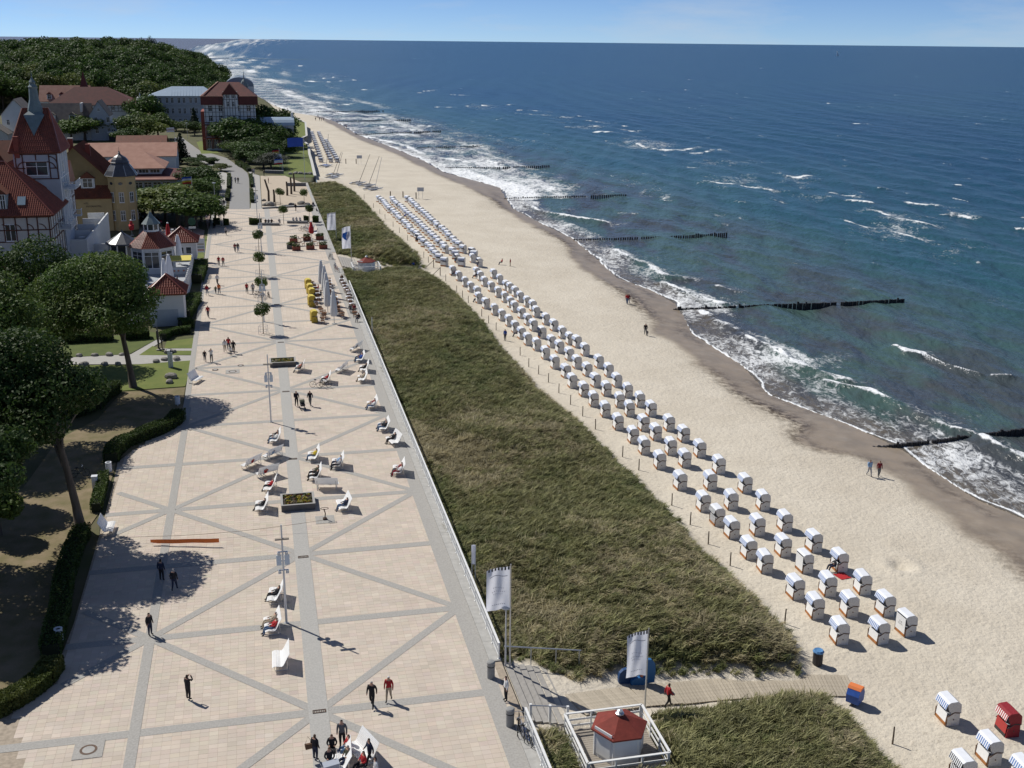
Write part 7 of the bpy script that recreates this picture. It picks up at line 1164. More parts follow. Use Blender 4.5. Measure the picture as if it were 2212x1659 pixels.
o = thing('beach_cart', 'blue covered cart with orange top at the end of the boardwalk', 'cart', GZ(T(3, 3, 745, 1105)), .9); b = MB(); b.yprism([(-.45, .25), (.45, .25), (.5, .8), (.3, 1.15), (-.3, 1.15), (-.5, .8)], -.4, .4); b.build('cover', mat('cart_blue', (.035, .10, .38), .5, var=.2), o); MB().yprism([(-.32, 1.155), (.32, 1.155), (.2, 1.3), (-.2, 1.3)], -.42, .42).build('top', mat('orange_cloth', (.70, .20, .06), .6), o); [MB().lathe([(.18, -.03), (.18, .03)], 12).build('wheel', M_dark, o, loc=(x, .0, .18)).__setattr__('rotation_euler', (math.pi / 2, 0, 0)) for x in (-.3, .3)]; MB().tube([(.45, .35, .3), (1.0, .5, .1)], .025, 6).build('handle', M_steel, o)
o = thing('info_pillar', 'tall rounded blue panels with an orange edge behind the white banner', 'pillar', GZ(T(2, 3, 1090, 940)), .3)
for k, (x, y, h, m_) in enumerate([(-.75, .2, 1.2, mat('pillar_navy', (.02, .06, .16), .5)), (0, 0, .55, mat('pillar_blue', (.03, .14, .34), .5)), (.6, .1, 1.7, mat('pillar_blue', (.03, .14, .34), .5))]):
    P = [(x + .55 * math.cos(q) * (1 if k != 1 else 1.6), 0) for q in (0,)]; V = [(-.5, 0), (.5, 0), (.55, h * .5), (.48, h * .8), (.25, h * .97), (0, h), (-.25, h * .97), (-.48, h * .8), (-.55, h * .5)]; MB().yprism([(x + a, c) for a, c in V], y - .12, y + .12).build('panel', m_, o)
MB().bar((.18, .02, .1), (.22, .02, 1.5), .12, .2).build('edge_strip', mat('orange_edge', (.62, .22, .12), .5), o)
# ---- banners and flags
M_cloth = leafmat('banner_white', (.80, .80, .84), (.74, .75, .80), 1.5, .5, .02)
def banner(base, h, wd, ht, label, stripes=True, ang=math.pi, emblem=False, drop=.45, z=None, prnt=True, cloth=None):
    g = base if len(base) == 3 else GZ(base); o = thing('banner', label, 'flag', g, 0, 'upright white banners'); MB().tube([(0, 0, -.6), (0, 0, h)], [.055, .035], 8).build('pole', M_alu, o); n, m_ = 13, 19; d = Vector((math.cos(ang), math.sin(ang), 0)); pr = Vector((-d.y, d.x, 0)); V = []
    def pos(u, v, off=0.0):
        wave_ = .26 * math.sin(u * 6 + v * 3.2) * u + .12 * math.sin(u * 11 - v * 4) * u; return d * (.05 + wd * u * (1 - .06 * u)) + pr * (wave_ + off) + Vector((0, 0, h - .15 - ht * v - drop * u * u * (1 - v * .75) + .05 * math.sin(v * 7) * u))
    V = [pos(i / (n - 1), j / (m_ - 1)) for j in range(m_) for i in range(n)]; MB().add(V, [(j * n + i, j * n + i + 1, (j + 1) * n + i + 1, (j + 1) * n + i) for j in range(m_ - 1) for i in range(n - 1)]).build('cloth', cloth or M_cloth, o, True)
    if stripes:
        b = MB()
        for k in range(7):
            u0, u1 = (k + .15) / 7.2, (k + .60) / 7.2
            for off in (-.012, .012): Q = [pos(u, v, off) for v in (.0, .035, .07) for u in (u0, u1)]; b.add(Q, [(0, 1, 3, 2), (2, 3, 5, 4)])
        b.build('comb_stripes', M_black, o)
    if prnt:
        b = MB()
        for off in (-.012, .012):
            for (v, a0, a1, wv) in ((.20, .1, .85, .012), (.48, .25, .7, .01), (.56, .2, .75, .01), (.62, .3, .7, .01), (.86, .2, .75, .012)):
                us = np.linspace(a0, a1, 14)
                for q in range(0, 13, 1 if v == .2 else 2): b.add([pos(us[q], v, off), pos(us[q + 1], v, off), pos(us[q + 1], v + wv, off), pos(us[q], v + wv, off)], [(0, 1, 2, 3)])
        b.build('faint_print', mat('print_faint', (.33, .33, .36), .8), o)
    if emblem:
        b = MB(); sh = [(.08, .22), (.92, .26), (.95, .42), (.75, .54), (.5, .62), (.25, .54), (.06, .42)]
        for off in (-.014, .014): b.add([pos(.5, .38, off)] + [pos(u, v, off) for u, v in sh], [(0, i + 1, (i + 1) % 7 + 1) for i in range(7)])
        b.build('shield', mat('shield_blue', (.02, .13, .50), .6), o); b = MB()
        for off in (-.022, .022):
            for (u, v) in ((.3, .33), (.7, .35), (.5, .49)): b.add([pos(u - .08, v - .03, off), pos(u + .06, v - .05, off), pos(u + .10, v + .04, off), pos(u - .04, v + .05, off)], [(0, 1, 2, 3)])
        b.build('shield_charges', mat('charge_white', (.7, .72, .75), .7), o)
    return o
g = G((1089, 1440)); banner((g[0] + .35, g[1], -.1), 7.1, 1.5, 2.9, 'large white banner with black comb stripes beside the near steps')
g = G(T(2, 3, 1150, 1090), -.5); banner((g[0], g[1], -.5), 4.95, 1.25, 3.0, 'white banner with black comb stripes over the nearest hut', drop=.55)
banner(T(1, 1, 695, 420), 5.6, 1.7, 3.4, 'white banner with dotted top edge over the far dune', drop=.3); banner(T(1, 1, 825, 612), 6.6, 1.55, 3.9, 'white banner with a blue shield beside the far hut', stripes=False, emblem=True, prnt=False)
g = GZ((1023, 1262)); o = thing('pennant', 'narrow white pennant pole standing in the dune behind the near banner', 'flag', g, 0); [MB().tube([(x, 0, -.2), (x, 0, 2.6)], .03, 6).build('pole', M_pole, o) for x in (-.12, .12)]; MB().prism([(-.16, 0), (0, -.05), (.16, 0), (0, .05)], 1.6, 3.1).build('pennant_cloth', M_cloth, o)
g = GZ(T(1, 1, 1005, 1240)); o = thing('marker_post', 'slim white marker post in the middle dune', 'post', g, 0); MB().tube([(0, 0, -.2), (0, 0, 2.4)], .05, 7).build('post', M_white, o); MB().lathe([(.06, 2.4), (.01, 2.55)], 7).build('tip', M_white, o)
def flag(base, h, label, bands, wd=1.7, ht=1.1, ang=math.pi, top=None, m_pole=None):
    g = at(base); o = thing('flag', label, 'flag', g, 0, 'national flags on poles'); MB().tube([(0, 0, 0), (0, 0, h)], [.07, .04], 7).build('pole', m_pole or M_pole, o); d = Vector((math.cos(ang), math.sin(ang), 0)); pr = Vector((-d.y, d.x, 0)); zt = (top or h) - .1; n = 9; K = len(bands)
    def pos(u, v): return d * (.05 + wd * u) + pr * (.14 * math.sin(u * 7 + v) * (.3 + u)) + Vector((0, 0, zt - ht * v - .22 * u * u))
    for k, c in enumerate(bands): b = MB(); V = [pos(i / 8, v) for v in (k / K, (k + 1) / K) for i in range(9)]; b.add(V, [(i, i + 1, 10 + i, 9 + i) for i in range(8)]); b.build('band', mat('flag_%d_%d_%d' % tuple(int(q * 100) for q in c), c, .8), o)
    return o
kB, kR, kG, kW, kU = (.015, .015, .018), (.45, .03, .03), (.62, .42, .04), (.66, .67, .70), (.03, .08, .38)
def RX(x, y): return (379.5 + x * .06127, 406.6 + y * .06127)
flag(RX(650, 950), 8.4, 'blue white yellow red flag on the tallest left pole', [kU, kW, kG, kR], 2.0, 1.5); flag(RX(590, 905), 6.2, 'black red gold flag on the pole left of the hedge arch', [kB, kR, kG], 2.0, 1.5, top=4.9); flag(RX(575, 890), 5.9, 'red and white flag above the black red gold one', [kR, kW, kR], 1.9, 1.1)
flag(R(3, 2085, 1400), 5.6, 'black red gold flag in the hotel garden', [kB, kR, kG], 2.0, 1.2, top=5.6); flag(R(3, 2115, 1430), 4.6, 'white flag with faint grey mark below the garden tricolour', [kW, (.55, .56, .60), kW], 2.4, 1.4); flag(R(3, 2130, 1450), 3.6, 'blue white red flag lowest in the hotel garden', [kU, kW, kW, kR], 2.4, 1.5); flag(R(4, 1715, 440), 12.0, 'dark blue flag with pale ring on the beach wall pole', [kU, kU, kU], 4.2, 2.4, top=11.6); flag(R(3, 548, 1085), 6.6, 'white flag with dark mark by the bend in the road', [kW, (.5, .4, .42), kW], 2.6, 1.6)
# ---- rope barrier with orange banner, pump stand
a = Vector(at(T(0, 2, 1015, 1325), .55)); c = Vector(at(T(1, 2, 590, 1175), .85)); o = thing('rope', 'thin rope stretched low across the promenade from bench to water pump', 'rope', (0, 0, 0)); P = [a.lerp(c, f) - Vector((0, 0, .35 * math.sin(math.pi * f))) for f in np.linspace(0, 1, 16)]; MB().tube(P, .014, 5).build('line', mat('rope_brown', (.22, .15, .10), .9), o)
p0 = Vector(at(T(0, 2, 1300, 1362), .3)); p1 = Vector(at(T(0, 2, 1892, 1352), .5)); o = thing('barrier_banner', 'orange barrier strip hanging on the rope above the paving', 'banner', (0, 0, 0)); V = []
for i in range(11): q = p0.lerp(p1, i / 10); w_ = .02 * math.sin(i * 1.3); V += [(q.x, q.y + w_, q.z + .16), (q.x, q.y + w_ * 2, q.z - .17 + (.1 if i == 0 else 0))]
b = MB(); b.add(V, [(2 * i, 2 * i + 1, 2 * i + 3, 2 * i + 2) for i in range(10)]); b.add([(x, y + .012, z) for x, y, z in V], [(2 * i, 2 * i + 2, 2 * i + 3, 2 * i + 1) for i in range(10)]); b.build('strip', mat('barrier_orange', (.78, .20, .045), .6), o)
o = thing('water_pump', 'small rusty pump stand with hoop on a grey slab', 'pump', at(T(1, 2, 596, 1172)), ROT); MB().box(-.75, .75, -.75, .75, .008, .028).build('slab', M_band, o); MB().box(-.16, .16, -.14, .14, .028, .16).build('foot', M_iron, o); MB().tube([(0, 0, .1), (.05, 0, .55), (-.05, 0, .95)], .045, 7).build('stem', M_iron, o); MB().tube([(.32 * math.cos(q), .2 * math.sin(q), .98) for q in np.linspace(0, 6.28, 14)], .025, 5).build('hoop', M_iron, o)
# ---- bicycles
M_tyre = mat('tyre', (.02, .02, .02), .8)
def bike_parts(col):
    W_ = MB(); n = 20; P = [(.33 * math.cos(2 * math.pi * k / n), 0, .33 * math.sin(2 * math.pi * k / n)) for k in range(n + 1)]; W_.tube(P, .022, 5); [W_.bar((0, 0, 0), (.32 * math.cos(q), 0, .32 * math.sin(q)), .008) for q in np.arange(0, 6.28, .785)]; wm = W_.mesh('wheel', M_tyre)
    f = MB(); A, B, C, D, E_ = (-.5, 0, .33), (-.05, 0, .30), (-.2, 0, .80), (.36, 0, .78), (.52, 0, .33); [f.tube([p, q], .022, 6) for p, q in ((A, B), (A, C), (B, C), (C, D), (B, D), (D, E_))]; f.tube([D, (.32, 0, .98)], .02, 6); fm = f.mesh('frame', mat('bike_' + col[0], col[1], .35, metal=.3))
    return wm, fm, MB().tube([(.24, -.28, 1.0), (.34, 0, 1.0), (.24, .28, 1.0)], .016, 6).mesh('handlebar', M_steel), MB().prism([(-.34, -.09), (-.08, -.03), (-.08, .03), (-.34, .09)], .84, .90).mesh('saddle', M_black)
BK = [bike_parts(c) for c in (('black', (.03, .03, .035)), ('silver', (.5, .5, .52)), ('blue', (.04, .08, .2)), ('red', (.3, .03, .03)))]
def bicycle(loc, ang, label, k=0, group=None): o = thing('bicycle', label, 'bicycle', loc, ang, group); wm, fm, hm, sm2 = BK[k % 4]; link('wheel', wm, o, (-.5, 0, .33)); link('wheel', wm, o, (.52, 0, .33)); link('frame', fm, o); link('handlebar', hm, o); link('saddle', sm2, o)
for i, (x, y) in enumerate([(10, 905), (35, 890), (62, 915), (85, 900), (110, 910)]): bicycle(at(T(1, 1, x, y), .03), 1.2 + .2 * i, f'bicycle parked round the tree guard, {ordn(i)} from the left', i, 'bicycles parked at the tree guard')
for i, (x, y) in enumerate([(55, 1330), (85, 1380), (120, 1430)]): bicycle(at(T(2, 3, x, y), .03), 1.5 + .25 * i, f'bicycle leaning at the white railing near the nearest hut, {ordn(i)} from the steps', i, 'bicycles at the near railing')
for i, (x, y) in enumerate([(640, 575), (660, 580), (685, 660), (700, 690)]): bicycle(at(T(1, 1, x, y), .03), 1.4 + .3 * i, f'bicycle parked by the far beach access, {ordn(i)} from the left', i, 'bicycles at the far beach access')
bicycle(at(T(0, 2, 690, 800), .02), .35, 'bicycle standing in tree shade left of the grey litter box', 0); bicycle(at(T(1, 2, 530, 25), .03), .2, 'bicycle parked before the bench with the red jacket sitter, left one', 1); bicycle(at(T(1, 2, 590, 30), .03), .3, 'bicycle parked before the bench with the red jacket sitter, right one', 0)
for i, (x, y) in enumerate([(1680, 1175), (1715, 1180), (1740, 1150)]): bicycle(at(R(4, x, y), .03), .5 + .2 * i, f'bicycle parked by the red umbrella near the dune kerb, {ordn(i)} from the left', i, 'bicycles by the red umbrella')
bicycle(at(R(5, 1215, 285), .02), .3, 'silver bicycle parked beside the red car', 1)
# ---- cafe with closed umbrellas
M_umb = mat('umbrella_grey', (.60, .61, .62), .8, var=.08); M_umw = mat('umbrella_white', (.72, .73, .76), .8, var=.05); M_umr = mat('umbrella_red', (.45, .03, .035), .7)
def umbrella(p, h, label, m_, z0=0.0, group=None, r=.42):
    g = G(p, z0); o = thing('umbrella', label, 'umbrella', (g[0], g[1], z0), random.uniform(0, 3), group); MB().tube([(0, 0, 0), (0, 0, h)], .045, 8).build('pole', M_steel, o); MB().lathe([(.35, 0), (.35, .1), (.12, .14)], 10).build('foot', M_conc, o); b = MB(); n = 14; pf = [(.30, 1.1), (.42, 1.5), (.40, 2.2), (.30, h - 1.2), (.16, h - .35), (.13, h - .25)]
    V = []; [V.append((rr * r / .42 * (1 + .22 * (k % 2)) * math.cos(2 * math.pi * k / n), rr * r / .42 * (1 + .22 * (k % 2)) * math.sin(2 * math.pi * k / n), z)) for rr, z in pf for k in range(n)]; b.add(V, [(i * n + k, i * n + (k + 1) % n, (i + 1) * n + (k + 1) % n, (i + 1) * n + k) for i in range(len(pf) - 1) for k in range(n)]); b.build('folded_canopy', m_, o, True); MB().lathe([(.18, h - .27), (.18, h - .12), (.1, h - .06)], 12).build('cap', M_frame, o)
CU = 'closed grey umbrellas of the promenade cafe'
for i, q in enumerate([(1145, 1470), (1005, 1245), (985, 1040), (945, 870), (870, 730)]): umbrella(R(6, *q), 4.8, f'closed grey umbrella of the promenade cafe, {ordn(i)} from the camera', M_umb, group=CU)
TU = 'closed umbrellas on the hotel terrace'
umbrella(R(5, 1330, 1240), 4.9, 'closed white umbrella left of two above the near terrace hut', M_umw, TZ, TU); umbrella(R(5, 1400, 1180), 5.0, 'closed white umbrella right of two above the near terrace hut', M_umw, TZ, TU, .5); umbrella(R(5, 1530, 840), 4.9, 'closed white umbrella before the far terrace hut', M_umw, TZ, TU, .5); umbrella(R(5, 1385, 620), 5.0, 'closed red umbrella in the garden cafe', M_umr, 0, TU); umbrella(R(5, 835, 420), 3.2, 'closed red umbrella by the stairs of the terraces', M_umr, 0, TU); umbrella(R(4, 1815, 1300), 3.6, 'closed red umbrella among the planters near the dune kerb', M_umr, 0, None)
M_tabw = mat('table_white', (.74, .75, .78), .5); M_tabb = mat('chair_brown', (.20, .10, .05), .6, var=.2)
def tmesh(top): b = MB(); b.box(-.36, .36, -.36, .36, .70, .74); leg = MB(); leg.tube([(0, 0, 0), (0, 0, .70)], .035, 6); leg.box(-.25, .25, -.04, .04, 0, .04); leg.box(-.04, .04, -.25, .25, .041, .08); return b.mesh('table_top', top), leg.mesh('leg', M_steel)
TM = [tmesh(M_tabw), tmesh(M_tabb)]
def chm(m_): b = MB(); b.box(-.22, .22, -.22, .22, .43, .47); k = MB(); [k.box(-.235, -.20, -.2 + .11 * i, -.14 + .11 * i, .5, .88) for i in range(4)]; k.box(-.24, -.2, -.22, .22, .88, .94); l = MB(); [l.bar((x, y, 0), (x * .9, y * .9, .43), .035) for x in (-.2, .2) for y in (-.2, .2)]; [l.bar((-.21, y, .43), (-.225, y, .9), .03) for y in (-.2, .2)]; return b.mesh('seat', m_), k.mesh('backrest', m_), l.mesh('legs', m_)
CM = [chm(M_tabb), chm(mat('chair_white', (.7, .7, .7), .5))]
def table(loc, ang, label, k=0, group='cafe tables'): o = thing('cafe_table', label, 'table', loc, ang, group); link('table_top', TM[k][0], o); link('leg', TM[k][1], o)
def chair(loc, ang, label, k=0, group='cafe chairs'): o = thing('cafe_chair', label, 'chair', loc, ang, group); link('seat', CM[k][0], o); link('backrest', CM[k][1], o); link('legs', CM[k][2], o)
cols = {'kerb side': [(1310, 575), (1345, 640), (1380, 710), (1400, 770), (1460, 820), (1480, 900), (1450, 965), (1500, 1040), (1530, 1125), (1600, 1310)], 'umbrella side': [(1040, 600), (1050, 660), (1030, 735), (1030, 795), (1170, 975), (1190, 1075), (1220, 1180), (1230, 1250), (1320, 1330)], 'wicker seat side': [(690, 680), (725, 755), (760, 815), (780, 895), (800, 1000), (750, 1095), (850, 1240), (925, 1330), (890, 1440)]}
for nm, lst in cols.items():
    for i, q in enumerate(sorted(lst, key=lambda q: -q[1])):
        g = at(R(6, *q), .03); an = ROT + random.uniform(-.1, .1); brown = q[1] > 1150; table(g, an, f'{"bare brown" if brown else "white topped"} cafe table, {ordn(i)} from the camera on the {nm}', 1 if brown else 0)
        for sd, (dx, dy) in enumerate(((.0, .62), (.0, -.62))):
            c_, s_ = math.cos(an), math.sin(an); chair((g[0] + dx * c_ - dy * s_, g[1] + dx * s_ + dy * c_, .03), an + (-math.pi / 2 if dy > 0 else math.pi / 2) + random.uniform(-.2, .2), f'brown cafe chair {"beyond" if sd == 0 else "before"} the {ordn(i)} table on the {nm}')
for i, q in enumerate([(700, 1420), (640, 1075), (650, 915), (610, 815), (570, 700)]): g = at(R(6, *q), .03); beach_chair(g, math.radians(20), f'yellow wicker beach chair of the promenade cafe, {ordn(i)} from the camera', 'yellow wicker chairs of the cafe', CHY, False)
# planters of the cafe with shrubs
M_terra = mat('terracotta_box', (.26, .085, .055), .8, var=.15)
for i, (x, y) in enumerate([(1590, 1465), (1795, 1450), (1985, 1440), (1550, 1345), (1745, 1320), (1935, 1310), (1510, 1440)]):
    o = thing('plant_box', f'reddish plant box with leafy shrub near the red umbrella, {ordn(i)} of seven', 'planter', at(R(4, x, y), .03), ROT, 'plant boxes near the red umbrella'); MB().box(-.75, .75, -.35, .35, 0, .7).build('box', M_terra if i != 6 else M_plant, o); link('shrub', leaves([(-.35, 0, .95, .4, .35, .35), (.3, 0, 1.0, .45, .35, .4)], 300, .22, M_leaf[1], 60 + i, name='shrub'), o)
for i, (x, y) in enumerate([(1640, 1400), (1860, 1390), (1690, 1330)]): table(at(R(4, x, y), .03), ROT, f'bare brown table between the plant boxes, {ordn(i)} of three', 1); [chair((at(R(4, x, y), .03)[0] + d_, at(R(4, x, y), .03)[1], .03), math.pi * (d_ > 0), f'brown chair {"right" if d_ > 0 else "left"} of the {ordn(i)} table between the plant boxes') for d_ in (-.65, .65)]
# terrace furniture: stall, tables
o = thing('stall', 'white serving stall with yellow awning on the hotel terrace', 'stall', (*G(R(5, 1560, 990), TZ)[:2], TZ), ROT); MB().box(-1.5, 1.5, 0, .5, 0, 1.1).build('counter', M_wht, o); [MB().box(x - .04, x + .04, y - .04, y + .04, 0, 2.3).build('post', M_frame, o) for x in (-1.45, 1.45) for y in (.04, 1.4)]; MB().add([(-1.6, -.2, 2.25), (1.6, -.2, 2.25), (1.6, 1.6, 2.7), (-1.6, 1.6, 2.7), (-1.6, -.2, 2.15), (1.6, -.2, 2.15), (1.6, 1.6, 2.6), (-1.6, 1.6, 2.6)], [(0, 1, 2, 3), (4, 5, 1, 0), (5, 6, 2, 1), (6, 7, 3, 2), (7, 4, 0, 3), (7, 6, 5, 4)]).build('awning', mat('yellow_canvas', (.70, .58, .12), .7), o); [MB().lathe([(.16, 0), (.16, .01)], 10).build('ice_picture', mat('ice_print', (.55, .25, .18), .6), o, loc=(x, -.01, .6)).__setattr__('rotation_euler', (math.pi / 2, 0, 0)) for x in (-1, -.4, .4, 1)]
for i, (x, y) in enumerate([(1250, 1210), (1480, 1180), (1540, 1230), (1560, 1170), (1440, 1250), (1320, 900), (1110, 1390), (1180, 1440)]):
    g = G(R(5, x, y), TZ); table((g[0], g[1], TZ + .02), ROT, f'small dark table on the hotel terrace, {ordn(i)} of eight', 1, 'terrace tables by the balustrade'); [chair((g[0] + dx, g[1] + dy, TZ + .02), math.atan2(-dy, -dx), f'chair {w2} the {ordn(i)} dark table on the hotel terrace', 0, 'terrace chairs by the balustrade') for dx, dy, w2 in ((.6, 0, 'right of'), (-.6, 0, 'left of'))]
for i, (x, y) in enumerate([(1330, 400), (1420, 380), (1480, 420), (1610, 360), (1640, 420), (1560, 440), (1390, 440), (1300, 470)]):
    g = at(R(5, x, y), .01); table(g, .3, f'white garden cafe table under the trees, {ordn(i)} of eight', 0, 'garden cafe tables'); [chair((g[0] + dx, g[1], .01), math.pi * (dx > 0), f'white chair {"right" if dx > 0 else "left"} of the {ordn(i)} garden cafe table', 1, 'garden cafe chairs') for dx in (-.65, .65)]
# ---- parked cars
def car(p, ang, col, label):
    o = thing('car', label, 'car', at(p), ang, 'cars parked beside the yellow house'); m_ = mat('car_' + label.split()[0], col, .25, spec=.6)
    P = [(-2.05, .35), (-2.0, .75), (-1.75, .88), (-1.2, .92), (-.75, 1.38), (.55, 1.42), (1.15, .95), (1.95, .80), (2.1, .55), (2.08, .32)]; b = MB(); V = []
    for y, sx, sz in ((-.82, .97, .0), (-.78, 1, 0), (.78, 1, 0), (.82, .97, 0)): V += [(x * sx, y * (1 if z < .95 else .84), z) for x, z in P]
    n = len(P); b.add(V, [(r * n + i, (r + 1) * n + i, (r + 1) * n + i + 1, r * n + i + 1) for r in range(3) for i in range(n - 1)] + [tuple(range(n)), tuple(range(3 * n, 4 * n))[::-1]]); b.build('body', m_, o, False)
    g_ = MB(); g_.add([(-1.16, -.66, .96), (-1.16, .66, .96), (-.78, .6, 1.36), (-.78, -.6, 1.36)], [(0, 1, 2, 3)]); g_.build('rear_window', M_glass, o, loc=(-.02, 0, .01)); g_ = MB(); g_.add([(1.12, -.66, .98), (1.12, .66, .98), (.6, .6, 1.38), (.6, -.6, 1.38)], [(3, 2, 1, 0)]); g_.build('windscreen', M_glass, o, loc=(.02, 0, .01))
    for s in (-1, 1): g_ = MB(); g_.add([(-.95, s * .80, .98), (.9, s * .80, .98), (.5, s * .70, 1.34), (-.7, s * .70, 1.34)], [(0, 1, 2, 3)]); g_.build('side_window', M_glass, o); MB().box(2.02, 2.1, s * .55 - .16, s * .55 + .16, .56, .70).build('headlight', M_frame, o)
    for x in (-1.3, 1.3):
        for s in (-1, 1): e = MB().lathe([(.31, -.1), (.31, .1)], 14).build('wheel', M_tyre, o, loc=(x, s * .78, .31)); e.rotation_euler = (math.pi / 2, 0, 0); MB().lathe([(.18, -.11), (.18, .11)], 10).build('rim', M_steel, e)
car(T(0, 1, 1320, 278), 2.6, (.30, .02, .045), 'red car parked beside the yellow guest house'); car(T(0, 1, 1240, 285), 2.5, (.02, .022, .035), 'black car parked at the corner of the yellow guest house'); car(T(0, 1, 1225, 232), 2.4, (.42, .46, .48), 'silver car parked behind the black one')
# ---- park details: stones, statues, lamps, boards
M_stone = mat('field_stone', (.30, .275, .24), .85, col2=(.20, .19, .17), scale=2, bump=.5, bscale=6)
def stone(p, r, label, k): 
    bm = bmesh.new(); bmesh.ops.create_icosphere(bm, subdivisions=2, radius=1); rr = random.Random(k)
    for v in bm.verts: v.co *= 1 + .16 * math.sin(v.co.x * 3 + k) * math.cos(v.co.y * 2.7 + k * 2) + rr.uniform(-.05, .05); v.co.z = max(v.co.z, -.55); v.co.x *= r * 1.2; v.co.y *= r; v.co.z *= r * .72
    me = bpy.data.meshes.new('boulder'); bm.to_mesh(me); bm.free(); me.materials.append(M_stone); g = at(p); link('boulder', me, None, (g[0], g[1], r * .3), rr.uniform(0, 6), label, 'stone', 'boulders in the park')
for i, (x, y, r, lb) in enumerate([(685, 1418, .38, 'first stone left on the lawn beyond the path'), (820, 1415, .36, 'second stone from the left beyond the path'), (945, 1412, .42, 'third stone from the left beyond the path'), (1052, 1410, .32, 'stone beyond the path just left of the leaning trunk'), (725, 1500, .5, 'dark stone on the near path edge by the lamp'), (905, 1495, .42, 'pale stone on the near path edge'), (1020, 1490, .36, 'stone near the path left of the leaning trunk'), (1350, 1470, .4, 'stone left of the white pillar'), (1420, 1452, .4, 'stone touching the white pillar'), (1525, 1450, .45, 'round stone right of the white pillar'), (1480, 1605, .62, 'big boulder on the lawn before the white pillar'), (1465, 1650, .45, 'boulder at the lawn corner by the white bench'), (1460, 1390, .5, 'stone behind the white pillar by the path'), (1500, 1385, .32, 'small stone beside the statues')]): stone(T(0, 1, x, y), r, 'grey ' + lb, i)
for i, (x, y, r) in enumerate([(1120, 810, .6), (1200, 810, 1.0), (1520, 800, .6), (1660, 790, .8), (1750, 800, .6), (1400, 830, .5), (1110, 740, .5)]): stone(R(4, x, y), r, f'boulder edging the play area, {ordn(i)} of seven', 50 + i)
for i, (x, y, r) in enumerate([(1500, 350, .6), (1580, 340, .7), (1650, 345, .7), (1720, 350, .6), (1790, 350, .7)]): stone(R(4, x, y), r, f'white riprap stone at the beach wall, {ordn(i)} from the left', 70 + i)
o = thing('pillar', 'white two part pillar on the lawn beside the stones', 'pillar', at(T(0, 1, 1478, 1515)), ROT); MB().box(-.28, .0, -.2, .2, 0, 2.0).build('shaft', M_wht, o); MB().box(.03, .25, -.16, .16, 0, 1.75).build('shaft', M_wht, o); MB().box(-.32, .04, -.24, .24, 2.0, 2.12).build('cap', M_wht, o)
M_bronze = mat('bronze_dark', (.045, .042, .04), .5, metal=.5)
def lamp(p, h, label, wd=.45): o = thing('street_lamp', label, 'lamp post', at(p), random.uniform(-.3, .3), 'small street lamps'); MB().tube([(0, 0, 0), (0, 0, h)], [.06, .04], 7).build('post', M_pole, o); MB().lathe([(.05, h), (wd, h + .08), (wd, h + .16), (.1, h + .24)], 12).build('head', M_lampb, o)
lamp(T(0, 2, 748, 158), 3.6, 'park lamp with flat head on the shaded lawn'); lamp(R(4, 395, 775), 4.6, 'lamp with white flat head beside the footpath'); lamp(R(4, 140, 470), 3.6, 'white headed lamp by the balustraded lawn'); lamp(R(3, 730, 990), 6.0, 'lamp at the garden wall of the blue roofed house'); lamp(T(1, 3, 2156, 775), 3.9, 'lamp with white flat head at the railing end by the steps', .28)
o = thing('info_board', 'tall white info board with striped picture by the terrace', 'sign', at(R(5, 1840, 800)), ROT); [MB().bar((x, 0, 0), (x, 0, 2.0), .1).build('leg', M_frame, o) for x in (-.7, .7)]; MB().box(-.9, .9, -.06, .06, 1.6, 4.0).build('board', M_whsh, o); [MB().box(-.75, .75, -.08, -.065, 1.9 + .5 * k, 2.15 + .5 * k).build('print', mat('board_print_%d' % k, ((.45, .2, .15), (.25, .3, .34), (.4, .36, .3))[k], .6), o) for k in range(3)]; MB().lathe([(.2, 4.0), (.24, 4.3), (.1, 4.5)], 10).build('lamp', M_frame, o)
o = thing('round_sign', 'round green sign with white plate under the garden cafe trees', 'sign', at(R(5, 1730, 460)), ROT); MB().bar((0, 0, 0), (0, 0, 2.0), .1).build('post', M_dark, o); e = MB().lathe([(.72, -.06), (.72, .06)], 20).build('disc', mat('sign_green', (.03, .09, .06), .4), o, loc=(0, 0, 3.2)); e.rotation_euler = (math.pi / 2, 0, 0); MB().box(-.65, .65, -.06, .06, 1.9, 2.25).build('plate', M_whsh, o)
o = thing('lattice_railing', 'white lattice railing on the hall forecourt', 'railing', at(R(2, 1800, 1590)), ROT); MB().bar((0, 0, 1.1), (10, 0, 1.1), .1, .1).build('top_rail', M_white, o); MB().bar((0, 0, .2), (10, 0, .2), .1, .1).build('bottom_rail', M_white, o); b = MB(); [(b.bar((k, 0, .25), (k + 1, 0, 1.05), .06), b.bar((k + 1, 0, .25), (k, 0, 1.05), .06)) for k in range(10)]; b.build('lattice', M_white, o); MB().box(10, 10.5, -.25, .25, 0, 1.5).build('end_post', M_white, o)
o = thing('lattice_railing', 'second white lattice railing nearer the flags', 'railing', at(R(4, -360, 420)), ROT); MB().bar((0, 0, 1.1), (12, 0, 1.1), .1, .1).build('top_rail', M_white, o); MB().bar((0, 0, .2), (12, 0, .2), .1, .1).build('bottom_rail', M_white, o); b = MB(); [(b.bar((k, 0, .25), (k + 1, 0, 1.05), .06), b.bar((k + 1, 0, .25), (k, 0, 1.05), .06)) for k in range(12)]; b.build('lattice', M_white, o)
for i, (x, y, h) in enumerate([(1185, 770, 5.5), (1455, 660, 3.4), (1515, 640, 4.2), (1560, 600, 4.6), (1265, 760, 3.0)]): MB().tube([(0, 0, -.2), (.05, .02, h * .5), (-.05 if i else -.7, 0, h)], [.28, .24, .2], 8).build('climbing_post', M_post, None, label=f'thick wooden climbing post in the play area, {ordn(i)} of five', cat='post', group='climbing posts in the play area').location = at(R(4, x, y))
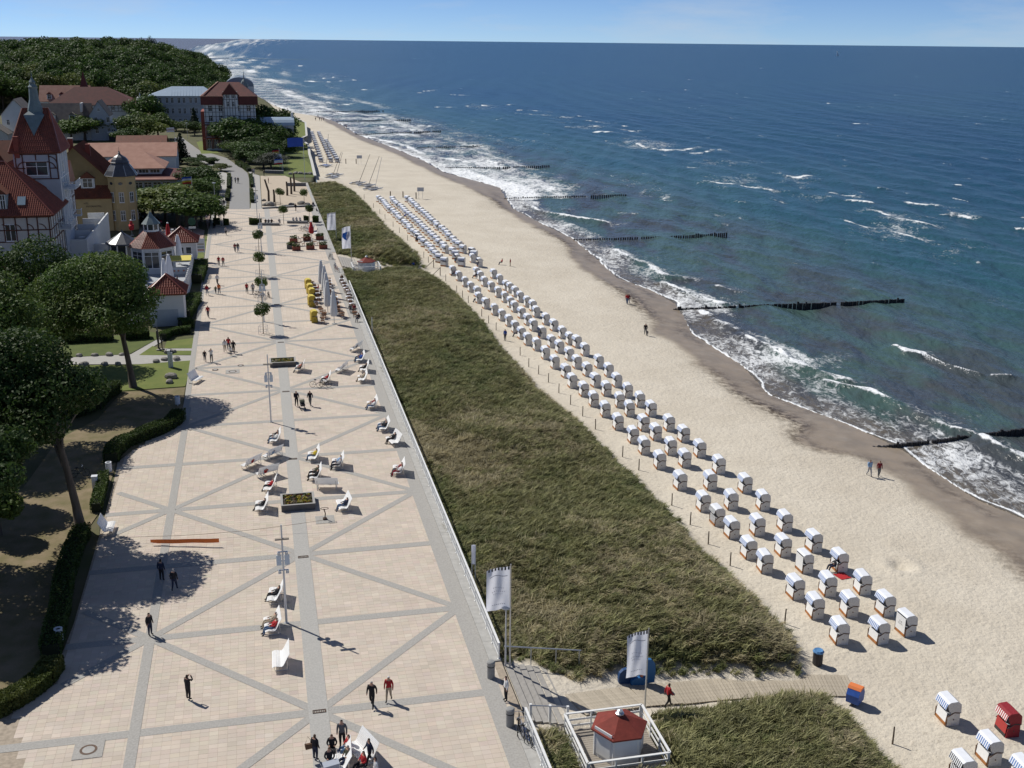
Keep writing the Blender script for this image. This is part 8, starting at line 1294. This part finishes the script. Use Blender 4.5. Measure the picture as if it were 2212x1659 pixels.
for i, (x, y) in enumerate([(1190, 1095), (1605, 1065)]): MB().box(-2.1, 2.1, -.45, .45, 0, .45).build('stone_seat', M_cdark, None, label=f'dark stone seat block with three sitters, {["left", "right"][i]} one', cat='seat', group='stone seat blocks').location = at(R(4, x, y), .03)
for i, (a_, b_, lb) in enumerate([((1130, 330), (1400, 340), 'dark low wall behind the play area'), ((1450, 520), (1730, 520), 'grey low wall at the sea end of the play area'), ((1090, 855), (1860, 815), 'kerb wall before the boulders of the play area')]): p0 = Vector(at(R(4, *a_))); p1 = Vector(at(R(4, *b_))); e = thing('low_wall', lb, 'wall', tuple(p0)); MB().bar((0, 0, .4 if i < 2 else .15), tuple(p1 - p0 + Vector((0, 0, .4 if i < 2 else .15))), .4, .8 if i < 2 else .3).build('wall', M_cdark, e); MB().bar((0, 0, .84 if i < 2 else .33), tuple(p1 - p0 + Vector((0, 0, .84 if i < 2 else .33))), .5, .07).build('coping', M_kerb, e)
o = thing('stroller', 'baby stroller with olive hood pushed by the dark dressed man', 'stroller', at(T(1, 2, 402, 215), .03), -1.2); [MB().lathe([(.13, -.03), (.13, .03)], 12).build('wheel', M_tyre, o, loc=(x, y, .13)).__setattr__('rotation_euler', (math.pi / 2, 0, 0)) for x in (-.3, .35) for y in (-.24, .24)]; b = MB(); [b.tube([(-.3, y, .13), (.1, y, .55), (-.5, y, 1.0)], .018, 6) for y in (-.24, .24)]; b.tube([(-.5, -.24, 1.0), (-.5, .24, 1.0)], .02, 6); b.build('frame', M_steel, o); MB().yprism([(-.2, .45), (.4, .40), (.45, .6), (-.25, .7)], -.22, .22).build('seat', M_dark, o); b = MB(); P = [(-.05 + .36 * math.cos(q), .62 + .42 * math.sin(q)) for q in np.linspace(.4, 2.9, 7)]; b.yprism(P, -.23, .23); b.build('hood', mat('olive_cloth', (.12, .125, .085), .8), o)
# ================================================================ PEOPLE
SLOTS = ('top', 'legs', 'skin', 'hair', 'shoes')
PH = [mat('cloth_' + s, (.3, .3, .3), .85) for s in SLOTS]
def body(name, J, arms=None):
    # J: dict of joints -> (x, y, z, radius)
    ED = [('pel', 'wai', 0), ('wai', 'che', 0), ('che', 'nek', 2), ('nek', 'hed', 2), ('hed', 'hto', 2)]
    for s in 'lr': ED += [('che', 'sh' + s, 0), ('sh' + s, 'el' + s, 0), ('el' + s, 'wr' + s, 0), ('wr' + s, 'ha' + s, 2), ('wr' + s, 'th' + s, 2), ('pel', 'hi' + s, 1), ('hi' + s, 'kn' + s, 1), ('kn' + s, 'an' + s, 1), ('an' + s, 'to' + s, 4)]
    names = list(J); ix = {n: i for i, n in enumerate(names)}; me = bpy.data.meshes.new('skel'); me.from_pydata([J[n][:3] for n in names], [(ix[a], ix[b]) for a, b, _ in ED], []); o = bpy.data.objects.new('skel', me); COL.objects.link(o)
    md = o.modifiers.new('skin', 'SKIN'); sk = me.skin_vertices[0].data if me.skin_vertices else None
    if sk is None:
        bm = bmesh.new(); bm.from_mesh(me); bm.verts.layers.skin.verify(); bm.to_mesh(me); bm.free(); sk = me.skin_vertices[0].data
    for n, i in ix.items(): r = J[n][3]; sk[i].radius = (r, r * (J[n][4] if len(J[n]) > 4 else 1)); sk[i].use_root = n == 'pel'
    md.use_smooth_shade = True; sb = o.modifiers.new('sub', 'SUBSURF'); sb.levels = 1; sb.render_levels = 1
    dg = bpy.context.evaluated_depsgraph_get(); dg.update(); out = bpy.data.meshes.new_from_object(o.evaluated_get(dg)); bpy.data.objects.remove(o); out.name = name
    out.materials.clear(); [out.materials.append(m_) for m_ in PH]; A = np.array([J[a][:3] for a, b, _ in ED]); B = np.array([J[b][:3] for a, b, _ in ED]); h = np.array(J['hed'][:3]); fw = np.array(J['fwd']) if 'fwd' in J else None
    mi = []
    for p in out.polygons:
        c = np.array(p.center); d = B - A; t = np.clip(((c - A) * d).sum(1) / (d * d).sum(1), 0, 1); k = int(np.argmin(np.linalg.norm(A + d * t[:, None] - c, axis=1))); sl = ED[k][2]
        if ED[k][1] in ('hed', 'hto') and (c[2] > h[2] + .035 or c[0] < h[0] - .03): sl = 3
        mi.append(sl)
    out.polygons.foreach_set('material_index', mi); out.polygons.foreach_set('use_smooth', [True] * len(mi)); out.update(); return out
def stand(**k):
    J = dict(pel=(0, 0, .93, .15, 1.0), wai=(0, 0, 1.10, .145), che=(0, 0, 1.33, .165), nek=(.005, 0, 1.485, .058), hed=(.025, 0, 1.60, .098), hto=(.01, 0, 1.70, .072))
    for s, y in (('l', 1), ('r', -1)): J.update({'sh' + s: (0, .185 * y, 1.40, .078), 'el' + s: (-.03, .25 * y, 1.14, .056), 'wr' + s: (.05, .26 * y, .91, .038), 'ha' + s: (.08, .255 * y, .81, .034), 'th' + s: (.105, .235 * y, .87, .016), 'hi' + s: (0, .095 * y, .86, .105), 'kn' + s: (.02, .105 * y, .48, .075), 'an' + s: (-.01, .11 * y, .10, .05), 'to' + s: (.15, .125 * y, .05, .045)})
    J.update(k); return J
POSE = {'stand': body('person_stand', stand()),
 'walk': body('person_walk', stand(knl=(.16, .10, .50, .075), anl=(.24, .11, .12, .05), tol=(.39, .12, .09, .045), knr=(-.04, -.10, .48, .075), anr=(-.30, -.10, .17, .05), tor=(-.20, -.11, .06, .045), ell=(-.10, .25, 1.15, .056), wrl=(-.12, .25, .92, .038), hal=(-.10, .25, .82, .034), thl=(-.06, .23, .87, .016), elr=(.06, -.25, 1.14, .056), wrr=(.22, -.24, .98, .038), har=(.30, -.235, .93, .034), thr=(.27, -.21, .98, .016))),
 'walk2': body('person_walk2', stand(knr=(.14, -.10, .50, .075), anr=(.20, -.11, .10, .05), tor=(.35, -.12, .07, .045), knl=(-.02, .10, .48, .075), anl=(-.22, .10, .14, .05), tol=(-.12, .11, .06, .045))),
 'photo': body('person_photo', stand(ell=(.20, .26, 1.34, .056), wrl=(.25, .10, 1.52, .038), hal=(.25, .05, 1.60, .034), thl=(.22, .03, 1.55, .016), elr=(.20, -.26, 1.34, .056), wrr=(.25, -.10, 1.52, .038), har=(.25, -.05, 1.60, .034), thr=(.22, -.03, 1.55, .016))),
 'push': body('person_push', stand(ell=(.12, .24, 1.16, .056), wrl=(.36, .2, 1.06, .038), hal=(.45, .2, 1.05, .034), thl=(.42, .17, 1.08, .016), elr=(.12, -.24, 1.16, .056), wrr=(.36, -.2, 1.06, .038), har=(.45, -.2, 1.05, .034), thr=(.42, -.17, 1.08, .016), knl=(.10, .1, .5, .075), anl=(.10, .11, .1, .05), tol=(.25, .12, .05, .045), anr=(-.22, -.11, .13, .05), tor=(-.10, -.12, .05, .045)))}
def sit(lean): 
    cx, cz = -.42 * math.sin(lean), .42 * math.cos(lean); J = dict(pel=(0, 0, .52, .15), wai=(cx * .4, 0, .52 + cz * .4, .145), che=(cx, 0, .52 + cz, .165), nek=(cx * 1.36, 0, .52 + cz * 1.38, .058), hed=(cx * 1.5 + .05, 0, .52 + cz * 1.64, .098), hto=(cx * 1.6 + .04, 0, .52 + cz * 1.86, .072))
    for s, y in (('l', 1), ('r', -1)): J.update({'sh' + s: (cx * 1.15, .185 * y, .52 + cz * 1.15, .078), 'el' + s: (cx * .6 + .02, .27 * y, .52 + cz * .6, .056), 'wr' + s: (.18, .17 * y, .70, .038), 'ha' + s: (.27, .12 * y, .70, .034), 'th' + s: (.24, .10 * y, .74, .016), 'hi' + s: (.03, .10 * y, .51, .105), 'kn' + s: (.46, .13 * y, .54, .078), 'an' + s: (.62, .13 * y, .12, .05), 'to' + s: (.77, .15 * y, .06, .045)})
    return J
POSE['recline'] = body('person_recline', sit(.62)); POSE['sit'] = body('person_sit', sit(.12))
J = stand(); POSE['bend'] = body('person_bend', dict(J, wai=(.10, 0, 1.06, .145), che=(.34, 0, 1.16, .165), nek=(.46, 0, 1.22, .058), hed=(.57, 0, 1.22, .098), hto=(.66, 0, 1.20, .072), shl=(.36, .185, 1.18, .078), shr=(.36, -.185, 1.18, .078), ell=(.42, .22, .92, .056), elr=(.42, -.22, .92, .056), wrl=(.48, .2, .68, .038), wrr=(.48, -.2, .68, .038), hal=(.5, .2, .58, .034), har=(.5, -.2, .58, .034), thl=(.53, .17, .62, .016), thr=(.53, -.17, .62, .016)))
PAL = dict(black=(.018, .018, .022), navy=(.02, .028, .06), red=(.42, .025, .03), white=(.70, .70, .69), grey=(.13, .135, .14), lblue=(.28, .42, .60), jeans=(.075, .13, .23), beige=(.42, .35, .26), yellow=(.60, .46, .05), orange=(.65, .17, .04), olive=(.08, .08, .05), brown=(.13, .075, .045), dred=(.22, .02, .03), lgrey=(.38, .38, .39), blue=(.03, .09, .36), green=(.06, .10, .05), hdark=(.025, .018, .014), hbrown=(.085, .05, .03), hgrey=(.32, .31, .30), hwhite=(.66, .65, .64), skin=(.46, .27, .19))
def pm_(n): return mat('wear_' + n, PAL[n], .85 if n != 'skin' else .6, var=.12 if n not in ('skin',) else .05, scale=9)
def person(loc, pose, ang, top, legs, label, hair='hdark', h=1.72, shoes='black'):
    o = link('person', POSE[pose], None, loc, math.radians(ang), label, 'person'); s = h / 1.77; o.scale = (s, s, s)
    for i, n in enumerate((top, legs, 'skin', hair, shoes)): o.material_slots[i].link = 'OBJECT'; o.material_slots[i].material = pm_(n)
    return o
def P(p, *a, **k): g = at(p, .03); return person(g, *a, **k)
def PB(p, *a, **k): return person(GZ(p), *a, **k)
# ---- walkers on the promenade
P(T(0, 3, 1630, 1068), 'photo', 60, 'black', 'black', 'person in black holding a camera up at the lower left of the promenade')
P(T(1, 3, 1005, 1132), 'walk', 262, 'black', 'black', 'man in black jacket walking beside the red jacket person', hair='hgrey', h=1.78); P(T(1, 3, 1150, 1080), 'walk2', 262, 'red', 'beige', 'white haired person in red jacket and beige trousers walking', hair='hwhite', h=1.72)
P(T(0, 3, 1300, 512), 'stand', 330, 'black', 'navy', 'dark dressed person standing alone in the tree shade', h=1.7); P(T(0, 3, 1400, 40), 'stand', 80, 'navy', 'black', 'left of the two dark dressed people in the tree shade', h=1.75); P(T(0, 3, 1510, 125), 'walk2', 85, 'black', 'navy', 'right of the two dark dressed people in the tree shade', hair='hgrey', h=1.74)
P(T(1, 3, 2160, 1080), 'stand', 200, 'white', 'black', 'person in white shirt with hands on hips at the steps gap', h=1.74)
P(T(1, 3, 515, 1590), 'stand', 60, 'black', 'navy', 'woman in black standing with a shoulder bag at the lower edge', hair='hbrown', h=1.66)
bg_ = thing('shoulder_bag', 'brown shoulder bag carried by the woman in black at the lower edge', 'bag', tuple(np.array(at(T(1, 3, 495, 1588), .03)) + np.array([-.18, -.02, .72])), .4); MB().yprism([(-.2, 0), (.2, 0), (.24, .3), (-.24, .3)], -.07, .07).build('bag_body', pm_('brown'), bg_); MB().tube([(-.2, 0, .3), (-.05, 0, .75), (.2, 0, .3)], .015, 5).build('strap', pm_('brown'), bg_)
P(T(1, 3, 748, 1478), 'stand', 268, 'grey', 'black', 'man in grey jacket standing behind the seated group', h=1.8)
bench((553 + 925 / 4, 1244.25 + 1560 / 4), 215, 'white slatted bench of the seated group at the lower edge'); bench((553 + 745 / 4, 1244.25 + 1640 / 4), 190, 'second bench hidden by the seated group at the lower edge')
for q, an, tp, lg, lb, hr_ in [((800, 1545), 215, 'red', 'jeans', 'person in bright red jacket sitting in the group at the lower edge', 'hbrown'), ((795, 1640), 225, 'olive', 'navy', 'person in dark olive coat sitting in front of the red jacket', 'hgrey'), ((640, 1660), 290, 'black', 'lblue', 'person in black leaning over a stroller at the lower edge', 'hbrown'), ((660, 1545), 280, 'black', 'black', 'person in black with white collar in the seated group', 'hbrown'), ((930, 1690), 215, 'red', 'black', 'dark haired person in red sitting at the bench end', 'hdark')]: P(T(1, 3, *q), 'sit', an, tp, lg, lb, hair=hr_)
P(T(1, 3, 985, 1632), 'walk', 210, 'navy', 'black', 'person in navy jacket standing right of the white bench in the group', h=1.72); P(T(1, 3, 1040, 1800), 'stand', 200, 'white', 'beige', 'person in white shirt at the lower edge right of the group', h=1.74)
ws = thing('stroller', 'baby stroller before the seated group at the lower edge', 'stroller', at(T(1, 3, 640, 1720), .03), .4); [MB().lathe([(.14, -.03), (.14, .03)], 12).build('wheel', M_tyre, ws, loc=(x, y, .14)).__setattr__('rotation_euler', (math.pi / 2, 0, 0)) for x in (-.3, .35) for y in (-.25, .25)]; MB().yprism([(-.3, .4), (.4, .4), (.5, .75), (-.35, .7)], -.24, .24).build('seat', mat('stroller_grey', (.35, .38, .44), .7), ws); MB().tube([(-.3, 0, .4), (-.6, 0, 1.05)], .02, 6).build('handle', M_steel, ws)
P(T(1, 2, 352, 195), 'push', 290, 'black', 'black', 'man in black pushing a baby stroller on the promenade', h=1.8); P(T(1, 2, 470, 188), 'walk', 265, 'black', 'grey', 'dark dressed person walking right of the stroller', hair='hbrown', h=1.74)
c01 = (0, 1)
for x, y, ps, an, tp, lg, hr_, h, lb in [(1830, 1470, 'photo', 265, 'white', 'grey', 'hdark', 1.78, 'man in white shirt and dark vest with hands raised'), (1772, 1465, 'walk', 290, 'black', 'navy', 'hdark', 1.45, 'boy in dark clothes left of the man in white'), (1945, 1383, 'walk2', 100, 'white', 'beige', 'hbrown', 1.68, 'woman in white walking in the family group'), (1978, 1368, 'stand', 95, 'red', 'navy', 'hbrown', 1.78, 'man in red in the middle of the family group'), (2020, 1395, 'walk', 95, 'black', 'black', 'hdark', 1.74, 'person in black on the right of the family group'), (1995, 1415, 'stand', 95, 'white', 'grey', 'hbrown', 1.25, 'child in white in the family group'),
        (1800, 1085, 'walk', 275, 'red', 'navy', 'hbrown', 1.75, 'lone walker in red jacket near the terrace hut'), (1790, 892, 'walk2', 90, 'red', 'jeans', 'hdark', 1.7, 'walker in red beside the terrace hedge'), (1865, 880, 'walk', 85, 'green', 'navy', 'hbrown', 1.25, 'child in dark green beside the orange jacket'), (1895, 882, 'walk2', 90, 'orange', 'navy', 'hbrown', 1.72, 'adult in orange jacket holding a child by the hand'), (1880, 803, 'walk', 270, 'white', 'grey', 'hdark', 1.78, 'man in white jacket walking before the terrace'), (1892, 637, 'stand', 95, 'red', 'grey', 'hdark', 1.7, 'left of the two walkers in red jackets'), (1930, 640, 'walk2', 95, 'red', 'grey', 'hwhite', 1.7, 'white haired right one of the two walkers in red jackets'), (2032, 520, 'walk', 95, 'dred', 'navy', 'hdark', 1.7, 'walker in dark red beside the one in black'), (2058, 520, 'walk2', 95, 'black', 'jeans', 'hdark', 1.75, 'walker in black beside the one in dark red'), (1955, 375, 'walk', 260, 'lgrey', 'black', 'hdark', 1.72, 'walker in pale grey below the full round tree'), (2135, 875, 'walk', 290, 'red', 'black', 'hbrown', 1.68, 'woman in red holding hands left of the bicycles'), (2187, 880, 'walk2', 285, 'lgrey', 'grey', 'hgrey', 1.76, 'man in pale grey holding hands left of the bicycles')]:
    P(T(*c01, x, y), ps, an, tp, lg, lb, hair=hr_, h=h)
for x, y, ps, an, tp, lg, h, lb in [(695, 478, 'walk', 270, 'lgrey', 'olive', 1.72, 'left walker of the pair on the asphalt road'), (735, 482, 'walk2', 270, 'olive', 'grey', 1.74, 'right walker of the pair on the asphalt road'), (435, 285, 'stand', 0, 'black', 'black', 1.75, 'dark walker beside the road shrub, left one'), (475, 290, 'walk', 180, 'black', 'brown', 1.72, 'dark walker beside the road shrub, right one'), (410, 600, 'walk', 270, 'black', 'black', 1.75, 'dark walker by the balustraded lawn'), (485, 605, 'walk2', 270, 'lgrey', 'black', 1.75, 'walker in grey on the left footpath'), (455, 835, 'stand', 90, 'navy', 'black', 1.78, 'walker in navy in the group at the road mouth'), (500, 840, 'walk', 90, 'lgrey', 'black', 1.75, 'walker in grey in the group at the road mouth'), (525, 825, 'stand', 95, 'black', 'navy', 1.8, 'tall dark walker in the group at the road mouth'), (418, 840, 'stand', 60, 'white', 'lgrey', 1.65, 'person in white left of the group at the road mouth'), (525, 1005, 'walk', 80, 'black', 'black', 1.75, 'dark walker half behind the full round tree'), (455, 1012, 'walk2', 80, 'black', 'grey', 1.7, 'second dark walker behind the full round tree'), (945, 345, 'stand', 270, 'grey', 'grey', 1.72, 'left walker of the pair at the outer road bend'), (968, 348, 'walk', 270, 'lgrey', 'jeans', 1.75, 'right walker of the pair at the outer road bend'), (1115, 378, 'walk', 240, 'black', 'black', 1.75, 'dark person at the low wall by the play area'), (1580, 890, 'walk', 60, 'black', 'black', 1.8, 'person in black walking before the play area'), (1838, 855, 'stand', 90, 'navy', 'lgrey', 1.72, 'person standing at the kerb before the play area'), (1180, 480, 'stand', 200, 'dred', 'black', 1.6, 'person in dark red climbing in the play area'), (1290, 850, 'stand', 0, 'black', 'grey', 1.5, 'child at the kerb wall of the play area')]:
    P(R(4, x, y), ps, an, tp, lg, lb, h=h)
for x, y, tp, lb, k in [(1140, 1090, 'black', 'left sitter on the left stone seat', 0), (1183, 1090, 'grey', 'middle sitter on the left stone seat', 0), (1228, 1088, 'black', 'right sitter on the left stone seat', 0), (1545, 1062, 'white', 'left sitter in white on the right stone seat', 0), (1592, 1060, 'white', 'middle sitter in white on the right stone seat', 0), (1645, 1060, 'white', 'right sitter in white on the right stone seat', 0), (1340, 1085, 'lgrey', 'person crouching by the round tree between the stone seats', 1)]: P(R(4, x, y), 'sit', 270 if x < 1300 else 90, tp, 'grey', lb + (' in dark clothes' if x < 1300 else ''), h=1.7)
P(R(4, 1888, 920), 'sit', 20, 'black', 'lgrey', 'person in black sitting on the dune kerb'); P(R(4, 1880, 1225), 'recline', 185, 'lgrey', 'jeans', 'person lounging on a bench near the red umbrella'); bench(R(4, 1890, 1235), 185, 'white bench by the dune kerb near the red umbrella'); bench(R(4, 1790, 1190), 150, 'white bench behind the red umbrella'); P(R(4, 1770, 1185), 'recline', 150, 'black', 'grey', 'dark person on the bench behind the red umbrella')
# ---- benches with sitters
BEN = [((1, 3), (178, 200), 186, [('black', 'black', 'hdark', .0)], 'bench with a black dressed sitter left of the near lamp mast'), ((1, 3), (150, 460), 196, [('red', 'jeans', 'hbrown', .45), ('beige', 'beige', 'hgrey', -.4)], 'bench with red and cream sitters below the near lamp mast'), ((1, 3), (222, 762), 192, [], 'empty bench below the red and cream sitters'),
 ((1, 2), (172, 498), 192, [('white', 'jeans', 'hdark', .2), ('black', 'grey', 'hdark', -.5)], 'uppermost bench of the cluster at the centre band'), ((1, 2), (148, 640), 148, [('lblue', 'jeans', 'hdark', .1)], 'bench seen from behind with a light blue sitter'), ((0, 2), (2175, 720), 150, [('red', 'lgrey', 'hdark', 0)], 'bench at the left of the cluster with a red sitter lying back'), ((1, 2), (100, 800), 130, [('red', 'lblue', 'hbrown', .2)], 'bench seen from behind with a sitter in red and light blue'), ((1, 2), (130, 915), 186, [('red', 'black', 'hgrey', 0)], 'bench with a red sitter just above the near planter'), ((1, 2), (58, 1085), 192, [('black', 'grey', 'hdark', 0)], 'bench with a dark sitter left of the near planter'),
 ((1, 2), (505, 650), 192, [('yellow', 'jeans', 'hbrown', 0)], 'bench with a yellow jacket sitter'), ((1, 2), (715, 712), 190, [('lblue', 'navy', 'hbrown', -.1), ('lgrey', 'black', 'hgrey', .6)], 'bench with a light blue shirt sitter'), ((1, 2), (520, 815), 190, [('olive', 'black', 'hdark', -.55), ('black', 'black', 'hdark', .35)], 'bench with two dark olive sitters'), ((1, 2), (615, 905), 92, [], 'empty bench seen from behind above the near planter'), ((1, 2), (765, 1075), 198, [('navy', 'jeans', 'hdark', .2)], 'bench with a navy sitter right of the near planter'), ((1, 2), (1010, 205), 192, [('dred', 'beige', 'hbrown', -.1), ('white', 'jeans', 'hgrey', .5)], 'bench with a dark red sitter near the railing'), ((1, 2), (1110, 395), 192, [('black', 'jeans', 'hgrey', .2), ('grey', 'jeans', 'hgrey', -.45)], 'bench with black and grey sitters near the railing'), ((1, 2), (1195, 515), 205, [('black', 'black', 'hdark', -.35)], 'bench close to the railing with one black dressed sitter'), ((1, 2), (1240, 770), 188, [('dred', 'grey', 'hbrown', 0), ('white', 'dred', 'hbrown', .55)], 'bench with brown and red sitters nearest the railing'),
 ((1, 1), (385, 1545), 185, [('red', 'lgrey', 'hbrown', 0), ('brown', 'grey', 'hdark', .5)], 'bench with a red sitter right of the farther planter'), ((1, 1), (745, 1552), 165, [('white', 'lgrey', 'hbrown', 0)], 'bench with a pale sitter above the bicycles'), ((1, 1), (610, 1645), 188, [('red', 'black', 'hbrown', 0)], 'bench with a red sitter behind the parked bicycles'), ((1, 1), (868, 1372), 160, [('grey', 'lgrey', 'hdark', .2)], 'farthest bench near the railing seen from behind'), ((1, 1), (905, 1462), 192, [('blue', 'jeans', 'hbrown', .1), ('navy', 'black', 'hdark', -.5)], 'bench with blue jeans sitters near the railing'), ((1, 1), (940, 1548), 188, [('black', 'black', 'hbrown', 0)], 'bench with a black sitter leaning back near the railing'), ((1, 1), (925, 1635), 190, [('beige', 'beige', 'hgrey', -.2)], 'bench with a beige sitter near the railing'),
 ((0, 2), (925, 1275), 12, [], 'empty bench under the forked tree at the left edge'), ((0, 1), (1690, 1640), 350, [], 'empty bench at the lawn corner on the left')]
for k, (tl, q, an, sit_, lb) in enumerate(BEN):
    p = T(*tl, *q); bench(p, an, 'white ' + lb); g = at(p, .03); a_ = math.radians(an)
    for j, (tp, lg, hr_, off) in enumerate(sit_):
        person((g[0] + .08 * math.cos(a_) - off * math.sin(a_), g[1] + .08 * math.sin(a_) + off * math.cos(a_), g[2] - .09), 'recline', an + random.uniform(-8, 8), tp, lg, f'{tp.replace("lblue", "light blue").replace("lgrey", "pale grey").replace("dred", "dark red")} dressed sitter, {lb}', hair=hr_)
# ---- people on the beach
for q, ps, an, tp, lg, h, lb in [(T(2, 1, 992, 968), 'walk', 250, 'red', 'jeans', 1.75, 'left walker in red near the seaweed line'), (T(2, 1, 1006, 966), 'walk2', 250, 'dred', 'jeans', 1.7, 'right walker in dark red near the seaweed line'), (T(2, 1, 1152, 1238), 'walk', 270, 'black', 'grey', 1.8, 'dark walker on the beach with a child'), (T(2, 1, 1170, 1242), 'stand', 270, 'navy', 'navy', .8, 'small child beside the dark walker on the beach'), (T(3, 2, 872, 795), 'walk', 280, 'lblue', 'lgrey', 1.75, 'beach walker in light blue at the waterline'), (T(3, 2, 955, 800), 'walk2', 270, 'dred', 'grey', 1.7, 'beach walker in dark red at the waterline'), (T(1, 1, 2125, 628), 'sit', 200, 'red', 'navy', 1.6, 'person in red sitting on the open sand'), (T(1, 1, 2197, 642), 'stand', 200, 'dred', 'beige', 1.5, 'person standing beside the red sitter on the sand'), (T(1, 1, 1348, 668), 'bend', 350, 'blue', 'beige', 1.7, 'person in blue bending at the far dune path'), (R(8, 940, 1470), 'stand', 240, 'blue', 'navy', 1.7, 'person in blue standing at the dune foot')]:
    PB(q, ps, an, tp, lg, lb, h=h)
g = G(T(2, 3, 1350, 1078), -1.2); s_, t_ = ST(g[0], g[1]); zz_ = max(ZW(g[0], g[1]), -2.3) + .1; person((g[0], g[1], zz_), 'walk', 20, 'red', 'black', 'person in red jacket walking on the near boardwalk', h=1.72)
for i, (x, y) in enumerate([(515, 1042), (550, 1042), (566, 1047), (585, 1045), (770, 1108), (782, 1112), (536, 1015), (245, 958), (275, 958)]): PB(T(1, 0, x, y), ['walk', 'stand', 'walk2'][i % 3], 90 + 40 * i, ['black', 'navy', 'dred'][i % 3], 'black', f'tiny far walker by the water, {ordn(i)} of nine')
# sitters by the chairs
for i, (q, an, tp, lb) in enumerate([(R(8, 60, 330), 190, 'dred', 'person in dark red sitting before the first near block chair'), (R(8, 430, 370), 190, 'black', 'person in black at the first middle row chair'), (R(8, 450, 790), 200, 'navy', 'person in navy at a chair of the dune side row'), (R(8, 1160, 1400), 190, 'navy', 'person in navy beside a beach chair half way up the dune row'), (R(8, 660, 900), 200, 'orange', 'person in orange by the chairs at the dune side'), (R(7, 720, 530), 200, 'blue', 'person in blue lying between the far block rows'), (R(7, 1120, 1020), 200, 'black', 'dark person among the far block chairs'), (R(7, 1730, 1060), 200, 'navy', 'person in navy at the seaward far block chairs'), (T(3, 2, 570, 1615), 200, 'black', 'person in black lying beside a near beach chair')]): PB(q, 'recline' if i != 4 else 'stand', an, tp, 'navy', lb)
g = GZ(T(3, 2, 640, 1660)); o = thing('beach_blanket', 'red blanket spread beside a beach chair of the sea side row', 'blanket', (g[0], g[1], g[2] + .03), .4); V = [(x * .16, y * .13, .03 * math.sin(x * 2 + y * 3)) for y in range(-4, 5) for x in range(-3, 4)]; MB().add(V, [(j * 7 + i, j * 7 + i + 1, (j + 1) * 7 + i + 1, (j + 1) * 7 + i) for j in range(8) for i in range(6)]).build('cloth', pm_('red'), o, True)
# cafe guests
for i, (q, an, tp, k) in enumerate([((615, 640), 20, 'black', 0), ((680, 700), 20, 'navy', 0), ((790, 770), 200, 'red', 1), ((700, 830), 20, 'navy', 0), ((730, 920), 20, 'grey', 0), ((700, 1000), 20, 'navy', 0), ((850, 890), 200, 'black', 1), ((1315, 545), 250, 'black', 1), ((1500, 1220), 290, 'grey', 1), ((1590, 1215), 250, 'dred', 1), ((1680, 1420), 250, 'black', 1), ((1480, 880), 250, 'lgrey', 1)]): P(R(6, *q), 'sit', an, tp, 'navy', f'cafe guest in {tp.replace("lgrey", "pale grey").replace("dred", "dark red")} at the promenade cafe, {ordn(i)} of twelve', h=1.7)
for i, (q, an, tp) in enumerate([((1215, 1260), 0, 'black'), ((1470, 1200), 200, 'black'), ((1520, 1180), 90, 'grey'), ((1550, 1240), 180, 'lgrey'), ((1500, 1130), 180, 'navy'), ((1100, 1380), 0, 'black')]):
    g = G(R(5, *q), TZ); person((g[0], g[1], TZ + .02), 'sit', an, tp, 'navy', f'terrace guest in {tp.replace("lgrey", "pale grey")} by the balustrade, {ordn(i)} of six')
# bronze statues on the lawn
for i, (q, h, lb) in enumerate([((1372, 1368), 3.0, 'tall dark bronze figure at the park path'), ((1402, 1362), 1.6, 'small dark bronze figure beside the tall one')]):
    g = at(T(0, 1, *q)); o = thing('statue', lb, 'statue', g, .2, 'bronze figures on the lawn'); MB().lathe([(.3, 0), (.3, .12), (.2, .14)], 10).build('plinth', M_stone, o); e = link('figure', POSE['stand'], o, (0, 0, .12)); e.scale = (h / 1.77 * .8, h / 1.77 * .8, h / 1.77)
    for j in range(5): e.material_slots[j].link = 'OBJECT'; e.material_slots[j].material = M_bronze
